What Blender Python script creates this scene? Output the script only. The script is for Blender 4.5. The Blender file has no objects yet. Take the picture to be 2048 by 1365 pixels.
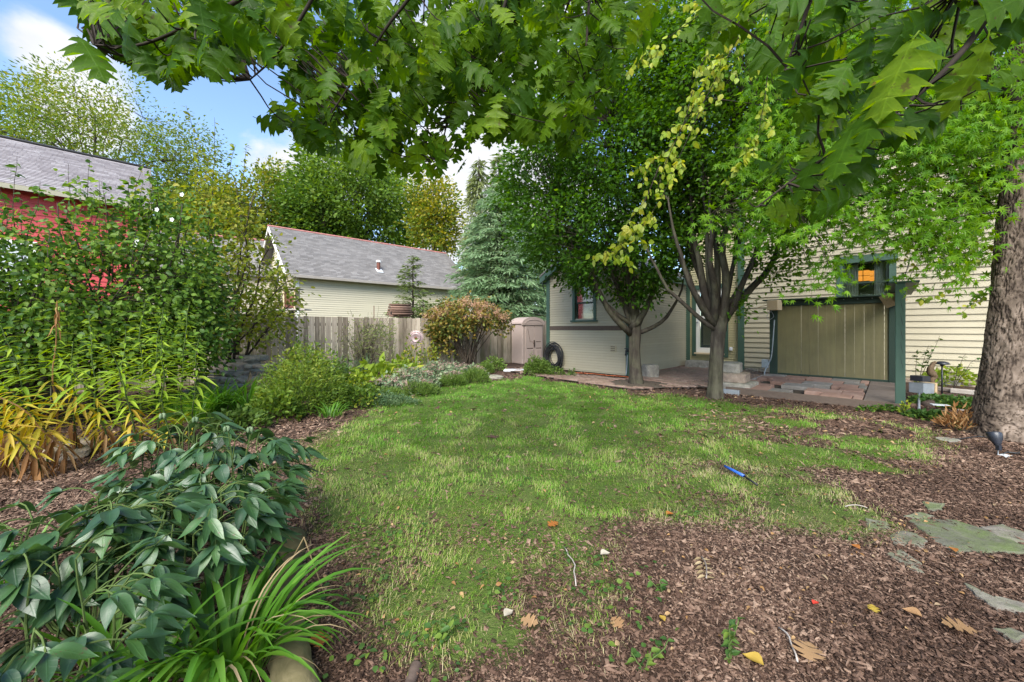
import bpy, bmesh, math, random
import numpy as np
from mathutils import Vector, Matrix

random.seed(7)
rng = np.random.default_rng(11)
SC = bpy.context.scene
COL = SC.collection
PI = math.pi
R_ = math.radians

# ------------------------------------------------------------------ camera, sky, sun, exposure
FPX, CX, HY, EYE = 760.0, 1024.0, 657.0, 1.3        # focal length and horizon in photo pixels, eye height in metres
cam_d = bpy.data.cameras.new('camera')
cam_d.sensor_width = 36.0
cam_d.lens = FPX / 2048 * 36.0
cam_d.shift_y = -(682.5 - HY) / 2048
cam_d.clip_start = 0.05
cam_d.clip_end = 2000
cam = bpy.data.objects.new('camera', cam_d)
COL.objects.link(cam)
cam.location = (0, 0, EYE)
cam.rotation_euler = (R_(90), 0, 0)
SC.camera = cam

SUN_AZ, SUN_EL = R_(193), R_(41)
SUN_STR, SUN_ANG = 1.5, R_(44)
SKY_STR, EXPOSURE = 0.052, 2.74
sun_d = bpy.data.lights.new('sun', 'SUN')
sun_d.energy = SUN_STR
sun_d.angle = SUN_ANG
sun_d.color = (1.0, 0.955, 0.87)
sun = bpy.data.objects.new('sun', sun_d)
COL.objects.link(sun)
_sd = Vector((math.sin(SUN_AZ) * math.cos(SUN_EL), math.cos(SUN_AZ) * math.cos(SUN_EL), math.sin(SUN_EL)))
sun.rotation_euler = _sd.to_track_quat('Z', 'Y').to_euler()
sun.location = (0, -5, 20)

world = bpy.data.worlds.new('World')
SC.world = world
world.use_nodes = True


def build_world():
    nt = world.node_tree
    nt.nodes.clear()
    N = nt.nodes.new
    L = nt.links.new
    out = N('ShaderNodeOutputWorld')
    bg = N('ShaderNodeBackground')
    bg.inputs['Strength'].default_value = SKY_STR
    L(bg.outputs[0], out.inputs[0])
    sky = N('ShaderNodeTexSky')
    sky.sky_type = 'NISHITA'
    sky.sun_disc = False
    sky.sun_elevation = SUN_EL
    sky.sun_rotation = SUN_AZ
    sky.air_density = 1.0
    sky.dust_density = 0.25
    sky.ozone_density = 2.6
    tc = N('ShaderNodeTexCoord')
    sep = N('ShaderNodeSeparateXYZ')
    L(tc.outputs['Generated'], sep.inputs[0])

    def m(op, a, b=None, c=None):
        n = N('ShaderNodeMath')
        n.operation = op
        for i, v in enumerate((a, b, c)):
            if v is None:
                continue
            if isinstance(v, (int, float)):
                n.inputs[i].default_value = v
            else:
                L(v, n.inputs[i])
        return n.outputs[0]
    z = m('MAXIMUM', sep.outputs[2], 0.0)
    den = m('ADD', z, 0.22)
    cmb = N('ShaderNodeCombineXYZ')
    L(m('DIVIDE', sep.outputs[0], den), cmb.inputs[0])
    L(m('DIVIDE', sep.outputs[1], den), cmb.inputs[1])
    n1 = N('ShaderNodeTexNoise')
    n1.inputs['Scale'].default_value = 1.9
    n1.inputs['Detail'].default_value = 9
    n1.inputs['Roughness'].default_value = 0.58
    n1.inputs['Distortion'].default_value = 0.25
    mp = N('ShaderNodeMapping')
    mp.inputs['Location'].default_value = (3.15, 1.62, 0.4)
    L(cmb.outputs[0], mp.inputs[0])
    L(mp.outputs[0], n1.inputs['Vector'])
    # cumulus heaps standing over the gardens to the left and scattered round the sky
    acc = None
    for (px, py, rad, amp) in [(130, 235, .085, .38), (235, 232, .065, .36), (40, 235, .05, .12), (70, 75, .06, .36), (175, 110, .07, .32),
                               (300, 140, .06, .26), (480, 250, .035, .18), (560, 310, .10, .14), (640, 330, .14, .2), (420, 40, .2, -.2),
                               (330, 190, .12, -.22), (440, 200, .12, -.2), (60, 165, .07, -.22), (200, 172, .06, -.16), (10, 20, .12, -.2), (200, 30, .1, -.15), (930, 330, .25, .2), (700, 150, .3, .1), (1100, 200, .3, .16)]:
        d = Vector(((px - CX) / FPX, 1, (HY - py) / FPX)).normalized()
        dp = N('ShaderNodeVectorMath')
        dp.operation = 'DISTANCE'
        nrm = N('ShaderNodeVectorMath')
        nrm.operation = 'NORMALIZE'
        L(tc.outputs['Generated'], nrm.inputs[0])
        L(nrm.outputs[0], dp.inputs[0])
        dp.inputs[1].default_value = d
        q = m('DIVIDE', dp.outputs['Value'], rad)
        g = m('MULTIPLY', m('POWER', 2.718, m('MULTIPLY', m('MULTIPLY', q, q), -0.9)), amp)
        acc = g if acc is None else m('ADD', acc, g)
    cov = m('ADD', n1.outputs['Fac'], acc)
    hor = m('MULTIPLY', m('POWER', 2.718, m('MULTIPLY', z, -6.0)), 0.16)
    cov = m('ADD', cov, hor)
    mask = N('ShaderNodeMapRange')
    mask.interpolation_type = 'SMOOTHSTEP'
    L(cov, mask.inputs['Value'])
    mask.inputs['From Min'].default_value = 0.60
    mask.inputs['From Max'].default_value = 0.80
    mix = N('ShaderNodeMix')
    mix.data_type = 'RGBA'
    L(mask.outputs[0], mix.inputs['Factor'])
    L(sky.outputs[0], mix.inputs['A'])
    n2 = N('ShaderNodeTexNoise')
    n2.inputs['Scale'].default_value = 5.5
    n2.inputs['Detail'].default_value = 7
    L(mp.outputs[0], n2.inputs['Vector'])
    cc = N('ShaderNodeMix')
    cc.data_type = 'RGBA'
    L(n2.outputs['Fac'], cc.inputs['Factor'])
    cc.inputs['A'].default_value = (2.2, 2.35, 2.65, 1)
    cc.inputs['B'].default_value = (3.7, 3.65, 3.65, 1)
    L(cc.outputs['Result'], mix.inputs['B'])
    L(mix.outputs['Result'], bg.inputs['Color'])


build_world()
SC.view_settings.view_transform = 'Standard'
SC.view_settings.look = 'None'
SC.view_settings.gamma = 1.0
SC.view_settings.use_curve_mapping = False
SC.view_settings.exposure = EXPOSURE
SC.render.engine = 'CYCLES'
SC.cycles.use_denoising = True
SC.cycles.max_bounces = 6
SC.cycles.diffuse_bounces = 4
SC.cycles.glossy_bounces = 2
SC.cycles.transmission_bounces = 4
SC.cycles.transparent_max_bounces = 6
SC.cycles.sample_clamp_indirect = 6

# ------------------------------------------------------------------ places
def G(px, py):
    """the point of level ground the photograph shows at a pixel"""
    Y = FPX * EYE / (py - HY)
    return np.array([(px - CX) / FPX * Y, Y, 0.0])


def at(px, py, Y):
    return np.array([(px - CX) / FPX * Y, Y, EYE + (HY - py) / FPX * Y])


AX = np.array([-0.709, 0.7053, 0.0])     # along the long house wall, away to the left
BX = np.array([0.7053, 0.709, 0.0])      # along the side wall, away to the right
UP = np.array([0, 0, 1.0])


def on_line(px, p0, d):
    """distance along the line p0 + t d at which it is seen in photo column px"""
    r = (px - CX) / FPX
    return (r * p0[1] - p0[0]) / (d[0] - r * d[1])


def hsh(i, j, seed):
    n = (i.astype(np.int64) * 374761393 + j.astype(np.int64) * 668265263 + seed * 974634777) & 0xFFFFFFFF
    n = ((n ^ (n >> 13)) * 1274126177) & 0xFFFFFFFF
    return ((n ^ (n >> 16)) & 0xFFFF) / 65535.0


def vnoise(x, y, seed=0):
    x = np.asarray(x, float); y = np.asarray(y, float)
    i = np.floor(x); j = np.floor(y)
    fx = x - i; fy = y - j
    fx = fx * fx * (3 - 2 * fx); fy = fy * fy * (3 - 2 * fy)
    a = hsh(i, j, seed); b = hsh(i + 1, j, seed); c = hsh(i, j + 1, seed); d = hsh(i + 1, j + 1, seed)
    return (a * (1 - fx) + b * fx) * (1 - fy) + (c * (1 - fx) + d * fx) * fy


def fbm(x, y, seed=0, octv=4):
    s = 0; a = .5; t = 0
    for k in range(octv):
        s = s + a * vnoise(np.asarray(x) * 2 ** k, np.asarray(y) * 2 ** k, seed + k * 17)
        t += a; a *= .5
    return s / t


def inside(poly, x, y):
    x = np.asarray(x, float); y = np.asarray(y, float)
    r = np.zeros(x.shape, bool)
    n = len(poly)
    for k in range(n):
        x0, y0 = poly[k][:2]; x1, y1 = poly[(k + 1) % n][:2]
        c = ((y0 > y) != (y1 > y)) & (x < (x1 - x0) * (y - y0) / (y1 - y0 + 1e-12) + x0)
        r ^= c
    return r


def edge_dist(poly, x, y, closed=True):
    x = np.asarray(x, float); y = np.asarray(y, float)
    d = np.full(x.shape, 1e9)
    n = len(poly)
    for k in range(n if closed else n - 1):
        x0, y0 = poly[k][:2]; x1, y1 = poly[(k + 1) % n][:2]
        ex, ey = x1 - x0, y1 - y0
        t = np.clip(((x - x0) * ex + (y - y0) * ey) / (ex * ex + ey * ey + 1e-12), 0, 1)
        d = np.minimum(d, np.hypot(x - x0 - t * ex, y - y0 - t * ey))
    return d


LAWN = [tuple(G(*p)[:2]) for p in [(1062, 752), (960, 764), (880, 776), (800, 792), (752, 812), (690, 838), (640, 862), (606, 890), (590, 940),
        (575, 1000), (590, 1060), (640, 1110), (680, 1180), (700, 1260), (760, 1330), (900, 1345), (1060, 1335), (1230, 1295), (1300, 1200),
        (1250, 1125), (1285, 1062), (1350, 1055), (1480, 1075), (1640, 1080), (1760, 1060), (1850, 1030), (1880, 980), (1850, 900), (1830, 860), (1740, 838), (1640, 822),
        (1560, 815), (1480, 806), (1400, 797), (1300, 790), (1220, 783), (1140, 772)]]


def gz(x, y):
    x = np.asarray(x, float); y = np.asarray(y, float)
    z = 0.03 * (fbm(x * 1.3, y * 1.3, 3, 3) - .5)
    far = np.clip((np.hypot(x, y) - 30) / 20, 0, 1)
    return z * (1 - far)


# ------------------------------------------------------------------ mesh and object helpers
def make_mesh(name, V, groups, smooth=False, tint=None, mats=None, midx=None):
    V = np.ascontiguousarray(V, np.float32)
    me = bpy.data.meshes.new(name)
    groups = [np.asarray(g, np.int32) for g in groups if len(g)]
    npoly = sum(len(g) for g in groups)
    nloop = sum(g.size for g in groups)
    me.vertices.add(len(V)); me.loops.add(nloop); me.polygons.add(npoly)
    me.vertices.foreach_set('co', V.ravel())
    me.loops.foreach_set('vertex_index', np.concatenate([g.ravel() for g in groups]))
    st = []; o = 0
    for g in groups:
        st.append(o + np.arange(len(g), dtype=np.int32) * g.shape[1]); o += g.size
    me.polygons.foreach_set('loop_start', np.concatenate(st))
    if midx is not None:
        me.polygons.foreach_set('material_index', np.asarray(midx, np.int32))
    me.polygons.foreach_set('use_smooth', np.full(npoly, bool(smooth)))
    me.update(calc_edges=True)
    if tint is not None:
        a = me.attributes.new('tint', 'FLOAT', 'POINT')
        a.data.foreach_set('value', np.ascontiguousarray(tint, np.float32))
    return me


class MB:
    """collects pieces for one mesh"""
    def __init__(self):
        self.v = []; self.q = []; self.t = []; self.n = 0; self.tint = []

    def add(self, V, quads=None, tris=None, tint=0.0):
        V = np.asarray(V, float).reshape(-1, 3)
        if quads is not None and len(quads):
            self.q.append(np.asarray(quads, int).reshape(-1, 4) + self.n)
        if tris is not None and len(tris):
            self.t.append(np.asarray(tris, int).reshape(-1, 3) + self.n)
        self.v.append(V); self.n += len(V)
        self.tint.append(np.broadcast_to(np.asarray(tint, float), (len(V),)))
        return self

    def mesh(self, name, smooth=False):
        gs = []
        if self.q:
            gs.append(np.concatenate(self.q))
        if self.t:
            gs.append(np.concatenate(self.t))
        return make_mesh(name, np.concatenate(self.v), gs, smooth, np.concatenate(self.tint))


BOXQ = [(0, 3, 2, 1), (4, 5, 6, 7), (0, 1, 5, 4), (1, 2, 6, 5), (2, 3, 7, 6), (3, 0, 4, 7)]


def box_v(o, u, v, w):
    """corner o and three edge vectors"""
    o, u, v, w = [np.asarray(a, float) for a in (o, u, v, w)]
    return np.array([o, o + u, o + u + v, o + v, o + w, o + u + w, o + u + v + w, o + v + w])


def add_box(mb, o, u, v, w, tint=0.0):
    if np.dot(np.cross(u, v), w) < 0:
        u, v = v, u
    mb.add(box_v(o, u, v, w), BOXQ, tint=tint)


def box_c(mb, c, sx, sy, sz, rz=0.0, ux=None, uy=None, tint=0.0):
    """box by centre; ux, uy horizontal axes"""
    if ux is None:
        ux = np.array([math.cos(rz), math.sin(rz), 0]); uy = np.array([-math.sin(rz), math.cos(rz), 0])
    c = np.asarray(c, float)
    u = np.asarray(ux) * sx; v = np.asarray(uy) * sy; w = UP * sz
    add_box(mb, c - u / 2 - v / 2 - w / 2, u, v, w, tint)


def tube(mb, pts, rad, sides=6, cap=True, tint=0.0, twist=0.0):
    P = np.asarray(pts, float); n = len(P)
    rad = np.broadcast_to(np.asarray(rad, float), (n,))
    T = np.gradient(P, axis=0)
    T /= np.linalg.norm(T, axis=1)[:, None] + 1e-12
    ref = np.array([0, 0, 1.0]) if abs(T[0][2]) < .9 else np.array([1.0, 0, 0])
    X = np.cross(T, ref); X /= np.linalg.norm(X, axis=1)[:, None] + 1e-12
    for i in range(1, n):
        x = X[i - 1] - T[i] * np.dot(X[i - 1], T[i])
        l = np.linalg.norm(x)
        if l > 1e-6:
            X[i] = x / l
    Y = np.cross(T, X)
    a = np.arange(sides) / sides * 2 * PI + twist
    V = P[:, None, :] + rad[:, None, None] * (np.cos(a)[None, :, None] * X[:, None, :] + np.sin(a)[None, :, None] * Y[:, None, :])
    V = V.reshape(-1, 3)
    i = np.arange(n - 1)[:, None] * sides; k = np.arange(sides)[None, :]; k2 = (k + 1) % sides
    Q = np.stack([i + k, i + k2, i + sides + k2, i + sides + k], -1).reshape(-1, 4)
    tris = []
    if cap:
        for e, c in ((0, P[0]), (n - 1, P[-1])):
            V = np.vstack([V, c]); ci = len(V) - 1
            for s in range(sides):
                a_, b_ = e * sides + s, e * sides + (s + 1) % sides
                tris.append((ci, b_, a_) if e == 0 else (ci, a_, b_))
    mb.add(V, Q, tris, tint)


def lathe(mb, c, prof, sides=16, axis=UP, tint=0.0):
    """prof: (radius, height) pairs about axis through c"""
    axis = np.asarray(axis, float) / np.linalg.norm(axis)
    x = np.cross(axis, [0.3, 0.9, 0.1]); x /= np.linalg.norm(x); y = np.cross(axis, x)
    a = np.arange(sides) / sides * 2 * PI
    pr = np.asarray(prof, float)
    V = np.asarray(c)[None, None] + pr[:, 1][:, None, None] * axis + pr[:, 0][:, None, None] * (np.cos(a)[None, :, None] * x + np.sin(a)[None, :, None] * y)
    n = len(pr)
    i = np.arange(n - 1)[:, None] * sides; k = np.arange(sides)[None, :]; k2 = (k + 1) % sides
    Q = np.stack([i + k, i + k2, i + sides + k2, i + sides + k], -1).reshape(-1, 4)
    mb.add(V.reshape(-1, 3), Q, None, tint)


def prism(mb, poly, w, tint=0.0):
    """extrude a planar outline (points in order) by w"""
    P = np.asarray(poly, float); n = len(P); w = np.asarray(w, float)
    V = np.vstack([P, P + w])
    c = P.mean(0)
    V = np.vstack([V, c, c + w])
    nrm = np.zeros(3)
    for i in range(n):
        nrm += np.cross(P[i] - c, P[(i + 1) % n] - c)
    flip = np.dot(nrm, w) > 0
    Q = []; T = []
    for i in range(n):
        j = (i + 1) % n
        q = (i, j, n + j, n + i); t0 = (2 * n, j, i); t1 = (2 * n + 1, n + i, n + j)
        if not flip:
            q = q[::-1]; t0 = t0[::-1]; t1 = t1[::-1]
        Q.append(q); T += [t0, t1]
    mb.add(V, Q, T, tint)


def link(name, me, mat, parent=None, mw=None):
    o = bpy.data.objects.new(name, me)
    COL.objects.link(o)
    if mat is not None and not me.materials:
        me.materials.append(mat)
    if parent is not None:
        o.parent = parent
        b = parent
        while b.parent is not None:
            b = b.parent
        if parent.type == 'EMPTY':
            o.matrix_parent_inverse = Matrix.Translation(-Vector(parent['_loc']))
    if mw is not None:
        o.matrix_basis = mw
    return o


def part(name, mb, mat, parent, smooth=False, label=None, kind=None):
    o = link(name, mb.mesh(name, smooth), mat, parent)
    if label:
        o['label'] = label
    if kind:
        o['kind'] = kind
    return o


def tag(o, label, cat, group=None, kind=None):
    o['label'] = label
    if cat:
        o['category'] = cat
    if group:
        o['group'] = group
    if kind:
        o['kind'] = kind
    return o


def thing(name, label, cat, loc, group=None):
    o = bpy.data.objects.new(name, None)
    COL.objects.link(o)
    o.empty_display_size = .1
    o.location = [float(c) for c in loc]
    o['_loc'] = [float(c) for c in loc]
    return tag(o, label, cat, group)


def single(name, mb, mat, label, cat, group=None, smooth=False, kind=None):
    return tag(link(name, mb.mesh(name, smooth), mat), label, cat, group, kind)


def bevel(o, w=.006, seg=2):
    m = o.modifiers.new('bevel', 'BEVEL')
    m.width = w; m.segments = seg; m.limit_method = 'ANGLE'
    return o


# ------------------------------------------------------------------ materials
MATS = {}


class NT:
    def __init__(self, name):
        self.m = bpy.data.materials.new(name)
        self.m.use_nodes = True
        self.t = self.m.node_tree
        self.t.nodes.clear()
        self.out = self.n('ShaderNodeOutputMaterial')
        MATS[name] = self.m

    def n(self, ty, **kw):
        x = self.t.nodes.new(ty)
        for k, v in kw.items():
            setattr(x, k, v)
        return x

    def put(self, sock, v):
        if v is None:
            return
        if isinstance(v, bpy.types.NodeSocket):
            self.t.links.new(v, sock)
        else:
            if isinstance(v, tuple) and len(v) == 3 and sock.type == 'RGBA':
                v = v + (1,)
            sock.default_value = v

    def math(self, op, a, b=None, c=None):
        x = self.n('ShaderNodeMath', operation=op)
        for i, v in enumerate((a, b, c)):
            self.put(x.inputs[i], v)
        return x.outputs[0]

    def coord(self, scale=(1, 1, 1), kind='Object', rot=(0, 0, 0)):
        tc = self.n('ShaderNodeTexCoord')
        mp = self.n('ShaderNodeMapping')
        self.put(mp.inputs['Vector'], tc.outputs[kind])
        mp.inputs['Scale'].default_value = scale
        mp.inputs['Rotation'].default_value = rot
        return mp.outputs[0]

    def noise(self, vec, scale=5, detail=4, rough=.55, dist=0.0):
        x = self.n('ShaderNodeTexNoise')
        self.put(x.inputs['Vector'], vec)
        x.inputs['Scale'].default_value = scale
        x.inputs['Detail'].default_value = detail
        x.inputs['Roughness'].default_value = rough
        x.inputs['Distortion'].default_value = dist
        return x.outputs['Fac']

    def ramp(self, fac, stops, mode='LINEAR'):
        x = self.n('ShaderNodeValToRGB')
        self.put(x.inputs[0], fac)
        cr = x.color_ramp
        cr.interpolation = mode
        while len(cr.elements) < len(stops):
            cr.elements.new(.5)
        for e, (p, c) in zip(cr.elements, stops):
            e.position = p
            e.color = tuple(c) + (1,) if len(c) == 3 else c
        return x.outputs[0]

    def mix(self, fac, a, b, blend='MIX'):
        x = self.n('ShaderNodeMix', data_type='RGBA', blend_type=blend)
        self.put(x.inputs['Factor'], fac)
        self.put(x.inputs['A'], a)
        self.put(x.inputs['B'], b)
        return x.outputs['Result']

    def maprange(self, v, a, b, c=0.0, d=1.0):
        x = self.n('ShaderNodeMapRange')
        self.put(x.inputs['Value'], v)
        for k, q in zip(('From Min', 'From Max', 'To Min', 'To Max'), (a, b, c, d)):
            x.inputs[k].default_value = q
        return x.outputs[0]

    def bump(self, h, strength=.4, dist=.01, normal=None):
        x = self.n('ShaderNodeBump')
        x.inputs['Strength'].default_value = strength
        x.inputs['Distance'].default_value = dist
        self.put(x.inputs['Height'], h)
        if normal is not None:
            self.put(x.inputs['Normal'], normal)
        return x.outputs[0]

    def attr(self, name):
        x = self.n('ShaderNodeAttribute', attribute_name=name)
        return x.outputs['Fac']

    def orand(self):
        return self.n('ShaderNodeObjectInfo').outputs['Random']

    def pbr(self, color, rough=.6, normal=None, spec=.4, metal=0.0, **kw):
        x = self.n('ShaderNodeBsdfPrincipled')
        self.put(x.inputs['Base Color'], color)
        self.put(x.inputs['Roughness'], rough)
        self.put(x.inputs['Specular IOR Level'], spec)
        self.put(x.inputs['Metallic'], metal)
        for k, v in kw.items():
            self.put(x.inputs[k], v)
        if normal is not None:
            self.put(x.inputs['Normal'], normal)
        return x.outputs[0]

    def done(self, sh):
        self.t.links.new(sh, self.out.inputs['Surface'])
        return self.m


def paint(name, col, rough=.5, vary=.06, dirt=.25, dirtcol=None, grain=(3, 3, 40), bump=.15, rnd=True):
    t = NT(name)
    v = t.coord((1, 1, 1))
    big = t.noise(v, 1.3, 5, .6)
    streak = t.noise(t.coord((9, 9, .7)), 2.2, 5, .6)
    fine = t.noise(v, 60, 3, .6)
    f = t.math('ADD', t.math('MULTIPLY', big, .6), t.math('MULTIPLY', streak, .4))
    dc = dirtcol or tuple(c * .55 for c in col)
    c = t.mix(t.math('MULTIPLY', t.maprange(f, .42, .75), dirt), col, dc)
    if rnd:
        hv = t.n('ShaderNodeHueSaturation')
        t.put(hv.inputs['Value'], t.math('ADD', t.math('MULTIPLY', t.orand(), vary * 2), 1 - vary))
        t.put(hv.inputs['Color'], c)
        c = hv.outputs[0]
    nb = t.bump(t.math('ADD', t.math('MULTIPLY', fine, .5), streak), bump, .004)
    return t.done(t.pbr(c, t.maprange(big, .2, .8, rough - .08, rough + .15), nb, .35))


def wood(name, cols, rough=.8, axis='z', algae=0.0, bump=.5, scale=1.0, spec=.2):
    t = NT(name)
    sc = {'z': (22, 22, 1.1), 'x': (1.1, 22, 22), 'y': (22, 1.1, 22), 'a': (6, 6, 22)}[axis]
    sc = tuple(s * scale for s in sc)
    ob = t.orand()
    v = t.coord(sc)
    add = t.n('ShaderNodeVectorMath', operation='ADD')
    t.put(add.inputs[0], v)
    cb = t.n('ShaderNodeCombineXYZ')
    t.put(cb.inputs[0], t.math('MULTIPLY', ob, 37.0)); t.put(cb.inputs[2], t.math('MULTIPLY', ob, 91.0))
    t.put(add.inputs[1], cb.outputs[0])
    g = t.noise(add.outputs[0], 2.0, 6, .65, .6)
    g2 = t.noise(t.coord((1, 1, 1)), 1.7, 4, .6)
    f = t.math('ADD', t.math('MULTIPLY', g, .65), t.math('ADD', t.math('MULTIPLY', ob, .36), t.math('MULTIPLY', g2, .12)))
    n = len(cols)
    c = t.ramp(t.maprange(f, .28, .82), [(i / (n - 1), cc) for i, cc in enumerate(cols)])
    if algae:
        sep = t.n('ShaderNodeSeparateXYZ')
        t.put(sep.inputs[0], t.n('ShaderNodeTexCoord').outputs['Object'])
        low = t.maprange(sep.outputs[2], 1.3, .0, .0, 1)
        am = t.math('MULTIPLY', t.math('MULTIPLY', low, t.maprange(t.noise(t.coord((5, 5, 1.2)), 1.2, 4), .4, .65)), algae)
        c = t.mix(am, c, (.10, .115, .05))
    nb = t.bump(g, bump, .006)
    return t.done(t.pbr(c, rough, nb, spec))


def leafmat(name, stops, rough=.46, trans=.35, spec=.22, back=None, jitter=.25, veins=0, spots=0.0):
    """stops: ramp colours over the per-leaf tint"""
    t = NT(name)
    f = t.math('FRACT', t.math('ADD', t.attr('tint'), t.math('MULTIPLY', t.orand(), .999)))
    nz = t.noise(t.coord((1, 1, 1)), 14, 2)
    f2 = t.math('ADD', f, t.math('MULTIPLY', t.math('SUBTRACT', nz, .5), jitter))
    n = len(stops)
    if not isinstance(stops[0][0], (tuple, list)):
        stops = [(i / max(1, n - 1), s) for i, s in enumerate(stops)]
    c = t.ramp(f2, stops)
    if back is not None:
        geo = t.n('ShaderNodeNewGeometry')
        c = t.mix(geo.outputs['Backfacing'], c, t.mix(.55, c, back))
    nrm = None
    if veins:
        # leaf-local coordinates: midrib along y, side veins sweeping forward
        sp = t.n('ShaderNodeSeparateXYZ')
        t.put(sp.inputs[0], t.n('ShaderNodeTexCoord').outputs['Object'])
        ax_ = t.math('ABSOLUTE', sp.outputs[0])
        mid = t.maprange(ax_, .018, .004)
        s_ = t.math('SUBTRACT', t.math('MULTIPLY', sp.outputs[1], float(veins)), t.math('MULTIPLY', ax_, veins * .9))
        lat = t.maprange(t.math('ABSOLUTE', t.math('SUBTRACT', t.math('FRACT', s_), .5)), .07, .0, 0, .7)
        vm = t.math('MAXIMUM', mid, lat)
        lite = t.n('ShaderNodeHueSaturation')
        lite.inputs['Value'].default_value = 1.5
        t.put(lite.inputs['Color'], c)
        c = t.mix(t.math('MULTIPLY', vm, .4), c, lite.outputs[0])
        nrm = t.bump(vm, .14, .02)
    if spots:
        ns = t.noise(t.coord((1, 1, 1), 'Object'), 5.5, 4, .6)
        cb = t.n('ShaderNodeCombineXYZ')
        c = t.mix(t.math('MULTIPLY', t.maprange(t.math('ADD', ns, t.math('MULTIPLY', t.orand(), .16)), .74, .78), spots), c, (.09, .055, .025))
    sh = t.pbr(c, rough, nrm, spec)
    tr = t.n('ShaderNodeBsdfTranslucent')
    hv = t.n('ShaderNodeHueSaturation')
    hv.inputs['Hue'].default_value = .485
    hv.inputs['Saturation'].default_value = 1.1
    hv.inputs['Value'].default_value = 1.6
    t.put(hv.inputs['Color'], c)
    t.put(tr.inputs['Color'], hv.outputs[0])
    mx = t.n('ShaderNodeMixShader')
    mx.inputs[0].default_value = trans
    t.t.links.new(sh, mx.inputs[1]); t.t.links.new(tr.outputs[0], mx.inputs[2])
    return t.done(mx.outputs[0])


def plain(name, col, rough=.5, metal=0.0, spec=.4, noise=.15, bump=0.1, scale=8):
    t = NT(name)
    nz = t.noise(t.coord((1, 1, 1)), scale, 5, .6)
    c = t.mix(t.maprange(nz, .3, .7), tuple(x * (1 - noise) for x in col), tuple(min(1, x * (1 + noise)) for x in col))
    return t.done(t.pbr(c, rough, t.bump(nz, bump, .004), spec, metal))


def emit(name, col, strength):
    t = NT(name)
    nz = t.noise(t.coord((1, 1, 1)), 9, 3, .6)
    e = t.n('ShaderNodeEmission')
    t.put(e.inputs[0], t.mix(nz, tuple(c * .55 for c in col), col))
    e.inputs[1].default_value = strength
    return t.done(e.outputs[0])


def glassmat(name, col=(.02, .025, .03), rough=.04):
    """window pane: clear sheet with strong sky reflection"""
    t = NT(name)
    gl = t.n('ShaderNodeBsdfGlossy')
    gl.inputs['Roughness'].default_value = rough
    tp = t.n('ShaderNodeBsdfTransparent')
    tp.inputs[0].default_value = (.82, .86, .86, 1)
    fr = t.n('ShaderNodeFresnel')
    fr.inputs[0].default_value = 1.5
    mx = t.n('ShaderNodeMixShader')
    t.put(mx.inputs[0], t.math('ADD', t.math('MULTIPLY', fr.outputs[0], .9), .06))
    t.t.links.new(tp.outputs[0], mx.inputs[1]); t.t.links.new(gl.outputs[0], mx.inputs[2])
    return t.done(mx.outputs[0])


CREAM = (.385, .34, .24)
paint('siding_cream', CREAM, .48, .035, .22, (.27, .24, .155))
paint('siding_olive', (.40, .355, .20), .55, .04, .3, (.25, .235, .12))
paint('siding_white', (.50, .455, .34), .5, .03, .2, (.38, .35, .25))
paint('siding_red', (.44, .055, .055), .5, .05, .25, (.33, .03, .035))
paint('trim_green', (.052, .10, .072), .5, .05, .5, (.02, .042, .03))
paint('trim_dark', (.020, .040, .028), .5, .05, .4, (.012, .02, .015))
paint('trim_white', (.72, .70, .65), .45, .03, .2)
paint('shed_taupe', (.40, .315, .275), .5, .0, .25, (.29, .235, .2), rnd=False)
paint('screen_board', (.17, .15, .07), .6, .09, .8, (.085, .075, .045))
wood('fence_grey', [(.075, .058, .042), (.20, .165, .125), (.36, .305, .24), (.50, .435, .355)], .85, 'z', .85)
wood('fence_dark', [(.035, .03, .024), (.07, .06, .048), (.12, .105, .085)], .85, 'z', .6)  # weathered side fence boards; the shade on them is put into the dark colour
wood('dark_band', [(.035, .025, .02), (.085, .06, .048), (.12, .09, .07)], .75, 'a')
wood('timber_log', [(.05, .045, .02), (.12, .105, .05), (.22, .18, .10)], .8, 'a', 0, .7)
wood('speaker_wood', [(.40, .28, .15), (.56, .42, .26), (.62, .5, .34)], .6, 'x', 0, .2, .6)
wood('driftwood', [(.06, .04, .022), (.15, .10, .058), (.26, .185, .115)], .75, 'z', 0, .6, .6)
wood('old_plank', [(.16, .13, .11), (.30, .26, .23), (.42, .38, .34)], .8, 'a', 0, .5)
wood('deck_plank', [(.07, .052, .042), (.14, .11, .09), (.21, .17, .14)], .8, 'a', 0, .5)
wood('hut_log', [(.06, .035, .025), (.15, .09, .065), (.25, .16, .12)], .8, 'x', 0, .8, .6)
plain('black_rubber', (.018, .018, .019), .5, 0, .4, .3)
plain('black_metal', (.02, .022, .03), .38, .0, .5, .3)
plain('grey_metal', (.35, .36, .37), .4, .6, .5, .2)
plain('zinc', (.30, .33, .36), .4, .3, .5, .2)
plain('blue_plastic', (.03, .12, .5), .35, 0, .5, .15)
plain('light_grey', (.55, .58, .60), .5, 0, .4, .2, .2, 5)
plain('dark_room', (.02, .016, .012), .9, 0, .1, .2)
plain('curtain_cloth', (.55, .57, .52), .9, 0, .1, .1)
plain('brown_rust', (.14, .05, .035), .6, .2, .3, .3)
plain('white_plastic', (.75, .75, .77), .4, 0, .4, .05)
glassmat('pane_glass')
emit('lamp_amber', (1.0, .36, .05), .30)


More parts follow.
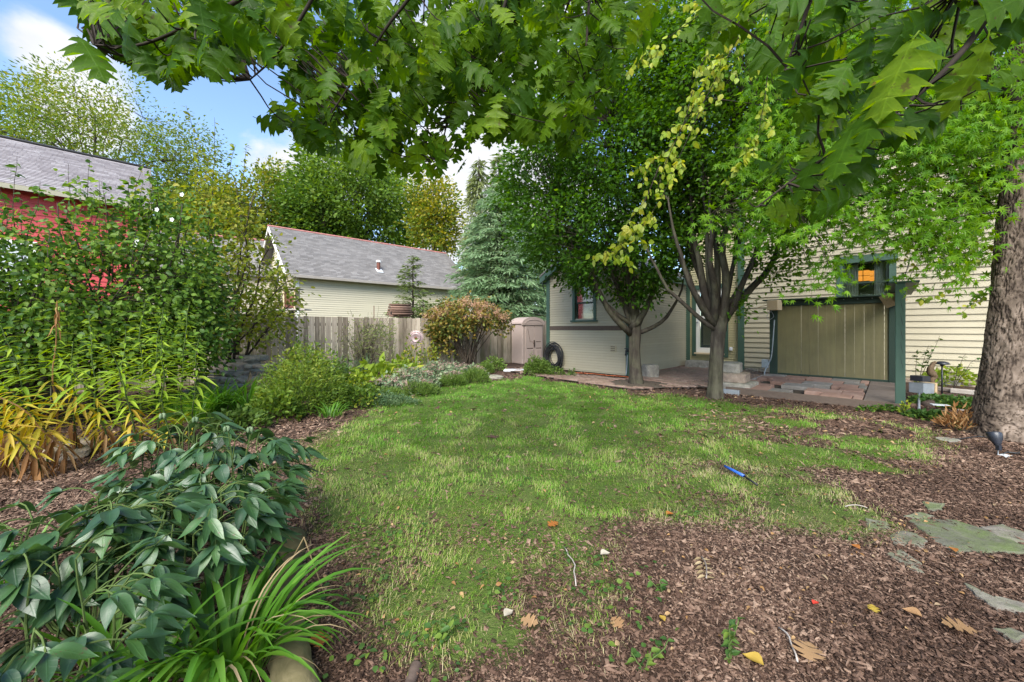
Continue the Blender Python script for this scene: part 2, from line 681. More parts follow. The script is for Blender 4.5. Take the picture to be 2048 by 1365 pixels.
def stonemat(name, cols, moss=0.0, scale=6, bump=.6):
    t = NT(name)
    v = t.coord((1, 1, 1))
    a = t.noise(v, scale, 7, .65, .4); b = t.noise(v, scale * 6, 4, .6)
    f = t.math('ADD', t.math('MULTIPLY', a, .7), t.math('ADD', t.math('MULTIPLY', b, .2), t.math('MULTIPLY', t.orand(), .22)))
    c = t.ramp(t.maprange(f, .35, .8), [(i / (len(cols) - 1), q) for i, q in enumerate(cols)])
    if moss:
        geo = t.n('ShaderNodeNewGeometry')
        sp = t.n('ShaderNodeSeparateXYZ')
        t.put(sp.inputs[0], geo.outputs['Normal'])
        mm = t.math('MULTIPLY', t.math('MULTIPLY', t.maprange(sp.outputs[2], .2, .8), t.maprange(t.noise(v, 7.5, 7, .7), .40, .62)), moss)
        c = t.mix(mm, c, (.10, .13, .045))
    return t.done(t.pbr(c, .85, t.bump(t.math('ADD', a, t.math('MULTIPLY', b, .4)), bump, .012), .25))


stonemat('rock_grey', [(.10, .092, .078), (.25, .23, .195), (.42, .39, .34)], .35, 9, .9)
stonemat('rock_tan', [(.18, .13, .10), (.34, .27, .215), (.50, .42, .35)], .3, 9, .9)
stonemat('flag_moss', [(.07, .07, .05), (.13, .125, .095), (.20, .185, .15)], .9, 9)
stonemat('flag_pale', [(.09, .08, .065), (.17, .15, .125), (.26, .235, .2)], .5, 9)
stonemat('brick_clay', [(.17, .10, .08), (.28, .185, .15), (.38, .28, .235)], .55, 7, .4)
stonemat('paver_pink', [(.20, .115, .085), (.31, .19, .145), (.40, .275, .22)], .05, 7, .3)
stonemat('paver_grey', [(.15, .135, .115), (.23, .205, .18), (.32, .29, .26)], .1, 7, .3)
stonemat('soil_bare', [(.045, .034, .026), (.085, .064, .05), (.14, .11, .085)], .1, 9, .8)
stonemat('white_board', [(.5, .52, .55), (.62, .64, .67), (.72, .74, .77)], 0, 5, .1)


def shinglemat(name, cols):
    t = NT(name)
    v = t.coord((1, 1, 1))
    gr = t.noise(v, 130, 2, .7); big = t.noise(v, .8, 5, .6)
    f = t.math('ADD', t.math('MULTIPLY', t.attr('tint'), .55), t.math('ADD', t.math('MULTIPLY', gr, .25), t.math('MULTIPLY', t.orand(), .3)))
    c = t.ramp(t.math('ADD', f, t.math('MULTIPLY', t.math('SUBTRACT', big, .5), .5)), [(i / (len(cols) - 1), q) for i, q in enumerate(cols)])
    return t.done(t.pbr(c, .85, t.bump(gr, .5, .004), .2))


shinglemat('shingle_mauve', [(.17, .15, .155), (.25, .225, .23), (.34, .315, .32)])
shinglemat('shingle_grey', [(.125, .117, .112), (.19, .178, .17), (.27, .255, .245)])
plain('ridge_red', (.38, .16, .14), .7, 0, .3, .2)


def barkmat(name, cols, sc=(10, 10, 2.5), bump=.8, dist=.02, moss=0.0):
    t = NT(name)
    v = t.coord(sc)
    a = t.noise(v, 1.6, 7, .65, .5); b = t.noise(t.coord((1, 1, 1)), 2.2, 4, .6)
    f = t.math('ADD', t.math('MULTIPLY', a, .55), t.math('ADD', t.math('MULTIPLY', b, .25), t.math('MULTIPLY', t.attr('tint'), .5)))
    c = t.ramp(t.maprange(f, .35, .95), [(i / (len(cols) - 1), q) for i, q in enumerate(cols)])
    if moss:
        c = t.mix(t.math('MULTIPLY', t.maprange(b, .45, .7), moss), c, (.10, .12, .05))
    return t.done(t.pbr(c, .85, t.bump(a, bump, dist), .2))


barkmat('bark_grey', [(.035, .028, .022), (.10, .086, .066), (.19, .167, .13), (.30, .27, .22)], (9, 9, 1.6), .6, .012, .25)
barkmat('bark_scaly', [(.010, .007, .005), (.05, .036, .027), (.12, .09, .068), (.22, .17, .135)], (14, 14, 9), .8, .012)
barkmat('bark_brown', [(.035, .027, .02), (.08, .062, .046), (.14, .11, .085)], (9, 9, 2), .5, .01)
barkmat('twig_dark', [(.022, .016, .012), (.05, .038, .028), (.09, .07, .05)], (9, 9, 3), .3, .01)
barkmat('stem_green', [(.05, .08, .02), (.11, .15, .04), (.18, .18, .07)], (9, 9, 3), .1, .01)


def groundmat():
    t = NT('ground_soil')
    lawn = t.attr('lawn')
    v = t.coord((1, 1, 1))
    n1 = t.noise(v, 26, 6, .7); n2 = t.noise(v, 2.2, 5, .6); n3 = t.noise(v, 90, 3, .7)
    mulch = t.ramp(t.math('ADD', t.math('MULTIPLY', n1, .6), t.math('MULTIPLY', n3, .4)),
                   [(.3, (.028, .017, .012)), (.5, (.075, .047, .034)), (.68, (.15, .10, .075))])
    thatch = t.ramp(t.math('ADD', t.math('MULTIPLY', n3, .5), t.math('MULTIPLY', n2, .5)),
                    [(.3, (.04, .07, .012)), (.5, (.075, .115, .022)), (.7, (.16, .17, .06))])
    c = t.mix(t.maprange(t.math('ADD', lawn, t.math('MULTIPLY', t.math('SUBTRACT', n1, .5), .6)), .3, .7), mulch, thatch)
    h = t.math('ADD', n1, t.math('MULTIPLY', n3, .5))
    return t.done(t.pbr(c, .9, t.bump(h, .9, .025), .15))


groundmat()

# ------------------------------------------------------------------ ground
def lawn_amount(x, y):
    """1 on thick turf, 0 on bare mulch"""
    x = np.asarray(x, float); y = np.asarray(y, float)
    d = edge_dist(LAWN, x, y)
    s = np.where(inside(LAWN, x, y), d, -d)
    sc = np.clip(y / 5.0, .35, 1.6)
    n = (fbm(x * 1.7, y * 1.7, 41, 4) - .5) * 1.1
    wd = np.clip(.75 - (y - 2.0) * .1, .36, .75)
    f = np.clip((s / sc + n * .75) / wd + .42, 0, 1)
    # worn, patchy turf on the right under the trees and towards the camera
    worn = np.clip((x - 1.0) / 1.8, 0, 1) * np.clip((5.6 - y) / 2, 0, 1)
    worn = np.maximum(worn, np.clip((x - 2.0) / 2.0, 0, 1) * np.clip((6.6 - y) / 1.2, 0, 1))
    worn = np.maximum(worn, np.clip((2.75 - y) / 1.1, 0, 1) * .6)
    patch = np.clip((fbm(x * 1.25 + 3.3, y * 1.25, 77, 4) - .47) / .1, 0, 1)
    return f * (1 - worn * patch)


def build_ground():
    def axis(lo, hi, step, outer):
        a = np.arange(lo, hi + 1e-6, step)
        k = np.geomspace(step * 2, outer, 22)
        return np.concatenate([(lo - np.cumsum(k))[::-1], a, hi + np.cumsum(k)])
    xs = axis(-8.5, 11.0, .07, 260); ys = axis(-.5, 14.5, .07, 260)
    Xg, Yg = np.meshgrid(xs, ys)
    Z = gz(Xg, Yg)
    V = np.stack([Xg, Yg, Z], -1).reshape(-1, 3)
    nx, ny = len(xs), len(ys)
    i = np.arange(ny - 1)[:, None] * nx + np.arange(nx - 1)[None]
    Q = np.stack([i, i + 1, i + nx + 1, i + nx], -1).reshape(-1, 4)
    me = make_mesh('ground', V, [Q], True)
    a = me.attributes.new('lawn', 'FLOAT', 'POINT')
    lw = lawn_amount(V[:, 0], V[:, 1])
    far = (np.abs(V[:, 0] - 1) > 12) | (V[:, 1] > 16)
    lw = np.where(far, .8, lw)
    a.data.foreach_set('value', lw.astype(np.float32))
    o = link('ground', me, MATS['ground_soil'])
    o['kind'] = 'structure'; o['label'] = 'garden ground of brown bark mulch and patchy lawn'
    return o


GROUND = build_ground()

# ------------------------------------------------------------------ clapboard walls
def clap_wall(parent, o, u, n, length, z0, z1, expo, mat, openings=(), top=None, thick=.022, tip=.001, name='clapboard', rel=True):
    """overlapping boards along u on the face o + u*t, normal n; top(z) gives the (u0, u1) span left under a sloping roof"""
    o = np.asarray(o, float); u = np.asarray(u, float); n = np.asarray(n, float)
    k = 0; z = z0
    while z < z1 - .02:
        e = min(expo, z1 - z)
        zm = z + e * .5
        spans = [(0.0, length)] if top is None else [top(z + e * .35)]
        for (a0, a1, b0, b1) in openings:
            if b0 < zm < b1:
                ns = []
                for s0, s1 in spans:
                    if a1 <= s0 or a0 >= s1:
                        ns.append((s0, s1)); continue
                    if a0 > s0:
                        ns.append((s0, a0))
                    if a1 < s1:
                        ns.append((a1, s1))
                spans = ns
        for s0, s1 in spans:
            if s1 - s0 < .02:
                continue
            mb = MB()
            jit = random.uniform(-.0015, .0015)
            gp = min(.011, expo * .11)
            sec = [n * 0.0 + UP * (z + gp), n * (thick + jit) + UP * (z + gp), n * (thick * .93 + jit) + UP * (z + gp + e * .10), n * tip + UP * (z + e * .995), UP * (z + e * .995)]
            pts = [o + u * s0 + q for q in sec]
            prism(mb, pts, u * (s1 - s0))
            part(name, mb, mat, parent)
        z += expo; k += 1


def wall_back(parent, o, u, n, length, z0, z1, thick, mat, openings=(), label=None, name='wall', gable=None):
    """solid wall behind the boards, cut round its openings"""
    mb = MB()
    us = sorted(set([0, length] + [q for op in openings for q in op[:2]]))
    for a, b in zip(us[:-1], us[1:]):
        zs = [(z0, z1)]
        for (a0, a1, b0, b1) in openings:
            if a0 <= (a + b) / 2 <= a1:
                ns = []
                for s0, s1 in zs:
                    if b0 > s0:
                        ns.append((s0, min(b0, s1)))
                    if b1 < s1:
                        ns.append((max(b1, s0), s1))
                zs = ns
        for s0, s1 in zs:
            add_box(mb, o + u * a + UP * s0 - n * thick, u * (b - a), n * thick, UP * (s1 - s0))
    if gable is not None:
        prism(mb, [o + u * q + UP * w for q, w in gable], -n * thick)
    return part(name, mb, mat, parent, label=label)


def strip(mb, o, u, n, a0, a1, z0, z1, d0, d1):
    """flat trim board on a wall: spans a0..a1 along u, z0..z1, from depth d0 to d1 off the face"""
    add_box(mb, np.asarray(o) + u * a0 + UP * z0 + n * d0, u * (a1 - a0), n * (d1 - d0), UP * (z1 - z0))


# ------------------------------------------------------------------ the house
C0 = G(1262, 754)                      # corner of the low wing nearest the camera
NB = -BX                               # outward normal of the wing's gable end and of the long wall
NA = -AX                               # outward normal of the wing's side wall
Lg = on_line(1095, C0, AX)
Ls = on_line(1372, C0, BX)
D0 = C0 + BX * Ls
Le = on_line(1480, D0, -AX)
E0 = D0 - AX * Le
Lm = 13.0

house = thing('house', 'cream clapboard house with green trim and a low gabled wing', 'house', C0)


def window_at(u_line, o, px0, px1):
    a, b = on_line(px0, o, u_line), on_line(px1, o, u_line)
    return min(a, b), max(a, b)


def zat(px, py, o, d):
    t = on_line(px, o, d)
    Y = o[1] + d[1] * t
    return EYE + (HY - py) / FPX * Y


def build_wing():
    EAVE = 2.92
    PEAK = EAVE + Lg / 2 * .60
    # gable end -------------------------------------------------
    w0, w1 = window_at(AX, C0, 1146, 1193)
    wz0, wz1 = zat(1170, 641, C0, AX), zat(1170, 563, C0, AX)
    op = (w0 + .07, w1 - .07, wz0 + .05, wz1 - .12)
    gw = wall_back(house, C0, AX, NB, Lg, .02, EAVE, .12, MATS['siding_cream'], [op], 'gable end wall of the low wing',
                   gable=[(0, EAVE), (Lg, EAVE), (Lg / 2, PEAK)])

    def top(z):
        if z < EAVE:
            return (0.0, Lg)
        k = (z - EAVE) / (PEAK - EAVE) * Lg / 2
        return (k, Lg - k)
    bz0, bz1 = 1.245, 1.365
    clap_wall(gw, C0, AX, NB, Lg, .06, bz0, .0745, MATS['siding_cream'])
    clap_wall(gw, C0, AX, NB, Lg, bz1, PEAK - .05, .0745, MATS['siding_cream'], [(w0 - .0, w1 + .0, wz0, wz1)], top)
    mb = MB(); strip(mb, C0, AX, NB, .13, Lg - .11, bz0 - .002, bz1 + .002, 0, .026)
    part('band_board', mb, MATS['dark_band'], house, label='dark brown weathered board across the gable wall')
    for a0, a1 in ((-.025, .14), (Lg - .11, Lg + .025)):
        mb = MB(); strip(mb, C0, AX, NB, a0, a1, .02, EAVE - .02, 0, .034)
        bevel(part('corner_board', mb, MATS['trim_green'], house))
    # rake boards and roof
    ov = .22
    for sgn in (0, 1):
        e0 = np.array([-.16, 0]) if sgn == 0 else np.array([Lg + .16, 0])
        sl = (PEAK - EAVE) / (Lg / 2)
        def pt(uu, zz, dd):
            return C0 + AX * uu + UP * zz + NB * dd
        uu0 = -.16 if sgn == 0 else Lg + .16
        z_e = EAVE - .16 * sl
        mb = MB()
        prism(mb, [pt(uu0, z_e - .10, .06), pt(uu0, z_e + .10, .06), pt(Lg / 2, PEAK + .10, .06), pt(Lg / 2, PEAK - .10, .06)], NB * .14)
        part('rake_board', mb, MATS['trim_green'], house)
        mb = MB()
        prism(mb, [pt(uu0, z_e + .102, ov), pt(uu0, z_e + .15, ov), pt(Lg / 2, PEAK + .15, ov), pt(Lg / 2, PEAK + .102, ov)], -NB * (Ls + ov + .4))
        part('roof', mb, MATS['shingle_grey'], house)
        mb = MB()
        prism(mb, [pt(uu0, z_e - .10, .05), pt(uu0, z_e + .10, .05), pt(uu0 + (.05 if sgn == 0 else -.05), z_e + .10, .05), pt(uu0 + (.05 if sgn == 0 else -.05), z_e - .10, .05)], -NB * (Ls - .1))
        part('fascia', mb, MATS['trim_green'], house)
    # bracket under the left eave
    mb = MB()
    tube(mb, [C0 + AX * (Lg + .05) + UP * (2.35 + .06 * i) + NB * (.05 + .14 * math.sin(i / 7 * PI / 2) ** 2) + AX * .0 for i in range(8)], .018, 6)
    part('bracket', mb, MATS['trim_dark'], house, True)
    # window
    win = window(house, C0, AX, NB, w0, w1, wz0, wz1, .085, True)
    # side wall -------------------------------------------------
    sw = wall_back(house, C0, BX, NA, Ls, .02, EAVE, .12, MATS['siding_cream'], label='side wall of the low wing')
    clap_wall(sw, C0, BX, NA, Ls, .06, EAVE - .03, .0745, MATS['siding_cream'])
    mb = MB(); strip(mb, C0, BX, NA, -.02, .10, .02, EAVE - .02, 0, .030)
    bevel(part('corner_board', mb, MATS['trim_green'], house))
    # brick footing course showing under the side wall
    for k in range(14):
        mb = MB(); strip(mb, C0, BX, NA, .3 + k * .25, .3 + k * .25 + .23, -.02, .055, -.03, .028 + random.uniform(-.006, .006))
        part('brick', mb, MATS['paver_pink'], sw)
    # downspout at the corner
    mb = MB()
    p = C0 + NB * .06 + NA * .045
    tube(mb, [p + UP * z for z in (.06, 1.0, 2.0, 2.8)], .035, 4, True, twist=.8)
    part('downspout', mb, MATS['zinc'], house)
    # small vent on the gable
    v0, v1 = window_at(AX, C0, 1222, 1233)
    zc = zat(1228, 697, C0, AX)
    mb = MB(); strip(mb, C0, AX, NB, v0, v1, zc - .10, zc + .10, .012, .05)
    vt = bevel(part('vent_cover', mb, MATS['siding_cream'], house), .012)
    for k in range(3):
        mb = MB(); strip(mb, C0, AX, NB, v0 + .02, v1 - .02, zc - .07 + k * .05, zc - .05 + k * .05, .05, .058)
        part('louvre', mb, MATS['dark_band'], vt)


def window(parent, o, u, n, a0, a1, z0, z1, tw, sash=True, dark='trim_dark', depth=.10, paneoff=-.03):
    """casing, sill, two sashes with panes set in the wall"""
    w = thing_part('window', parent, 'sash window with dark green casing')
    mb = MB()
    strip(mb, o, u, n, a0, a0 + tw, z0, z1 - tw * 1.4, -.02, .04)
    strip(mb, o, u, n, a1 - tw, a1, z0, z1 - tw * 1.4, -.02, .04)
    strip(mb, o, u, n, a0 - .03, a1 + .03, z1 - tw * 1.4, z1, -.02, .055)
    add_to(w, mb, MATS['trim_green'])
    mb = MB(); strip(mb, o, u, n, a0 - .05, a1 + .05, z0 - .045, z0, -.05, .08)
    bevel(part('sill', mb, MATS['trim_green'], w))
    b0, b1, c0, c1 = a0 + tw, a1 - tw, z0, z1 - tw * 1.4
    zm = (c0 + c1) / 2
    for (s0, s1, dd) in ((c0, zm + .02, -.045), (zm - .02, c1, -.015)):
        mb = MB()
        f = .045
        strip(mb, o, u, n, b0, b0 + f, s0, s1, dd - .03, dd)
        strip(mb, o, u, n, b1 - f, b1, s0, s1, dd - .03, dd)
        strip(mb, o, u, n, b0 + f, b1 - f, s0, s0 + f, dd - .03, dd - .002)
        strip(mb, o, u, n, b0 + f, b1 - f, s1 - f * .7, s1, dd - .03, dd - .002)
        part('sash', mb, MATS[dark], w)
        mb = MB(); strip(mb, o, u, n, b0 + f, b1 - f, s0 + f, s1 - f * .7, dd - .018, dd - .014)
        part('pane', mb, MATS['pane_glass'], w)
    return w


def thing_part(name, parent, label=None):
    me = bpy.data.meshes.new(name)
    o = link(name, me, None, parent)
    if label:
        o['label'] = label
    return o


def add_to(o, mb, mat):
    me = mb.mesh(o.name)
    me.materials.append(mat)
    old = o.data
    o.data = me
    bpy.data.meshes.remove(old)


build_wing()


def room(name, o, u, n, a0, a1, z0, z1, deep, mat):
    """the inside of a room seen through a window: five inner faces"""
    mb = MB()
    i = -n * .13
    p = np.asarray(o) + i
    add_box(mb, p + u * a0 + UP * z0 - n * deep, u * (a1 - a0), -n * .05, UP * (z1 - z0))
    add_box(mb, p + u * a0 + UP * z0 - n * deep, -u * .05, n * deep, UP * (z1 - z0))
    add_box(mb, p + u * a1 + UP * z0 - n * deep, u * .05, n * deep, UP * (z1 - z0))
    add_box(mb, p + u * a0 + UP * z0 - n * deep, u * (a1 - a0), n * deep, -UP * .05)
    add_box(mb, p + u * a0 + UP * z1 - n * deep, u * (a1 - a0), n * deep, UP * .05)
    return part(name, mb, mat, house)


def build_entry_and_main():
    u = -AX                      # to the right, towards the camera
    # entry wall ------------------------------------------------
    H1 = 6.3
    d0, d1 = window_at(u, D0, 1385, 1457)
    dz0 = .50
    dz1 = 2.72
    op = (d0 + .08, d1 - .08, dz0, dz1 - .12)
    ew = wall_back(house, D0, u, NB, Le, .0, H1, .14, MATS['siding_olive'], [op], 'recessed entry wall with narrow clapboards')
    clap_wall(ew, D0, u, NB, Le, .1, 4.2, .075, MATS['siding_olive'], [(d0, d1, dz0 - .05, dz1)])
    mb = MB(); strip(mb, D0, u, NB, -.02, .14, .02, 4.0, 0, .03)
    bevel(part('corner_board', mb, MATS['trim_green'], house))
    # door: green casing, cream storm door with two glass panels
    dr = thing_part('door', house, 'cream framed storm door with green casing')
    mb = MB()
    strip(mb, D0, u, NB, d0, d0 + .12, dz0 - .12, dz1 - .14, -.02, .045)
    strip(mb, D0, u, NB, d1 - .12, d1, dz0 - .12, dz1 - .14, -.02, .045)
    strip(mb, D0, u, NB, d0 - .03, d1 + .03, dz1 - .14, dz1, -.02, .06)
    add_to(dr, mb, MATS['trim_green'])
    q0, q1 = d0 + .12, d1 - .12
    f = .11
    mb = MB()
    strip(mb, D0, u, NB, q0, q0 + f, dz0, dz1 - .14, -.05, .01)
    strip(mb, D0, u, NB, q1 - f, q1, dz0, dz1 - .14, -.05, .01)
    for (s0, s1) in ((dz0, dz0 + .16), (dz0 + 1.12, dz0 + 1.2), (dz1 - .26, dz1 - .14)):
        strip(mb, D0, u, NB, q0 + f, q1 - f, s0, s1, -.05, .008)
    part('door_frame', mb, MATS['trim_white'], dr)
    for (s0, s1) in ((dz0 + .16, dz0 + 1.12), (dz0 + 1.2, dz1 - .26)):
        mb = MB(); strip(mb, D0, u, NB, q0 + f, q1 - f, s0, s1, -.024, -.018)
        part('pane', mb, MATS['pane_glass'], dr)
    mb = MB()
    strip(mb, D0, u, NB, q0 + f, q1 - f, dz0 + .1, dz1 - .2, -.13, -.09)
    part('inner_door', mb, MATS['trim_green'], dr)
    mb = MB(); strip(mb, D0, u, NB, q0 + f + .08, q1 - f - .08, dz0 + .25, dz0 + .9, -.088, -.075)
    part('door_panel', mb, MATS['siding_olive'], dr)
    mb = MB(); strip(mb, D0, u, NB, q0 + f + .06, q1 - f - .06, dz0 + 1.28, dz1 - .42, -.088, -.08)
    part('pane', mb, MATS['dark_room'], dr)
    mb = MB(); strip(mb, D0, u, NB, q0 - .02, q1 + .02, dz0 - .05, dz0, -.1, .14)
    part('threshold', mb, MATS['speaker_wood'], dr)
    mb = MB()
    pk = D0 + u * (q0 + .05) + UP * (dz0 + 1.0) + NB * .012
    lathe(mb, pk, [(.0, 0), (.02, 0), (.02, .03), (.03, .05), (.02, .075), (0, .08)], 10, NB)
    part('door_knob', mb, MATS['grey_metal'], dr, True)
    # main wall, standing proud of the entry --------------------
    M0 = E0 + NB * .10
    wa, wb = window_at(u, M0, 1673, 1793)
    wz1 = zat(1673, 516, M0, u)
    wz0 = 1.95
    opm = (wa + .11, wb - .11, wz0 + .05, wz1 - .15)
    mw = wall_back(house, M0, u, NB, Lm, .0, H1, .16, MATS['siding_cream'], [opm], 'long clapboard wall of the house')
    clap_wall(mw, M0, u, NB, Lm, .13, H1 - .05, .148, MATS['siding_cream'], [(wa, wb, wz0, wz1)], thick=.03)
    mb = MB(); strip(mb, M0, u, NB, -.03, .15, .02, H1, 0, .04)
    bevel(part('corner_board', mb, MATS['trim_green'], house))
    # foundation stones
    k = 0.17
    while k < 6:
        w = random.uniform(.22, .5)
        mb = MB(); strip(mb, M0, u, NB, k, k + w - .02, -.03, .115 + random.uniform(-.02, .01), -.02, .03 + random.uniform(0, .03))
        bevel(part('stone', mb, MATS[random.choice(['rock_grey', 'rock_tan'])], mw), .02)
        k += w
    # roof over the long wall
    mb = MB()
    o = M0 - u * .4 + UP * (H1 - .02) + NB * .45
    prism(mb, [o, o + UP * .12, o + UP * 2.6 - NB * 4.2, o + UP * 2.48 - NB * 4.2], u * (Lm + .8))
    part('roof', mb, MATS['shingle_grey'], house)
    mb = MB()
    o2 = M0 - NB * 4.2 + UP * 0
    add_box(mb, o2, u * Lm, -NB * .15, UP * (H1 + 2.3))
    add_box(mb, M0 - NB * .16, u * .12, -NB * 4.0, UP * (H1))
    part('wall', mb, MATS['siding_cream'], house)
    w = window(house, M0, u, NB, wa, wb, wz0, wz1, .13)
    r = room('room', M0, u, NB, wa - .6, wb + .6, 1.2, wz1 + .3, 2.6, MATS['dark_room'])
    # curtains hanging inside
    for (c0, c1, nm) in ((wa + .15, wa + .42, 'left'), (wb - .40, wb - .15, 'right')):
        mb = MB()
        us = np.linspace(c0, c1, 22)
        V = []
        for zz in (wz0 - .1, wz1 - .2):
            for i, q in enumerate(us):
                V.append(M0 + u * q + UP * zz - NB * (.22 + .025 * math.sin(i * 1.5)))
        n = len(us)
        mb.add(V, [(i, i + 1, n + i + 1, n + i) for i in range(n - 1)])
        single('curtain', mb, MATS['curtain_cloth'], 'pale curtain hanging at the %s side of the lit house window' % nm, 'curtain', smooth=True)
    # amber lamps hanging inside
    for i, (px, w_, h_) in enumerate(((1726, .30, .30), (1752, .26, .30))):
        t = on_line(px, M0 - NB * .9, u)
        zc = zat(px, 552, M0 - NB * .9, u)
        c = M0 - NB * .9 + u * t + UP * zc
        lamp = thing('pendant_lamp', ['amber glass pendant lamp glowing behind the house window, the left one', 'amber glass pendant lamp glowing behind the house window, the right one'][i], 'lamp', c + UP * .2)
        for kx in range(2):
            for kz in range(2):
                mb = MB()
                box_c(mb, c + u * ((kx - .5) * w_ * .5) + UP * ((kz - .5) * h_ * .5), w_ * .44, .12, h_ * .42, ux=u, uy=NB)
                part('lamp_glass', mb, MATS['lamp_amber'], lamp)
        mb = MB(); box_c(mb, c + UP * (h_ * .5 + .02), w_ * 1.05, .14, .03, ux=u, uy=NB)
        part('lamp_cap', mb, MATS['dark_room'], lamp)
        mb = MB(); tube(mb, [c + UP * h_ * .5, c + UP * (h_ * .5 + .35)], .01, 5)
        part('cord', mb, MATS['black_rubber'], lamp)
    # white socket box beside the entry door
    t = on_line(1463, D0, u)
    zc = zat(1463, 698, D0, u)
    mb = MB(); strip(mb, D0, u, NB, t - .045, t + .045, zc - .06, zc + .05, .018, .09)
    sb = bevel(part('socket_box', mb, MATS['white_plastic'], house), .02)


build_entry_and_main()
# wing window: a pink blind and a few boxes behind the glass
def wing_inside():
    w0, w1 = window_at(AX, C0, 1146, 1193)
    wz0, wz1 = zat(1170, 641, C0, AX), zat(1170, 563, C0, AX)
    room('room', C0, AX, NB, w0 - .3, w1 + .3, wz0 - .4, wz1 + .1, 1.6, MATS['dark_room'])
    mb = MB(); strip(mb, C0, AX, NB, w0 + .1, w1 - .1, (wz0 + wz1) / 2 + .0, wz1 - .12, -.15, -.145)
    single('window_blind', mb, MATS['paver_pink'], 'pink blind half drawn behind the wing window', 'blind')
    mb = MB(); strip(mb, C0, AX, NB, w0 + .2, w1 - .14, wz0 - .1, wz0 + .22, -.45, -.25)
    single('storage_box', mb, MATS['speaker_wood'], 'tan box standing inside behind the wing window', 'box')


wing_inside()

# ------------------------------------------------------------------ neighbouring buildings
def shingle_roof(parent, o, u, s, length, run, expo, width, mat, keep=300, origin_cam=True, seed=5, thick=.012):
    """courses of lapped shingles on the slope o + u*t + s*r ; s is the unit slope vector"""
    r = random.Random(seed)
    u = np.asarray(u); s = np.asarray(s)
    n = np.cross(u, s); n /= np.linalg.norm(n)
    if n[2] < 0:
        n = -n
    rows = int(run / expo)
    tiles = []
    for k in range(rows):
        off = -r.random() * width
        x = off
        while x < length:
            w = width * r.uniform(.75, 1.2)
            a, b = max(0, x), min(length, x + w - .006)
            if b - a > .03:
                tiles.append((a, b, k * expo, r.random()))
            x += w
    def tile(mb, a, b, k, tn):
        p = o + u * a + s * k
        lift = thick
        V = box_v(p + n * .0, u * (b - a), s * expo * 1.04, n * .001)
        V = np.array([p, p + u * (b - a), p + u * (b - a) + s * expo * 1.05, p + s * expo * 1.05,
                      p + n * lift * 1.8, p + u * (b - a) + n * lift * 1.8, p + u * (b - a) + s * expo * 1.05 + n * .004, p + s * expo * 1.05 + n * .004])
        q = BOXQ if np.dot(np.cross(u, s), n) > 0 else [f[::-1] for f in BOXQ]
        mb.add(V, q, tint=tn)
    if keep:
        def vis(t):
            c = o + u * (t[0] + t[1]) / 2 + s * t[2]
            px = CX + FPX * c[0] / c[1]
            return (0 if 0 < px < 320 else 1, c[1])
        tiles.sort(key=vis)
        for t in tiles[:keep]:
            mb = MB(); tile(mb, *t)
            part('shingle', mb, mat, parent)
    rest = tiles[keep:]
    if rest:
        mb = MB()
        for t in rest:
            tile(mb, *t)
        part('shingle_field', mb, mat, parent, kind='stuff')


def red_house():
    d = np.array([776, 760, 0.]); d /= np.linalg.norm(d)
    bk = np.array([-d[1], d[0], 0.])
    nf = -bk
    P = at(0, 366, 10.0); P[2] = 0
    Eh = at(0, 366, 10.0)[2]
    L0, L1 = -3.5, on_line(306, P, d)
    o = P + d * L0
    ln = L1 - L0
    h = thing('red_house', 'red clapboard house with mauve shingle roof behind the left shrubs', 'house', o)
    w = wall_back(h, o - nf * .35, d, nf, ln - .3, 0, Eh, .15, MATS['siding_red'], label='red clapboard wall under the eave')
    clap_wall(w, o - nf * .35, d, nf, ln - .3, .3, Eh - .05, .16, MATS['siding_red'], thick=.02)
    mb = MB()
    add_box(mb, o + d * (ln - .45) - nf * .5, d * .15, -nf * 5.5, UP * Eh)
    add_box(mb, o - nf * 6.0, d * (ln - .3), -nf * .15, UP * Eh)
    part('wall', mb, MATS['siding_red'], h)
    rz = 2.12
    s = bk * 3.1 + UP * rz
    sl = np.linalg.norm(s); s = s / sl
    eo = o + UP * (Eh + .02)
    mb = MB()
    prism(mb, [eo - UP * .04, eo + UP * .0, eo + s * sl, eo + s * sl - UP * .06], d * ln)
    prism(mb, [eo + s * sl, eo + s * sl - UP * .06, eo + bk * 6.3 - UP * .06, eo + bk * 6.3], d * ln)
    rf = part('roof', mb, MATS['shingle_mauve'], h)
    shingle_roof(rf, eo + s * -.03 + UP * .004, d, s, ln, sl, .115, .30, MATS['shingle_mauve'], 300)
    mb = MB()
    tube(mb, [eo + s * sl + UP * .03 + d * t for t in (0, ln / 2, ln)], .05, 6)
    part('ridge_cap', mb, MATS['black_rubber'], h)
    mb = MB()
    prism(mb, [eo - UP * .03 + nf * .02, eo - UP * .13 + nf * .02, eo - UP * .15 + nf * .10, eo - UP * .03 + nf * .13], d * ln)
    part('gutter', mb, MATS['siding_white'], h)
    # white window frame low on the red wall
    u0 = on_line(-40, o - nf * .35, d); u1 = on_line(75, o - nf * .35, d)
    wz1 = zat(20, 480, o - nf * .35, d); wz0 = wz1 - 1.5
    win = thing_part('window', h, 'white framed window in the red wall')
    mb = MB(); q = o - nf * .35
    strip(mb, q, d, nf, u0, u1, wz1 - .12, wz1, 0, .05); strip(mb, q, d, nf, u0, u1, wz0, wz0 + .12, 0, .05)
    strip(mb, q, d, nf, u0, u0 + .1, wz0 + .12, wz1 - .12, 0, .05); strip(mb, q, d, nf, u1 - .1, u1, wz0 + .12, wz1 - .12, 0, .05)
    add_to(win, mb, MATS['trim_white'])
    mb = MB(); strip(mb, q, d, nf, u0 + .1, u1 - .1, wz0 + .12, wz1 - .12, .024, .03)
    part('pane', mb, MATS['light_grey'], win)


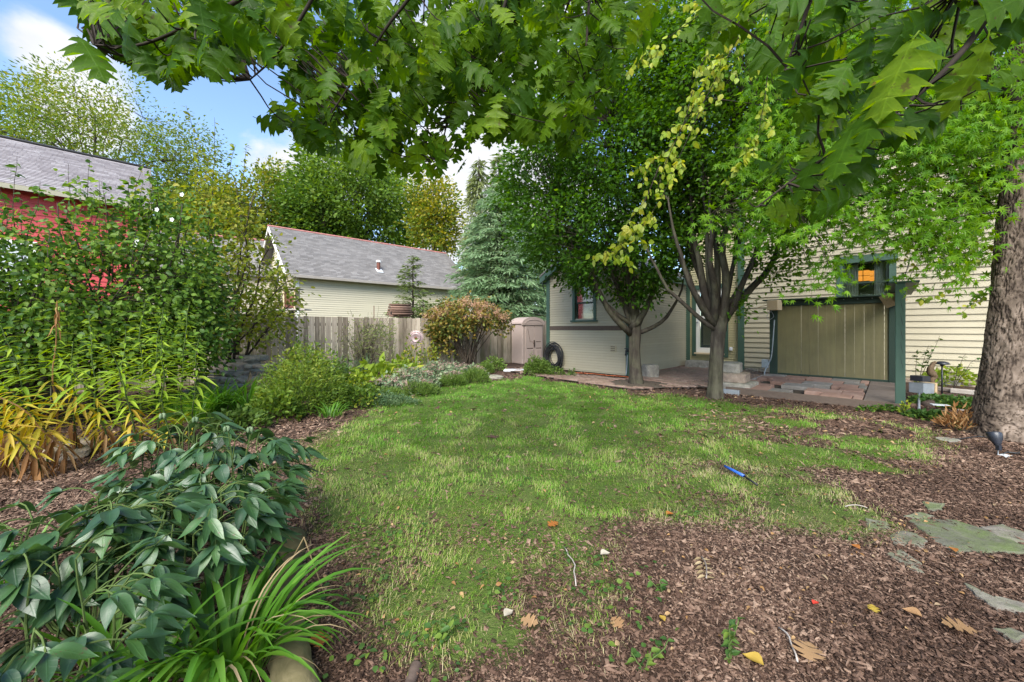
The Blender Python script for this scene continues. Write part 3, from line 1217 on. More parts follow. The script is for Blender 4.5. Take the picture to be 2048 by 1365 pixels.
def garage():
    d = np.array([826, 760, 0.]); d /= np.linalg.norm(d)
    bk = np.array([-d[1], d[0], 0.]); nf = -bk
    P = at(592, 545, 17.0); Eh = P[2]; P[2] = 0
    half, ln = 3.4, 9.6
    rise = 2.55
    h = thing('garage', 'cream clapboard garage with grey roof and red ridge beyond the fence', 'garage', P)
    w = wall_back(h, P, d, nf, ln, 0, Eh + .1, .15, MATS['siding_white'], label='long clapboard wall of the garage')
    clap_wall(w, P, d, nf, ln, 1.2, Eh + .05, .102, MATS['siding_white'], thick=.02)
    mb = MB(); strip(mb, P, d, nf, -.02, .12, 0, Eh, 0, .035)
    part('corner_board', mb, MATS['trim_white'], h)
    # gable end facing left
    gw = wall_back(h, P, bk, -d, half * 2, 0, Eh, .15, MATS['siding_white'], label='gable end of the garage',
                   gable=[(0, Eh), (half * 2, Eh), (half, Eh + rise)])

    def top(z):
        k = max(0, (z - Eh) / rise * half)
        return (k, half * 2 - k)
    clap_wall(gw, P, bk, -d, half * 2, 1.4, Eh + rise - .05, .125, MATS['siding_white'], top=top, thick=.02)
    for (a0, a1, z0, z1) in ((half - .45, half + .45, Eh - .3, Eh + 1.1), (.5, 1.3, 1.4, 2.7)):
        win = thing_part('window', h)
        mb = MB()
        strip(mb, P, bk, -d, a0, a1, z1 - .1, z1, 0, .06); strip(mb, P, bk, -d, a0, a1, z0, z0 + .1, 0, .06)
        strip(mb, P, bk, -d, a0, a0 + .1, z0 + .1, z1 - .1, 0, .06); strip(mb, P, bk, -d, a1 - .1, a1, z0 + .1, z1 - .1, 0, .06)
        add_to(win, mb, MATS['trim_white'])
        mb = MB(); strip(mb, P, bk, -d, a0 + .1, a1 - .1, z0 + .1, z1 - .1, .02, .03)
        part('pane', mb, MATS['black_metal'], win)
    # roof
    ov = .45
    for sg in (0, 1):
        o = P - d * ov + UP * Eh + (nf * .35 if sg == 0 else bk * (2 * half + .35)) - UP * (.35 * rise / half)
        s = (bk if sg == 0 else nf) * (half + .35) + UP * (rise + .35 * rise / half)
        sl = np.linalg.norm(s); s = s / sl
        mb = MB()
        prism(mb, [o, o + UP * .1, o + s * sl + UP * .1, o + s * sl], d * (ln + 2 * ov))
        rf = part('roof', mb, MATS['shingle_grey'], h)
        if sg == 0:
            shingle_roof(rf, o + UP * .103 - s * .02, d, s, ln + 2 * ov, sl, .13, .32, MATS['shingle_grey'], 0, seed=9)
            mb = MB(); prism(mb, [o + nf * .0 - UP * .002, o + nf * .09 - UP * .002, o + nf * .11 + UP * .11, o + UP * .11 - bk * .002], d * (ln + 2 * ov))
            part('gutter', mb, MATS['old_plank'], h)
            # rake board on the left end
        mb = MB()
        prism(mb, [o - UP * .09, o + UP * .098, o + s * sl + UP * .098, o + s * sl - UP * .09], -d * .04)
        part('rake_board', mb, MATS['trim_white'], h)
        if sg == 0:
            top_pt = o + s * sl + UP * .12
            mb = MB()
            tube(mb, [top_pt + d * t for t in np.linspace(-.05, ln + 2 * ov, 12)], .055, 6)
            part('ridge_cap', mb, MATS['ridge_red'], h)
            # rusty vent pipe
            for r in np.linspace(0, sl, 200):
                q = o + UP * .1 + s * r
                t = on_line(757, q, d)
                c = q + d * t
                if HY - FPX * (c[2] - EYE) / c[1] < 541:
                    break
            mb = MB(); tube(mb, [c - UP * .1, c + UP * .45], .09, 10)
            vp = part('vent_pipe', mb, MATS['brown_rust'], h)
            mb = MB(); lathe(mb, c + UP * .42, [(.0, .12), (.12, .1), (.13, .0), (.0, 0)], 10)
            part('vent_cap', mb, MATS['trim_white'], vp)
            mb = MB()
            nn = np.cross(d, s); nn = nn if nn[2] > 0 else -nn
            add_box(mb, c - d * .16 - s * .3 + nn * .03, d * .32, s * .4, nn * .02)
            part('flashing', mb, MATS['light_grey'], vp)


def far_wing():
    d = np.array([.87, .5, 0.]); d /= np.linalg.norm(d)
    bk = np.array([-d[1], d[0], 0.]); nf = -bk
    Pr = at(548, 488, 23.0)
    ln = 9.0
    half, rise = 3.2, 2.4
    o = Pr - d * ln
    h = thing('neighbour_house', 'low grey roofed house with a red ridge left of the garage', 'house', (o[0], o[1], 0))
    zr = Pr[2]
    e = o + nf * half - UP * rise
    mb = MB()
    prism(mb, [e, e + UP * .12, o + UP * .12, o], d * (ln + 1.5))
    prism(mb, [o, o + UP * .12, o + bk * half - UP * (rise - .12), o + bk * half - UP * rise], d * (ln + 1.5))
    rf = part('roof', mb, MATS['shingle_grey'], h)
    s = (o - e); sl = np.linalg.norm(s); s /= sl
    shingle_roof(rf, e + UP * .125, d, s, ln + 1.5, sl, .14, .33, MATS['shingle_grey'], 0, seed=4)
    mb = MB(); tube(mb, [o + UP * .14 + d * t for t in np.linspace(0, ln + 1.5, 8)], .07, 6)
    part('ridge_cap', mb, MATS['ridge_red'], h)
    g = np.array([o[0], o[1], 0]) + nf * (half - .3)
    w = wall_back(h, g, d, nf, ln + 1.2, 0, zr - rise, .15, MATS['siding_white'])
    clap_wall(w, g, d, nf, ln + 1.2, 1.0, zr - rise, .13, MATS['siding_white'], thick=.02)
    mb = MB(); add_box(mb, np.array([o[0], o[1], 0]) + bk * (half - .3), d * (ln + 1.2), -bk * .15, UP * (zr - rise))
    part('wall', mb, MATS['siding_white'], h)


red_house(); garage(); far_wing()

# ------------------------------------------------------------------ fences
def fence(name, label, p0, p1, h, mat, bw=.138, gap=.014, seed=1, rail_side=1, hv=.012, posts=True):
    r = random.Random(seed)
    p0 = np.asarray(p0, float); p1 = np.asarray(p1, float)
    d = p1 - p0; ln = np.linalg.norm(d); d /= ln
    n = np.array([d[1], -d[0], 0.])
    f = thing(name, label, 'fence', p0)
    x = 0
    while x < ln:
        w = bw * r.uniform(.88, 1.06)
        b0 = p0 + d * x + n * r.uniform(-.009, .009)
        lean = r.uniform(-.004, .004)
        hh = h + r.uniform(-hv, hv)
        t = .019
        mb = MB()
        V = box_v(b0 + UP * -.03, d * w, n * t, UP * (hh + .03))
        V[4:, :] += d * lean
        cut = r.uniform(.006, .014)
        mb.add(V, BOXQ)
        part('board', mb, mat, f)
        x += w + gap * r.uniform(.3, 1.6)
    for z in (.32, h * .55, h - .25):
        mb = MB(); add_box(mb, p0 - n * .042 + UP * z, d * ln, n * .038, UP * .085)
        part('rail', mb, mat, f)
    if posts:
        x = .4
        while x < ln:
            mb = MB(); add_box(mb, p0 + d * x - n * .135, d * .09, n * .09, UP * (h - .05))
            part('post', mb, mat, f)
            x += 2.4
    return f


F1 = np.array([-.44, 14.1, 0.]); FD = np.array([.8, .6, 0.])
fence('back_fence', 'weathered grey board fence along the back of the garden', F1 - FD * 12.5, F1 + FD * 3.0, 1.62, MATS['fence_grey'], seed=3)
fence('side_fence', 'dark shaded board fence at the left edge beside the lilies', (-5.4, 2.0, 0), (-8.6, 7.4, 0), 1.22, MATS['fence_dark'], bw=.15, gap=.02, seed=8)


# ------------------------------------------------------------------ storage shed
def shed():
    ux = FD; nf = np.array([.6, -.8, 0.])
    c = at(1045, 729, 13.55); c[2] = 0.01
    W, D, H = .98, .66, 1.44
    s = thing('storage_shed', 'small taupe plastic storage shed with arched roof against the back fence', 'shed', c)
    mb = MB()
    add_box(mb, c, ux * W, -nf * D, UP * H)
    bevel(part('body', mb, MATS['shed_taupe'], s), .03)
    # arched roof, front to back ridge along depth
    mb = MB()
    N = 14
    prof = []
    for i in range(N + 1):
        a = PI * i / N
        prof.append(c + ux * (W / 2 - (W / 2 + .045) * math.cos(a)) + UP * (H + .012 + .25 * math.sin(a)) + nf * .045)
    prism(mb, prof, -nf * (D + .09))
    rf = part('roof', mb, MATS['shed_taupe'], s)
    for dd in (.048,):
        mb = MB()
        rp = [c + ux * (W / 2 - (W / 2 - .08) * math.cos(PI * i / N)) + UP * (H + .012 + .15 * math.sin(PI * i / N)) + nf * dd for i in range(N + 1)]
        tube(mb, rp, .012, 5)
        part('roof_rib', mb, MATS['shed_taupe'], rf)
    mb = MB(); strip(mb, c, ux, nf, -.035, W + .035, H - .035, H + .01, -.02, .04)
    part('eave_lip', mb, MATS['shed_taupe'], s)
    for k, (a0, a1) in enumerate(((.13, W / 2 + .06 - .006), (W / 2 + .06 + .006, W - .05))):
        mb = MB(); strip(mb, c, ux, nf, a0, a1, .05, H - .05, -.01, .016)
        dr = bevel(part('door', mb, MATS['shed_taupe'], s), .008)
        # raised panels low on each door
        mb = MB(); strip(mb, c, ux, nf, a0 + .06, a1 - .05, .12, .52, .014, .028)
        bevel(part('door_panel', mb, MATS['shed_taupe'], dr), .01)
        mb = MB(); strip(mb, c, ux, nf, a0 + .07, a1 - .06, .55, .575, .015, .021)
        part('groove', mb, MATS['dark_band'], dr)
        if k == 0:
            mb = MB()
            pts = [(a0 + .10, H - .17), (a0 + .21, .80), (a0 + .33, .80), (a1 - .02, .66)]
            tube(mb, [c + ux * p + UP * z + nf * .017 for p, z in pts], .007, 5)
            part('groove', mb, MATS['dark_band'], dr)
        else:
            mb = MB(); strip(mb, c, ux, nf, a0 + .06, a1 - .08, .79, .81, .015, .021)
            part('groove', mb, MATS['dark_band'], dr)
    mb = MB(); strip(mb, c, ux, nf, W / 2 + .01, W / 2 + .05, .62, .86, .016, .05)
    bevel(part('handle', mb, MATS['dark_band'], s), .01)
    return s


shed()


# ------------------------------------------------------------------ garden screen with its paved platform
def screen():
    u = -AX
    P = G(1540, 757)
    Ln = on_line(1797, P, u)
    Hh = 2.0
    s = thing('garden_screen', 'green framed board screen with a cap rail in front of the house', 'screen', P)
    # boards
    x = .17; r = random.Random(5)
    gaps = {2: .010, 4: .008, 7: .010, 8: .004, 9: .006, 10: .003, 11: .009}
    k = 0
    while x < Ln - .16:
        w = .158
        mb = MB()
        add_box(mb, P + u * x + UP * .16, u * min(w, Ln - .13 - x), NB * .02, UP * (Hh - .22))
        part('board', mb, MATS['screen_board'], s)
        x += w + gaps.get(k, .0025)
        k += 1
    # posts of the panel
    for a0, a1 in ((0, .17), (Ln - .15, Ln + .02)):
        mb = MB(); strip(mb, P, u, NB, a0, a1, 0, Hh, -.05, .055)
        bevel(part('post', mb, MATS['trim_dark'], s))
    mb = MB(); strip(mb, P, u, NB, .075, .083, 0, Hh - .1, .055, .058)
    part('post_joint', mb, MATS['black_rubber'], s)
    mb = MB(); strip(mb, P, u, NB, .17, Ln - .15, .03, .165, -.02, .045)
    bevel(part('bottom_rail', mb, MATS['trim_dark'], s))
    mb = MB(); strip(mb, P, u, NB, .17, Ln - .15, Hh - .14, Hh, -.03, .05)
    bevel(part('top_rail', mb, MATS['trim_dark'], s))
    mb = MB(); strip(mb, P, u, NB, -.13, Ln + .1, Hh + .003, Hh + .035, -.16, .2)
    cp = bevel(part('cap_board', mb, MATS['trim_dark'], s))
    for k in range(9):
        mb = MB()
        lathe(mb, P + u * (.25 + k * .24) + UP * (Hh - .03) + NB * .05, [(0, .012), (.01, .008), (.012, 0)], 6, NB)
        part('screw', mb, MATS['grey_metal'], cp)
    # side beam running forward to the near post
    Q = P + u * Ln
    Dp = 3.28
    mb = MB(); add_box(mb, Q + NB * .07 - u * .02 + UP * (Hh - .17), u * .06, NB * (Dp - .07), UP * .14)
    bevel(part('side_beam', mb, MATS['trim_dark'], s))
    mb = MB(); add_box(mb, Q - u * .15 + NB * .22 + UP * (Hh + .0), u * .34, NB * (Dp + .05 - .22), UP * .03)
    cb = bevel(part('cap_board', mb, MATS['trim_green'], s))
    # drip holes on the underside of the near cap
    for k in range(16):
        mb = MB()
        lathe(mb, Q + NB * (Dp - .02 - k * .055) + u * .165 + UP * (Hh - .0015), [(0, 0), (.008, 0), (.008, .004)], 6)
        part('drip_hole', mb, MATS['white_plastic'], cb)
    N0 = Q + NB * Dp
    mb = MB()
    add_box(mb, N0 - u * .075 - NB * .07, u * .115, NB * .115, UP * (Hh - .005))
    bevel(part('post', mb, MATS['trim_green'], s, label='tall green near post with cracks'), .008)
    rr = random.Random(3)
    for k in range(5):
        mb = MB()
        z = 1.75 - k * .22
        f = N0 - u * .015 + NB * .0455
        tube(mb, [f + UP * z + u * 0.0, f + UP * (z - .1) + u * .012, f + UP * (z - .2) + u * .03], [.001, .004, .001], 4)
        part('crack', mb, MATS['black_rubber'], s)
    return P, u, Ln, Q, Dp


SP, SU, SLn, SQ, SDp = screen()


def platform():
    """timber-edged bed of pavers in front of the screen"""
    u = SU
    dep = SDp - .05
    p = thing('paved_platform', 'low timber edged platform of pink and grey pavers before the screen', 'platform', SP)
    o = SP + NB * .06
    mb = MB(); add_box(mb, o, u * (SLn - .05), NB * dep, UP * .045)
    part('base', mb, MATS['soil_bare'], p)
    fr = o + NB * dep
    for (a, b, m_) in ((-.12, SLn + .05, 'dark_band'),):
        mb = MB(); add_box(mb, fr + u * a, u * (b - a), NB * .04, UP * .13)
        bevel(part('edge_board', mb, MATS[m_], p))
    mb = MB(); add_box(mb, o - u * .1, u * .04, NB * dep, UP * .11)
    bevel(part('edge_board', mb, MATS['old_plank'], p))
    mb = MB(); add_box(mb, fr - u * .22 + NB * .045, u * .36, NB * .1, UP * .09)
    bevel(part('edge_board', mb, MATS['zinc'], p, label='grey blue board end at the near left corner'))
    r = random.Random(12)
    rows = 6
    rd = (dep - .04) / rows
    holes = {(1, 2), (2, 0), (3, 3), (1, 5), (4, 1), (5, 3), (3, 1)}
    for k in range(rows):
        x = -.05 - (.2 if k % 2 else 0)
        j = 0
        while x < SLn - .5:
            w = r.uniform(.34, .56)
            a, b = max(x, -.05), min(x + w, SLn - .45)
            if (k, j) not in holes and b - a > .08:
                mb = MB()
                h = .125 + r.uniform(-.008, .008)
                add_box(mb, o + u * (a + .006) + NB * (k * rd + .03) + UP * .046, u * (b - a - .012), NB * (rd - .014), UP * (h - .046))
                bevel(part('paver', mb, MATS[r.choice(['paver_pink', 'paver_pink', 'paver_grey'])], p), .008)
            x += w; j += 1
    for k in range(4):
        mb = MB()
        add_box(mb, o + u * (SLn - .44) + NB * (dep * k / 4 + .01) + UP * .046, u * .38, NB * (dep / 4 - .02), UP * .075)
        bevel(part('plank', mb, MATS['deck_plank'], p), .006)


platform()


def boulder(mb, c, sx, sy, sz, rz, seed, flat=.5, rough=.16, sub=3):
    bm = bmesh.new()
    bmesh.ops.create_icosphere(bm, subdivisions=sub, radius=1.0)
    V = np.array([v.co[:] for v in bm.verts]); F = np.array([[v.index for v in f.verts] for f in bm.faces])
    bm.free()
    e = 2.0 / (2.0 + 4 * flat)
    V = np.sign(V) * np.abs(V) ** e
    n = fbm(V[:, 0] * 1.6 + seed * 7.1 + V[:, 2], V[:, 1] * 1.6 + seed * 3.3 - V[:, 2] * .7, seed, 4) - .5
    V = V * (1 + n[:, None] * rough * 2)
    V = V * np.array([sx, sy, sz]) * .5
    ca, sa = math.cos(rz), math.sin(rz)
    V = np.stack([V[:, 0] * ca - V[:, 1] * sa, V[:, 0] * sa + V[:, 1] * ca, V[:, 2]], 1) + np.asarray(c)
    mb.add(V, None, F)


def stone_steps():
    s = thing('stone_steps', 'stack of three rough stone slabs beside the right hornbeam', 'steps', G(1475, 786))
    ang = math.atan2(-AX[1], -AX[0])
    for i, (px, py, Y, sx, sy, sz, m_) in enumerate(((1476, 776, 7.9, .62, .75, .22, 'rock_grey'), (1468, 758, 7.95, .52, .6, .2, 'rock_tan'), (1460, 740, 8.0, .42, .5, .22, 'rock_grey'))):
        c = at(px, py, Y)
        c[2] = .09 + i * .195
        mb = MB(); boulder(mb, c, sx, sy, sz, ang + i * .06, 3 + i, 1.6, .05)
        part('slab', mb, MATS[m_], s)
    mb = MB(); boulder(mb, [*(G(1300, 757)[:2]), .16], .36, .34, .42, .3, 21, 1.2, .08)
    single('boulder', mb, MATS['rock_grey'], 'squared grey boulder at the house corner by the left hornbeam', 'boulder')
    p = on_line(1402, D0, -AX)
    q = D0 - AX * p + NB * .34
    mb = MB(); box_c(mb, [q[0], q[1], .12], .62, .5, .26, ux=-AX, uy=NB)
    bevel(single('door_step', mb, MATS['rock_grey'], 'dark stone block step under the house door', 'step'), .03)


stone_steps()


# ------------------------------------------------------------------ brick path and patio
def brick_path():
    poly_px = [(1040, 738), (1095, 742), (1175, 754), (1255, 760), (1262, 756), (1372, 735), (1480, 741), (1542, 752), (1532, 765), (1468, 788), (1418, 778), (1330, 779), (1270, 783), (1180, 771), (1110, 760), (1060, 752), (1020, 745)]
    poly = [tuple(G(*p)[:2]) for p in poly_px]
    b = [G(*p) for p in poly_px]
    base = MB()
    cpt = np.mean(b, 0)
    # sand bed: fan triangulated by ear from bmesh
    bm = bmesh.new()
    vs = [bm.verts.new((q[0], q[1], .034)) for q in b]
    f = bm.faces.new(vs)
    if f.normal.z < 0:
        f.normal_flip()
    bmesh.ops.triangulate(bm, faces=[f])
    me = bpy.data.meshes.new('path')
    bm.to_mesh(me); bm.free()
    bed = link('path', me, MATS['soil_bare'])
    bed['kind'] = 'structure'; bed['label'] = 'mossy brick path and patio round the house corner'
    P = np.array(poly)
    ang = math.atan2(AX[1], AX[0])
    ca, sa = math.cos(ang), math.sin(ang)
    loc = np.stack([P[:, 0] * ca + P[:, 1] * sa, -P[:, 0] * sa + P[:, 1] * ca], 1)
    bl, bw = .225, .112
    cand = []
    r = random.Random(2)
    j = 0
    y = loc[:, 1].min()
    trees = [G(1272, 770), G(1430, 797)]
    while y < loc[:, 1].max():
        x = loc[:, 0].min() - (bl / 2 if j % 2 else 0)
        while x < loc[:, 0].max():
            cx_, cy_ = x + bl / 2, y + bw / 2
            wx, wy = cx_ * ca - cy_ * sa, cx_ * sa + cy_ * ca
            if inside(poly, wx, wy) and edge_dist(poly, wx, wy) > .07:
                if all(math.hypot(wx - t[0], wy - t[1]) > .62 for t in trees) and r.random() > .03:
                    cand.append((wx, wy))
            x += bl + .013
        y += bw + .013
        j += 1
    cand.sort(key=lambda q: q[1])
    meshes = []
    for k in range(6):
        mb = MB(); box_c(mb, (0, 0, 0), bl, bw, .05)
        me = mb.mesh('brick'); me.materials.append(MATS['brick_clay'])
        meshes.append(me)
    rest = MB()
    for i, (wx, wy) in enumerate(cand):
        z = .026 + r.uniform(-.007, .008)
        if i < 300:
            o = link('brick', meshes[i % 6], None, bed, Matrix.Translation((wx, wy, z)) @ Matrix.Rotation(ang + r.uniform(-.03, .03), 4, 'Z') @ Matrix.Rotation(r.uniform(-.02, .02), 4, 'X'))
        else:
            box_c(rest, (wx, wy, z), bl, bw, .05, ang + r.uniform(-.03, .03), tint=r.random())
    if rest.n:
        part('brick_field', rest, MATS['brick_clay'], bed, kind='stuff')
    print('bricks', len(cand))


brick_path()

# ------------------------------------------------------------------ leaves and trees
leafmat('leaf_hornbeam', [(.026, .07, .006), (.046, .12, .009), (.085, .185, .013), (.16, .29, .022)], .46, .45)
leafmat('leaf_oak', [(.028, .075, .005), (.042, .105, .006), (.07, .15, .009), (.16, .25, .016)], .42, .58, .18, back=(.085, .155, .016), jitter=.35, veins=7, spots=.7)
leafmat('leaf_oak_far', [(.03, .075, .005), (.045, .105, .006), (.07, .145, .009), (.15, .25, .016)], .45, .58, .14, back=(.085, .155, .016), jitter=.3)
leafmat('leaf_jmaple', [(.03, .095, .006), (.06, .165, .009), (.11, .24, .013), (.18, .32, .02)], .46, .52)
leafmat('leaf_birch', [(.11, .22, .016), (.18, .29, .025), (.27, .35, .035), (.38, .36, .04)], .45, .5, .3, back=(.24, .31, .10))
leafmat('leaf_hibiscus', [(.035, .082, .014), (.06, .13, .019), (.10, .19, .027), (.17, .26, .04)], .46, .42)
leafmat('leaf_crab', [(.06, .11, .012), (.10, .16, .018), (.17, .215, .026), (.28, .26, .03)], .46, .42)
leafmat('leaf_locust', [(.06, .115, .015), (.10, .165, .02), (.165, .215, .028), (.28, .25, .035)], .5, .42)
leafmat('leaf_maple', [(.05, .105, .014), (.085, .155, .019), (.13, .21, .026), (.19, .26, .035)], .48, .42)
leafmat('leaf_gold', [(.07, .12, .015), (.14, .19, .02), (.24, .25, .025), (.32, .27, .03)], .48, .42)
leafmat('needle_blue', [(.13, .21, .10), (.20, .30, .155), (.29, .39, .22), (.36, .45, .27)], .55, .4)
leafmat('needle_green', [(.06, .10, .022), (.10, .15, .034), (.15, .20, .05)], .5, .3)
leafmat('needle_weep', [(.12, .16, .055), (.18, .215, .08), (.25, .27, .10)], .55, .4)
leafmat('leaf_hydrangea', [(.05, .075, .016), (.10, .13, .025), (.17, .17, .03), (.24, .16, .04)], .45, .35)
leafmat('bloom_tan', [(.24, .13, .075), (.38, .21, .13), (.50, .32, .22), (.40, .27, .11)], .7, .3)


def T_rhomb(w=.28, f=.06):
    return np.array([(0, 0, 0), (w, .42, f), (0, 1, 0), (-w, .42, f)]), np.array([(0, 1, 2), (0, 2, 3)])


def T_ovate(w=.3, curl=.1, f=.05):
    ys = [0, .22, .5, .8, 1.0]
    ws = [.0, .82, 1.0, .5, 0]
    V = []
    for y, q in zip(ys, ws):
        z = -curl * y * y
        V += [(0, y, z), (w * q, y, z + f * q), (-w * q, y, z + f * q)]
    T = []
    for i in range(4):
        a, b = i * 3, i * 3 + 3
        T += [(a, a + 1, b + 1), (a, b + 1, b), (a, b + 2, a + 2), (a, b, b + 2)]
    V = np.array(V); T = np.array(T)
    keep = [t for t in T if len({tuple(np.round(V[k], 6)) for k in t}) == 3]
    return V, np.array(keep)


def T_palm(lobes=7, droop=.25):
    tips = {7: [(0, 1), (38, .92), (76, .72), (122, .42)], 5: [(0, 1), (48, .85), (105, .55)]}[lobes]
    pts = [(PI / 2, .0)]
    right = []
    for k, (a, l) in enumerate(tips):
        right.append((a, l))
        if k < len(tips) - 1:
            right.append(((a + tips[k + 1][0]) / 2, .30 * (l + tips[k + 1][1]) / 2 + .06))
    seq = [(-a, l) for a, l in right[::-1]] + right[1:]
    V = [(0, 0, 0)]
    for a, l in seq:
        V.append((l * math.sin(R_(a)), l * math.cos(R_(a)) + .0, -droop * l * l))
    n = len(seq)
    T = [(0, i + 2, i + 1) for i in range(n - 1)]
    V = np.array(V)
    V[:, 1] += .15
    return V, np.array(T)


OAK_HALF = [(.010, 0), (.010, .13), (.09, .15), (.19, .20), (.12, .235), (.075, .275), (.20, .315), (.365, .385), (.29, .405), (.345, .475), (.20, .49), (.085, .525),
            (.20, .565), (.37, .655), (.275, .668), (.30, .745), (.18, .742), (.085, .76), (.14, .80), (.225, .88), (.125, .885), (.085, .925), (0.0, 1.0)]


def T_oak(seed):
    r = random.Random(seed)
    mid = []; L = []; Rr = []
    c1, c2, tw = r.uniform(.2, 1.3), r.uniform(-.15, .5), r.uniform(-.8, .8)
    sc_l, sc_r = r.uniform(.85, 1.1), r.uniform(.85, 1.1)
    def z(x, y):
        return -c1 * x * x * (1 if r.random() < 2 else 0) - c2 * y * y + tw * x * (y - .3) * .5 + .012 * math.sin(9 * y + 14 * x)
    for (x, y) in OAK_HALF:
        jx = 1 + r.uniform(-.08, .08)
        mid.append((0, y, z(0, y) - .015)); Rr.append((x * sc_r * jx, y, z(x, y))); L.append((-x * sc_l * (2 - jx), y + r.uniform(-.01, .01), z(-x, y)))
    n = len(mid)
    V = np.array(mid + Rr + L)
    T = []
    for i in range(n - 1):
        T += [(i, n + i, n + i + 1), (i, n + i + 1, i + 1), (i, 2 * n + i + 1, 2 * n + i), (i, i + 1, 2 * n + i + 1)]
    return V, np.array(T)


def unit(a):
    a = np.asarray(a, float)
    return a / (np.linalg.norm(a, axis=-1, keepdims=True) + 1e-12)


def frames(d, n):
    y = unit(d)
    x = unit(np.cross(y, n))
    z = np.cross(x, y)
    return np.stack([x, y, z], -1)


def leaves(mb, T, P, D, Nn, S, tint=None):
    tv, tf = T
    P = np.asarray(P, float); m = len(P)
    if m == 0:
        return
    Rm = frames(np.broadcast_to(D, (m, 3)), np.broadcast_to(Nn, (m, 3)))
    S = np.broadcast_to(np.asarray(S, float), (m,))
    V = np.einsum('mij,vj->mvi', Rm, tv) * S[:, None, None] + P[:, None, :]
    F = tf[None] + (np.arange(m) * len(tv))[:, None, None]
    t = rng.random(m) if tint is None else np.asarray(tint)
    mb.add(V.reshape(-1, 3), None, F.reshape(-1, 3), np.repeat(t, len(tv)))


def limb_pts(p0, p1, n=8, bow=None, wob=.02, seed=0):
    r = np.random.default_rng(seed)
    p0 = np.asarray(p0, float); p1 = np.asarray(p1, float)
    t = np.linspace(0, 1, n)[:, None]
    P = p0 * (1 - t) + p1 * t
    if bow is not None:
        P = P + np.asarray(bow) * (4 * t * (1 - t))
    L = np.linalg.norm(p1 - p0)
    w = r.normal(0, wob * L, (n, 3)); w[0] = 0; w[-1] *= .3
    w = (w + np.roll(w, 1, 0)) / 2; w[0] = 0
    return P + w


def smooth_path(pts, n):
    pts = np.asarray(pts, float)
    k = len(pts)
    t = np.linspace(0, k - 1, n)
    i = np.clip(np.floor(t).astype(int), 0, k - 2); f = (t - i)[:, None]
    p0 = pts[np.clip(i - 1, 0, k - 1)]; p1 = pts[i]; p2 = pts[i + 1]; p3 = pts[np.clip(i + 2, 0, k - 1)]
    return .5 * ((2 * p1) + (-p0 + p2) * f + (2 * p0 - 5 * p1 + 4 * p2 - p3) * f ** 2 + (-p0 + 3 * p1 - 3 * p2 + p3) * f ** 3)


class Tree:
    def __init__(self, name, label, base, bark, group=None, cat='tree'):
        self.o = thing(name, label, cat, base, group)
        self.bark = MATS[bark]
        self.skel = []; self.skr = []
        self.tw = MB(); self.lm = MB()

    def trunk(self, pts, rad, sides=10, n=16, name='trunk', rough=.0, seed=1, smooth=True):
        P = smooth_path(pts, n)
        r = np.interp(np.linspace(0, 1, n), np.linspace(0, 1, len(rad)), rad)
        mb = MB(); tube(mb, P, r, sides)
        if rough:
            V = mb.v[0]
            an = np.arctan2(V[:, 1] - P[0][1], V[:, 0] - P[0][0])
            k = fbm(np.cos(an) * 2.6 + 7, np.sin(an) * 2.6 + V[:, 2] * .9, seed, 4) - .5
            ctr = np.repeat(P, sides, 0)
            if len(ctr) < len(V):
                ctr = np.vstack([ctr, P[0], P[-1]])
            V += (V - ctr) * (k * rough)[:, None]
        o = part(name, mb, self.bark, self.o, smooth)
        self.skel.append(P); self.skr.append(r)
        return P, r

    def limb(self, P, r0, r1, sides=6, name='limb'):
        n = len(P)
        r = np.linspace(r0, r1, n)
        mb = MB(); tube(mb, P, r, sides)
        part(name, mb, self.bark, self.o, True)
        self.skel.append(P); self.skr.append(r)

    def twigs(self, C, r=.006, sides=3, sag=.0, up=True, jitter=.05, nseg=5, seed=3, maxr=.012):
        """thin branches from the skeleton out to each cluster centre"""
        rg = np.random.default_rng(seed)
        S = np.concatenate(self.skel)
        out = []
        for c in C:
            d = S - c
            cost = np.linalg.norm(d, axis=1) + (np.clip(d[:, 2], 0, None) * 1.5 if up else np.clip(-d[:, 2], 0, None) * 1.5)
            p = S[np.argmin(cost)]
            L = np.linalg.norm(c - p)
            P = limb_pts(p, c, nseg, (0, 0, -sag * L), jitter, int(rg.integers(1 << 30)))
            tube(self.tw, P, np.linspace(min(maxr, r + .006 * L), r * .5, nseg), sides, False)
            out.append(P)
        return out

    def finish(self, leafm, crown='crown', twigname='twigs'):
        if self.tw.n:
            part(twigname, self.tw, self.bark, self.o, kind='stuff')
        if self.lm.n:
            part(crown, self.lm, MATS[leafm], self.o, kind='stuff')
        return self.o


def profile_points(n, zs, cs, rs, seed=1, bias=.6, lob=.25, lf=1.4):
    """points in a lobed crown: centre line cs and radius rs over heights zs"""
    rg = np.random.default_rng(seed)
    zz = np.linspace(zs[0], zs[-1], 400)
    rr = np.interp(zz, zs, rs)
    w = rr ** 2 + .02; cdf = np.cumsum(w) / w.sum()
    z = np.interp(rg.random(n), cdf, zz)
    cs = np.asarray(cs, float)
    cx = np.interp(z, zs, cs[:, 0]); cy = np.interp(z, zs, cs[:, 1]); r = np.interp(z, zs, rs)
    th = rg.random(n) * 2 * PI
    r = r * (1 + lob * 2 * (fbm(np.cos(th) * lf + 5, np.sin(th) * lf + z * .9, seed + 7, 3) - .5))
    q = rg.random(n) ** bias
    return np.stack([cx + r * q * np.cos(th), cy + r * q * np.sin(th), z], 1), np.stack([cx, cy, z], 1)


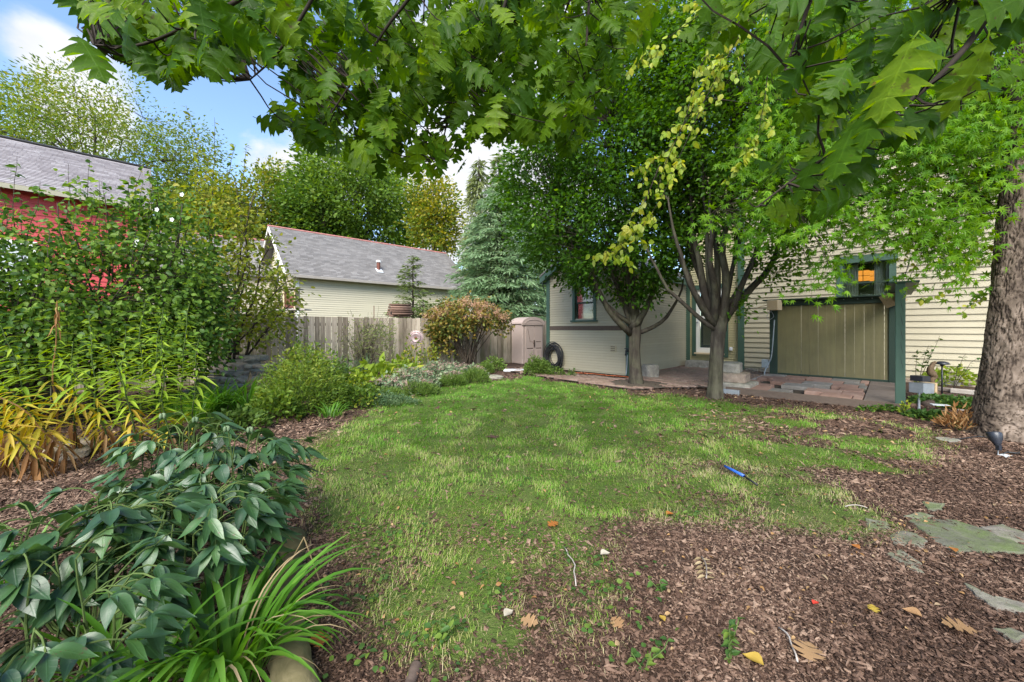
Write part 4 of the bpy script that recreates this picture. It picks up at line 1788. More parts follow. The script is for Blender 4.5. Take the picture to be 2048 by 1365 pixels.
def dress(tree, C, ax, T, per, spread, size, droop=.2, flat=.6, seed=1, outw=.7, ctint=None, tintvar=.5):
    """leaves round cluster centres C; ax: matching points on the crown axis"""
    rg = np.random.default_rng(seed)
    m = len(C)
    k = rg.poisson(per, m)
    idx = np.repeat(np.arange(m), k)
    n = len(idx)
    off = rg.normal(0, 1, (n, 3)) * spread
    P = C[idx] + off
    out = unit((C - ax)[idx] + rg.normal(0, .4, (n, 3)))
    D = unit(out * outw + off / (np.linalg.norm(off, axis=1, keepdims=True) + 1e-6) * .7 + rg.normal(0, .45, (n, 3)) + np.array([0, 0, -droop]))
    Nn = unit(rg.normal(0, 1, (n, 3)) * (1 - flat) + np.array([0, 0, 1.0]) * flat + out * .25)
    S = rg.uniform(size[0], size[1], n)
    base = rg.random(m) if ctint is None else ctint
    t = np.clip(base[idx] * (1 - tintvar) + rg.random(n) * tintvar, 0, .995)
    leaves(tree.lm, T, P, D, Nn, S, t)
    return n


def hornbeams():
    # left tree
    b = G(1272, 770)
    t = Tree('hornbeam_tree', 'left hornbeam with broad dark crown in front of the low wing', b, 'bark_grey', 'hornbeam trees by the brick path')
    Y = b[1]
    fork = at(1270, 655, Y)
    t.trunk([b + np.array([0, 0, -.08]), at(1271, 745, Y), at(1269, 700, Y), fork, at(1268, 610, Y)], [.19, .135, .12, .13, .10], 32, 44, rough=.34)
    ends = [(1175, 470, -.5), (1215, 420, .6), (1250, 330, -.3), (1270, 250, .3), (1300, 330, .5), (1365, 560, -.2), (1330, 470, -.6), (1130, 400, .2), (1225, 250, -.6), (1190, 330, .9), (1340, 380, .4)]
    for i, (px, py, dy) in enumerate(ends):
        st = at(1262 + 2.2 * (i % 6), 668 - (i % 5) * 9, Y)
        e = at(px, py, Y + dy)
        P = limb_pts(st, e, 10, ((e[0] - st[0]) * .22, dy * .2, -.05 - .1 * abs(e[0] - st[0])), .012, 40 + i)
        t.limb(P, .062 if i % 3 else .08, .018)
    zs = [1.95, 2.35, 2.8, 3.6, 4.6, 5.6, 6.8, 8.3]
    cs = [(2.75, Y), (2.5, Y), (2.3, Y), (2.1, Y), (2.05, Y), (2.0, Y), (2.1, Y), (2.2, Y)]
    rs = [.55, 1.15, 1.7, 2.15, 2.2, 2.1, 1.7, .7]
    C, ax = profile_points(900, zs, cs, rs, 5, .42, .3, 2.2)
    t.twigs(C, .005)
    dress(t, C, ax, T_rhomb(.29), 62, .135, (.07, .12), .3, .55, 3, ctint=np.clip(.25 + .5 * fbm(C[:, 0], C[:, 2], 3, 2), 0, 1))
    t.finish('leaf_hornbeam')
    # right tree
    b = G(1430, 797); Y = b[1]
    t = Tree('hornbeam_tree', 'right hornbeam with many upright limbs beside the stone steps', b, 'bark_grey', 'hornbeam trees by the brick path')
    t.trunk([b + np.array([0, 0, -.08]), at(1431, 765, Y), at(1433, 715, Y), at(1436, 670, Y), at(1439, 640, Y), at(1442, 610, Y)], [.165, .118, .112, .12, .135, .09], 32, 44, rough=.34)
    ends = [(1288, 470, .2), (1335, 400, -.3), (1372, 330, .3), (1405, 270, -.2), (1432, 240, .5), (1462, 270, -.4), (1492, 320, .3), (1530, 400, -.2), (1590, 380, .4), (1560, 300, .7), (1352, 250, .8), (1420, 380, -.6), (1475, 420, .8), (1310, 330, .6)]
    for i, (px, py, dy) in enumerate(ends):
        side = np.sign(px - 1440)
        st = at(1438 + side * (3 + (i % 4) * 2.4), 662 - (i % 5) * 8, Y - .04 + .02 * (i % 4))
        e = at(px, py, Y + dy)
        P = limb_pts(st, e, 11, ((e[0] - st[0]) * .16, dy * .2, -.10 * abs(e[0] - st[0])), .012, 90 + i)
        t.limb(P, .05 + .016 * (i % 3), .014)
    zs = [2.15, 2.6, 3.2, 4.0, 5.0, 6.2, 8.0]
    cs = [(4.75, Y + .1), (4.6, Y + .2), (4.35, Y + .2), (4.3, Y + .2), (4.25, Y + .1), (4.2, Y), (4.1, Y)]
    rs = [.35, .95, 1.4, 1.75, 1.9, 1.9, 1.2]
    C, ax = profile_points(800, zs, cs, rs, 9, .36, .3, 2.2)
    keep = ~((C[:, 2] < 3.2) & (np.abs(C[:, 0] - 3.95) < .75))
    C, ax = C[keep], ax[keep]
    ex = np.array([at(1487, 612, Y - .15), at(1480, 622, Y - .1), at(1560, 500, Y - .3), at(1590, 480, Y - .2), at(1530, 520, Y - .2), at(1605, 520, Y - .1), at(1500, 535, Y)])
    C = np.vstack([C, ex]); ax = np.vstack([ax, ex * [1, 1, 1] - [0.3, 0, 0]])
    t.twigs(C, .005)
    dress(t, C, ax, T_rhomb(.29), 62, .13, (.065, .11), .3, .55, 4, ctint=np.clip(.3 + .5 * fbm(C[:, 0], C[:, 2], 3, 2), 0, 1))
    t.finish('leaf_hornbeam')


hornbeams()


def scaly_trunk():
    """river birch: thick trunk with curling plates of bark, near the right edge"""
    b = G(2010, 872)
    Yb = b[1]
    t = Tree('birch_tree', 'thick river birch trunk with scaly peeling bark at the right edge', b, 'bark_scaly')
    path = smooth_path([b + np.array([0, 0, -.1]), at(2012, 800, Yb), at(2028, 640, Yb), at(2044, 460, Yb), at(2058, 250, Yb), at(2075, 0, Yb), at(2080, -120, Yb)], 520)
    n = len(path); S = 180
    hgt = path[:, 2]
    R = np.interp(hgt, [-.1, 0, .12, .35, 1.0, 2.5, 5, 8], [.33, .31, .27, .235, .20, .185, .17, .14])
    th = PI / 2 + np.arange(S) / S * 2 * PI
    TH, Z = np.meshgrid(th, hgt)
    # furrowed, flaking bark: wandering cracks between ragged plates, seam at the back
    U = TH * .29; Vv = Z
    wu = U + .03 * (fbm(U * 9, Vv * 9, 88, 3) - .5); wv = Vv + .05 * (fbm(U * 7, Vv * 7, 89, 3) - .5)
    n1 = fbm(wu * 24, wv * 5.5, 61, 3); n2 = fbm(wu * 12 + 5, wv * 15, 62, 3); n3 = fbm(U * 30, Vv * 22, 63, 2)
    c1 = np.abs(n1 - .5) / .055; c2 = np.abs(n2 - .5) / .04 + .25
    plate = np.clip(np.minimum(c1, c2), 0, 1)
    idc = np.clip((fbm(wu * 6, wv * 6, 64, 2) - .25) * 2 * .6 + .5 * n3, 0, 1)
    big = fbm(np.cos(TH) * 2 + 3, np.sin(TH) * 2 + Z * 1.4, 12, 4) - .5
    disp = .015 * plate + .012 * (n3 - .5) + .035 * big
    flare = np.exp(-np.clip(Z, 0, 9) / .16) * .05 * np.maximum(0, np.cos(TH * 5 + .6))
    rad = R[:, None] + disp + flare
    X = path[:, 0][:, None] + rad * np.cos(TH); Yy = path[:, 1][:, None] + rad * np.sin(TH)
    V = np.stack([X, Yy, np.broadcast_to(path[:, 2][:, None], X.shape)], -1).reshape(-1, 3)
    i = np.arange(n - 1)[:, None] * S; k = np.arange(S)[None]; k2 = (k + 1) % S
    Q = np.stack([i + k, i + k2, i + S + k2, i + S + k], -1).reshape(-1, 4)
    mb = MB(); mb.add(V, Q, None, (plate * (.35 + .65 * idc)).ravel())
    part('trunk', mb, t.bark, t.o, True)
    t.skel.append(path); t.skr.append(R)
    # limbs overhead reaching out over the lawn, with thin hanging branchlets
    lim = [([at(2050, 240, Yb), at(1900, 60, Yb - .3), at(1700, -120, Yb - .6), at(1500, -160, Yb - .8)], .09),
           ([at(2040, 380, Yb), at(1960, 330, Yb + .5), at(1860, 260, Yb + 1.0), at(1720, 210, Yb + 1.4)], .05),
           ([at(2045, 300, Yb), at(1960, 250, Yb + .3), at(1850, 200, Yb + .5)], .05)]
    for P, r in lim:
        t.limb(smooth_path(P, 14), r, .015)
    # dead stub
    t.limb(np.array([at(1985, 425, Yb - .1), at(1940, 430, Yb - .25), at(1900, 440, Yb - .35)]), .014, .006, 5)
    T = T_ovate(.36, .15, .04)
    rg = np.random.default_rng(4)
    strands = []
    # pale strand sweeping down in front of the hornbeams
    strands.append([at(1540, -30, 3.7), at(1480, 70, 3.7), at(1420, 180, 3.7), at(1365, 300, 3.7), at(1320, 400, 3.65), at(1255, 480, 3.6), at(1160, 525, 3.6)])
    strands.append([at(1500, -40, 3.6), at(1400, 30, 3.6), at(1330, 80, 3.6), at(1290, 110, 3.6)])
    strands.append([at(1480, 40, 3.8), at(1400, 190, 3.8), at(1345, 290, 3.8), at(1300, 330, 3.8), at(1282, 380, 3.8)])
    strands.append([at(1540, 20, 3.9), at(1535, 150, 3.9), at(1520, 250, 3.9), at(1505, 310, 3.9)])
    strands.append([at(1320, 330, 3.7), at(1290, 400, 3.7), at(1262, 440, 3.7), at(1240, 470, 3.7)])
    strands.append([at(1440, 60, 3.75), at(1395, 150, 3.75), at(1370, 240, 3.75), at(1330, 330, 3.75), at(1310, 400, 3.7)])
    strands.append([at(1300, 50, 3.6), at(1285, 90, 3.6), at(1275, 130, 3.6)])
    for k in range(20):
        px = rg.uniform(1690, 1965); py0 = rg.uniform(180, 330); py1 = py0 + rg.uniform(120, 230) * (.55 + .45 * (px > 1760))
        Yd = rg.uniform(Yb + .4, Yb + 1.6)
        strands.append([at(px + 45, py0, Yd), at(px + 20, (py0 + py1) / 2, Yd), at(px, py1, Yd)])
    strands += [[at(2000, 480, Yb + .3), at(1940, 540, Yb + .3), at(1880, 590, Yb + .3), at(1838, 600, Yb + .3)],
                [at(1990, 560, Yb + .2), at(1960, 600, Yb + .2), at(1935, 615, Yb + .2), at(1925, 628, Yb + .2)]]
    main = [np.array(smooth_path(q, 22)) for q in strands[:7]]
    nmain = 7
    side_tw = []
    for P in main:
        L_ = np.linalg.norm(np.diff(P, axis=0), axis=1).sum()
        for _ in range(int(L_ * 6)):
            p = P[rg.integers(1, 21)]
            e = p + np.array([rg.normal(-.03, .13), rg.normal(0, .10), -rg.uniform(.04, .26)])
            side_tw.append([p, (p + e) / 2 + [rg.normal(0, .03), 0, .03], e])
    strands = strands[:7] + side_tw + strands[7:]
    nmain = 7 + len(side_tw)
    # unseen crown of the birch, added overhead to shade the long house wall
    CC, ax_ = profile_points(210, [5.2, 6.2, 7.6, 9.2], [(7.0, 4.3)] * 4, [2.6, 3.6, 3.4, 1.2], 77, .45, .3)
    t.limb(smooth_path([path[-1] - [0, 0, .1], np.array([6.4, 4.4, 7.2]), np.array([6.8, 4.3, 9.0])], 14), .19, .03)
    t.twigs(CC, .004)
    dress(t, CC, ax_, T_rhomb(.35), 30, .2, (.08, .12), .3, .5, 78)
    Ps = []; Ds = []; Ss = []; Ts = []
    for k, s in enumerate(strands):
        P = smooth_path(s, 22)
        tube(t.tw, P, np.linspace(.006 if k < 7 else .003, .0012, 22), 4, False)
        L = np.linalg.norm(np.diff(P, axis=0), axis=1).sum()
        m = int(L * (14 if k < 7 else (46 if k < nmain else 34)))
        tt = np.sort(rg.random(m)) ** .9
        idx = tt * 21; i0 = np.clip(idx.astype(int), 0, 20)
        Q = P[i0] + (P[i0 + 1] - P[i0]) * (idx - i0)[:, None]
        tan = unit(P[i0 + 1] - P[i0])
        side = unit(np.cross(tan, [0, 1, 0])) * rg.choice([-1, 1], m)[:, None]
        Ps.append(Q + rg.normal(0, .014, (m, 3))); Ds.append(unit(side * .7 + tan * .4 + np.array([0, 0, -.75]) + rg.normal(0, .35, (m, 3))))
        Ss.append(rg.uniform(.045, .078, m) if k < nmain else rg.uniform(.05, .075, m)); Ts.append(rg.uniform(.0, .48, m) if k < nmain else rg.uniform(.15, .95, m))
    P = np.concatenate(Ps); m = len(P)
    leaves(t.lm, T, P, np.concatenate(Ds), unit(rg.normal(0, 1, (m, 3)) + np.array([0, -.9, .4])), np.concatenate(Ss), np.concatenate(Ts))
    t.finish('leaf_birch')


scaly_trunk()


def japanese_maple():
    b = np.array([8.3, 5.0, 0.])
    t = Tree('japanese_maple', 'japanese maple with fine pointed green leaves hanging before the house', b, 'bark_brown')
    t.trunk([b, b + [-.1, 0, 1.0], b + [-.3, .0, 1.9], b + [-.6, 0, 2.7]], [.09, .075, .06, .045], 8)
    ends = [(1480, 300, 4.6), (1560, 200, 4.4), (1640, 120, 4.2), (1600, 420, 4.9), (1700, 300, 5.0), (1760, 420, 5.2), (1850, 480, 5.4), (1900, 300, 5.0), (1800, 180, 4.5), (1440, 420, 4.8), (1400, 200, 4.8), (1500, 80, 4.5), (1950, 150, 4.6), (1720, 20, 4.4)]
    for i, (px, py, Y) in enumerate(ends):
        st = b + np.array([-.15 - .04 * i, 0, 1.7 + .06 * i])
        e = at(px, py, Y)
        t.limb(limb_pts(st, e, 10, (0, 0, .55), .02, 60 + i), .016, .004, 5)
    rg = np.random.default_rng(8)
    poly = [(1520, 200), (1500, 80), (1560, 0), (1750, 0), (2048, 0), (2048, 330), (1985, 480), (1960, 540), (1900, 560), (1830, 500), (1770, 470), (1700, 500), (1660, 540), (1630, 575), (1650, 480), (1600, 470), (1540, 520), (1470, 470), (1430, 460), (1400, 440), (1470, 340)]
    C = []
    while len(C) < 900:
        px, py = rg.uniform(1380, 2048), rg.uniform(0, 590)
        if not inside(poly, px, py):
            continue
        dens = 1.0 if py < 330 else (.62 if px > 1680 else .55)
        if rg.random() > dens:
            continue
        C.append(at(px, py, rg.uniform(4.1, 5.6)))
    for px, py, Y in ((1640, 578, 4.6), (1655, 560, 4.6), (1672, 545, 4.6), (1625, 590, 4.6), (1800, 560, 4.9), (1815, 570, 4.9), (1420, 445, 4.6), (1400, 455, 4.6), (1905, 578, 5.0), (1940, 575, 5.0)):
        C.append(at(px, py, Y))
    C = np.array(C)
    t.twigs(C, .003, 3, -.05, True, .04, maxr=.007)
    ax = C + rg.normal(0, .3, C.shape) + [.5, 0, .5]
    dress(t, C, ax, T_palm(7, .3), 17, .12, (.06, .10), .75, .5, 6, .4, ctint=np.clip(.5 + 1.6 * (fbm(C[:, 0] * 2.5, C[:, 2] * 2.5, 3, 2) - .5) + rg.normal(0, .18, len(C)), 0, 1))
    t.finish('leaf_jmaple')


japanese_maple()


def oak():
    b = np.array([2.2, -3.2, 0.])
    t = Tree('oak_tree', 'red oak whose large lobed leaves hang across the top of the view', b, 'twig_dark')
    t.trunk([b, b + [0, 0, 1.5], b + [-.1, .1, 3.0], b + [-.2, .3, 4.6]], [.3, .25, .22, .16], 10)
    top = b + np.array([-.1, .1, 3.2])
    br = [[top, (.9, -.9, 3.6), at(930, -330, 1.6), at(850, -60, 1.75), at(770, 60, 1.85), at(700, 170, 1.95), at(640, 260, 2.0)],
          [top, (1.0, -.8, 3.6), at(1060, -300, 1.7), at(1015, -10, 1.9), at(960, 120, 2.0), at(900, 230, 2.1), at(880, 320, 2.1)],
          [top, (1.1, -.6, 3.5), at(1200, -280, 1.7), at(1178, 10, 1.9), at(1170, 130, 1.95), at(1160, 230, 2.0)],
          [top, (.3, -.9, 3.4), at(640, -260, 1.3), at(520, -40, 1.3), at(400, 40, 1.3), at(280, 90, 1.3), at(190, 90, 1.3)],
          [top, (.5, -.8, 3.4), at(760, -260, 1.5), at(640, -30, 1.5), at(560, 100, 1.55), at(500, 160, 1.6)],
          [top, (1.8, -.8, 2.9), at(2090, -200, .95), at(1985, 15, 1.0), at(1900, 130, 1.02), at(1790, 225, 1.05), at(1640, 320, 1.1), at(1520, 410, 1.12)],
          [top, (1.6, -.7, 3.0), at(1750, -220, 1.05), at(1640, -40, 1.1), at(1600, 60, 1.15), at(1570, 140, 1.15)]]
    for k, P in enumerate(br):
        Q = smooth_path([np.asarray(p, float) for p in P], 40)
        s_ = np.linspace(1, 0, 40)
        mb = MB(); tube(mb, Q, .05 * np.clip(s_ - .62, 0, 1) + .012 * s_ + .0025, 6)
        part('limb', mb, t.bark, t.o, True)
        t.skel.append(Q)
    rg = np.random.default_rng(21)
    band = [(135, -60), (150, 30), (215, 95), (300, 130), (400, 145), (455, 100), (530, 90), (575, 150), (540, 215), (580, 265), (690, 295), (810, 325), (900, 335), (950, 270), (1030, 265), (1065, 255), (1130, 300), (1185, 250), (1235, 180), (1270, 80), (1300, -60)]
    right = [(1300, -60), (1400, 30), (1470, 60), (1580, 150), (1620, 240), (1540, 330), (1470, 410), (1560, 415), (1640, 370), (1690, 390), (1740, 330), (1800, 290), (1880, 240), (2048, 190), (2060, -60)]
    cl = []
    while len(cl) < 400:
        px, py = rg.uniform(130, 1300), rg.uniform(-60, 340)
        if not inside(band, px, py):
            continue
        Y = (1.45 if px < 480 else 2.15) * rg.uniform(.8, 1.35)
        cl.append((px, py, Y))
    nb = len(cl)
    while len(cl) < nb + 60:
        px, py = rg.uniform(1300, 2048), rg.uniform(-60, 430)
        if inside(right, px, py):
            cl.append((px, py, rg.uniform(.95, 1.25) if rg.random() < .35 else rg.uniform(1.4, 2.2)))
    C = np.array([at(*c) for c in cl])
    sk = np.concatenate([s[6:] for s in t.skel[1:]])
    items = []
    for i, c in enumerate(C):
        d = np.linalg.norm(sk - c, axis=1)
        p = sk[np.argmin(d)]
        P = limb_pts(p, c, 5, (0, 0, -.02), .05, i)
        tube(t.tw, P, np.linspace(.004, .002, 5), 4, False)
        isr = i >= nb
        for k in range(rg.integers(3, 7)):
            o = c + rg.normal(0, .085, 3)
            if isr:
                D = unit(np.array([-.5, -.05, -.65]) + rg.normal(0, 1, 3) * [.6, .3, .5])
            else:
                D = unit(np.array([rg.normal(0, .75), rg.normal(0, .35), -.75]))
            Nn = unit(rg.normal(0, .5, 3) + np.array([0, -.8, .35]))
            items.append((o, D, Nn, rg.uniform(.11, .175), rg.random() * .9 if not isr else .35 + .6 * rg.random()))
    near = [(1690, 345, 1.0, .17, 0), (1545, 395, 1.05, .14, 0), (1500, 405, 1.1, .12, 1), (1600, 395, 1.1, .13, 0), (1640, 300, 1.05, .15, 1), (1720, 235, .95, .17, 1), (1790, 150, .9, .18, 1), (1840, 60, .85, .2, 1),
            (1665, 390, 1.05, .13, 0), (1580, 330, 1.1, .12, 1), (1870, 210, .95, .16, 0), (1760, 300, 1.0, .15, 0), (1950, 180, .9, .17, 0), (1900, 90, .9, .17, 0), (1690, 120, 1.0, .16, 0), (1620, 190, 1.05, .15, 0), (1740, 40, 1.0, .16, 0), (1980, 60, .85, .17, 0)]
    for px, py, Y, s_, kd in near:
        c = at(px, py, Y)
        p = sk[np.argmin(np.linalg.norm(sk - c, axis=1))]
        tube(t.tw, limb_pts(p, c, 5, (0, 0, -.01), .04, int(px)), np.linspace(.003, .0018, 5), 4, False)
        D = unit(np.array([-.75, -.1, -.75]) + rg.normal(0, .15, 3)) if kd else unit(np.array([-.15, -.1, -.95]) + rg.normal(0, .25, 3))
        # blades turned edge-up catch the sky; the others hang facing the garden
        Nn = unit(np.array([-.55, -.35, .75]) + rg.normal(0, .12, 3)) if kd else unit(np.array([0, -.9, .25]) + rg.normal(0, .25, 3))
        items.append((c, D, Nn, s_, .4))
    # keep the ends of the leaves inside the canopy outline
    good = []
    for it in items:
        tip = it[0] + it[1] * it[3]
        px, py = CX + FPX * tip[0] / tip[1], HY - FPX * (tip[2] - EYE) / tip[1]
        lim = 1e9
        if px < 1310 and (px < 150 or not inside(band, px, py - 30)):
            continue
        if px >= 1310 and not inside(right, px, max(-50, py - 60)):
            continue
        good.append(it)
    items = good
    Ts = [T_oak(k) for k in range(6)]
    meshes = []
    for k, (V, F) in enumerate(Ts):
        me = make_mesh('leaf', V, [F], True, np.zeros(len(V)))
        me.materials.append(MATS['leaf_oak'])
        meshes.append(me)
    items.sort(key=lambda q: q[0][1] / q[3])
    for i, (o, D, Nn, s, tn) in enumerate(items):
        if i < 300:
            Rm = frames(D[None], Nn[None])[0] * s
            M = Matrix(((*Rm[0], o[0]), (*Rm[1], o[1]), (*Rm[2], o[2]), (0, 0, 0, 1)))
            link('leaf', meshes[i % 6], None, t.o, M)
        else:
            leaves(t.lm, Ts[i % 6], [o], D, Nn, s, [tn])
    print('oak leaves', len(items))
    t.finish('leaf_oak_far', 'foliage')


oak()


# ------------------------------------------------------------------ trees beyond the fence
def conifer(name, label, base, h, r, mat, seed, z0=.4, droop=.35, nb=150, leafL=(.16, .28), lean=0.0, ascend=.15, prof=.85, group=None, dens=26, wl=.10):
    rg = np.random.default_rng(seed)
    base = np.asarray(base, float)
    t = Tree(name, label, base, 'bark_brown', group)
    t.trunk([base, base + [0, 0, h * .5], base + [lean, 0, h]], [h * .018, h * .011, .01], 8)
    T = T_rhomb(wl, .02)
    for k in range(nb):
        f = rg.random() ** 1.25
        z = z0 + (h - z0) * f * .985
        L = r * (1 - f) ** prof * rg.uniform(.75, 1.12) + .12
        a = rg.random() * 2 * PI
        d = np.array([math.cos(a), math.sin(a), 0])
        p0 = base + [lean * f, 0, z]
        n = 8
        s = np.linspace(0, 1, n)[:, None]
        P = p0 + d * L * s + np.array([0, 0, 1.0]) * (ascend * L * s - droop * L * s ** 2)
        tube(t.tw, P, np.linspace(.006 + .008 * L, .003, n), 4, False)
        m = int(L * dens) + 4
        q = rg.random(m) ** .75
        i = np.clip((q * (n - 1)).astype(int), 0, n - 2); ff = q * (n - 1) - i
        Q = P[i] + (P[i + 1] - P[i]) * ff[:, None]
        side = np.cross(d, [0, 0, 1.0]) * rg.choice([-1, 1], m)[:, None]
        w = (.22 + .5 * (1 - q)) * L * .5
        off = side * (rg.random(m) * w)[:, None]
        D = unit(d * .7 + side * rg.uniform(.2, .9, m)[:, None] + np.array([0, 0, -1.0]) * rg.uniform(.0, .9, m)[:, None] * (.4 + droop) + rg.normal(0, .15, (m, 3)))
        Nn = unit(np.array([0, 0, 1.0]) + rg.normal(0, .4, (m, 3)))
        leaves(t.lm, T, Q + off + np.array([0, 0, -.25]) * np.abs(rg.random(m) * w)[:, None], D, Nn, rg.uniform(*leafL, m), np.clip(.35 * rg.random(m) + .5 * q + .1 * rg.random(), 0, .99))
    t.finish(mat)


conifer('spruce_tree', 'blue green spruce with drooping layered boughs behind the storage shed', at(1003, 657, 18.5) * [1, 1, 0], 8.6, 3.2, 'needle_blue', 3, .9, .30, 460, (.22, .42), prof=.62, dens=34, ascend=.2)
conifer('young_conifer', 'thin young conifer standing before the garage wall', at(826, 657, 14.6) * [1, 1, 0], 4.1, 1.05, 'needle_green', 5, .6, .1, 120, (.14, .24), ascend=.35, prof=.7, dens=34)
conifer('weeping_cedar', 'tall weeping cedar spire left of the two behind the spruce', at(958, 657, 25) * [1, 1, 0], 12.6, 1.5, 'needle_weep', 7, 4, 1.1, 190, (.3, .6), ascend=.15, prof=.55, dens=20, group='weeping cedars behind the spruce')
conifer('weeping_cedar', 'tall weeping cedar spire right of the two behind the spruce', at(998, 657, 26) * [1, 1, 0], 13.6, 1.4, 'needle_weep', 8, 4, 1.1, 190, (.3, .6), ascend=.15, prof=.5, dens=20, group='weeping cedars behind the spruce')
conifer('arborvitae', 'low bright green conifer left of the garage corner', at(560, 657, 13.2) * [1, 1, 0], 2.75, .75, 'leaf_crab', 17, .2, .1, 120, (.12, .22), ascend=.8, prof=.5, dens=30)
conifer('dwarf_conifer', 'dwarf dark conifer beside the log hut behind the fence', at(846, 657, 14.0) * [1, 1, 0], 2.35, .62, 'leaf_hibiscus', 19, .2, .1, 90, (.1, .18), ascend=.5, prof=.5, dens=30)


def far_tree(name, label, base, zs, cs, rs, leafm, nC, per, spread, size, seed, limbs=9, bark='bark_brown', bias=.5, lob=.3, trunk_r=.22, group=None, T=None, droop=.15, tintfn=None, sag=0.0, trmul=1.0):
    rg = np.random.default_rng(seed)
    base = np.asarray(base, float)
    t = Tree(name, label, base, bark, group)
    h = zs[-1]
    zt = zs[0] + (zs[-1] - zs[0]) * .75
    topc = np.array([np.interp(zt, zs, np.array(cs)[:, 0]), np.interp(zt, zs, np.array(cs)[:, 1]), zt])
    mid = np.array([base[0] * .6 + topc[0] * .4, base[1] * .6 + topc[1] * .4, zs[0] + .1])
    t.trunk([base, (base + mid) / 2, mid, (mid + topc) / 2, topc], [trunk_r, trunk_r * .8, trunk_r * .65, trunk_r * .4, .03], 8, 18)
    E, _ = profile_points(limbs, zs, cs, np.array(rs) * .8, seed + 3, .3, lob)
    tr = t.skel[0]
    for i, e in enumerate(E):
        st = tr[np.clip(int(len(tr) * rg.uniform(.3, .8)), 0, len(tr) - 1)]
        if st[2] > e[2] - .3:
            st = tr[np.argmin(np.abs(tr[:, 2] - max(zs[0] * .8, e[2] - 1.0)))]
        L = np.linalg.norm(e - st)
        t.limb(limb_pts(st, e, 9, (0, 0, .05 * L), .025, seed * 31 + i), trunk_r * .35, .012 * trmul, 5)
    C, ax = profile_points(nC, zs, cs, rs, seed, bias, lob)
    t.twigs(C, .006 * trmul, 3, sag, True, .05, seed=seed)
    ct = rg.random(len(C)) if tintfn is None else tintfn(C, rg)
    dress(t, C, ax, T or T_rhomb(.3), per, spread, size, droop, .45, seed + 1, ctint=ct)
    t.finish(leafm)
    return t


def cpt(px, py, Y):
    return at(px, py, Y)


def beyond():
    # honey locust behind the red house
    Y = 21.
    xs = lambda px: (px - CX) / FPX * Y
    zz = lambda py: EYE + (HY - py) / FPX * Y
    def lt(C, rg):
        return np.clip(.2 + .9 * (fbm(C[:, 0] * .5, C[:, 2] * .5, 5, 3) - .1) * .9 + rg.normal(0, .1, len(C)), 0, 1)
    far_tree('honey_locust', 'airy honey locust with feathery yellowing foliage behind the red house', (xs(190), Y, 0), [zz(430), zz(360), zz(300), zz(250), zz(200), zz(165)],
             [(xs(190), Y)] * 6, [(310 - 190) / FPX * Y * 1.1, 5.6, 5.6, 4.8, 3.6, 1.0], 'leaf_locust', 620, 40, .36, (.14, .25), 31, 22, bias=.42, lob=.5, trunk_r=.17, T=T_rhomb(.2), tintfn=lt, trmul=.8)
    far_tree('honey_locust', 'honey locust bough rising at the far left edge', (xs(-90), Y, 0), [zz(420), zz(330), zz(260), zz(200)],
             [(xs(-60), Y)] * 4, [4.0, 4.4, 3.0, 1.0], 'leaf_locust', 240, 40, .36, (.14, .25), 33, 10, bias=.42, lob=.5, trunk_r=.17, T=T_rhomb(.2), tintfn=lt, trmul=.8)
    # broad maple behind the garage
    Y = 33.
    far_tree('maple_tree', 'broad green maple rising behind the garage roof', (xs2(720, Y), Y, 0), [z2(500, Y), z2(450, Y), z2(390, Y), z2(330, Y), z2(285, Y)],
             [(xs2(720, Y), Y), (xs2(720, Y), Y), (xs2(710, Y), Y), (xs2(705, Y), Y), (xs2(690, Y), Y)], [4.6, 5.9, 5.4, 3.8, 1.2], 'leaf_maple', 560, 46, .46, (.24, .4), 41, 14, bias=.45, lob=.35, trunk_r=.35, trmul=1.2)
    Y = 30.
    far_tree('dark_tree', 'dark green tree crown left of the broad maple', (xs2(625, Y), Y, 0), [z2(480, Y), z2(430, Y), z2(390, Y), z2(350, Y)],
             [(xs2(625, Y), Y)] * 4, [1.6, 2.3, 1.9, .6], 'leaf_hibiscus', 150, 44, .38, (.2, .34), 43, 8, bias=.45, lob=.35, trunk_r=.25, trmul=1.2)
    far_tree('hedgerow_tree', 'loose olive tree between the crab apple and the maple', (xs2(510, Y), Y, 0), [z2(500, Y), z2(440, Y), z2(390, Y), z2(330, Y)],
             [(xs2(510, Y), Y), (xs2(510, Y), Y), (xs2(520, Y), Y), (xs2(545, Y), Y)], [2.6, 3.4, 2.6, .7], 'leaf_locust', 230, 44, .4, (.2, .32), 45, 9, bias=.45, lob=.4, trunk_r=.25, trmul=1.2)
    far_tree('hedgerow_tree', 'leafy olive tree right behind the low grey roof', (xs2(420, Y), Y, 0), [z2(500, Y), z2(440, Y), z2(400, Y), z2(360, Y)],
             [(xs2(420, Y), Y)] * 4, [3.0, 3.6, 2.8, .8], 'leaf_locust', 230, 44, .4, (.2, .32), 46, 9, bias=.45, lob=.4, trunk_r=.25, trmul=1.2)
    Y = 29.
    far_tree('golden_tree', 'golden yellow tree between the maple and the spruce', (xs2(868, Y), Y, 0), [z2(500, Y), z2(450, Y), z2(400, Y), z2(355, Y)],
             [(xs2(872, Y), Y), (xs2(870, Y), Y), (xs2(868, Y), Y), (xs2(860, Y), Y)], [1.6, 1.9, 1.7, .7], 'leaf_gold', 180, 44, .36, (.18, .3), 47, 8, bias=.45, lob=.3, trunk_r=.2, trmul=1.2)
    Y = 24.
    far_tree('pale_tree', 'pale green tree showing between the spruce and the low wing', (xs2(1085, Y), Y, 0), [z2(600, Y), z2(540, Y), z2(480, Y), z2(430, Y)],
             [(xs2(1085, Y), Y)] * 4, [1.3, 1.9, 1.7, .6], 'leaf_maple', 180, 44, .34, (.16, .26), 49, 8, bias=.45, lob=.3, trunk_r=.2, trmul=1.2)


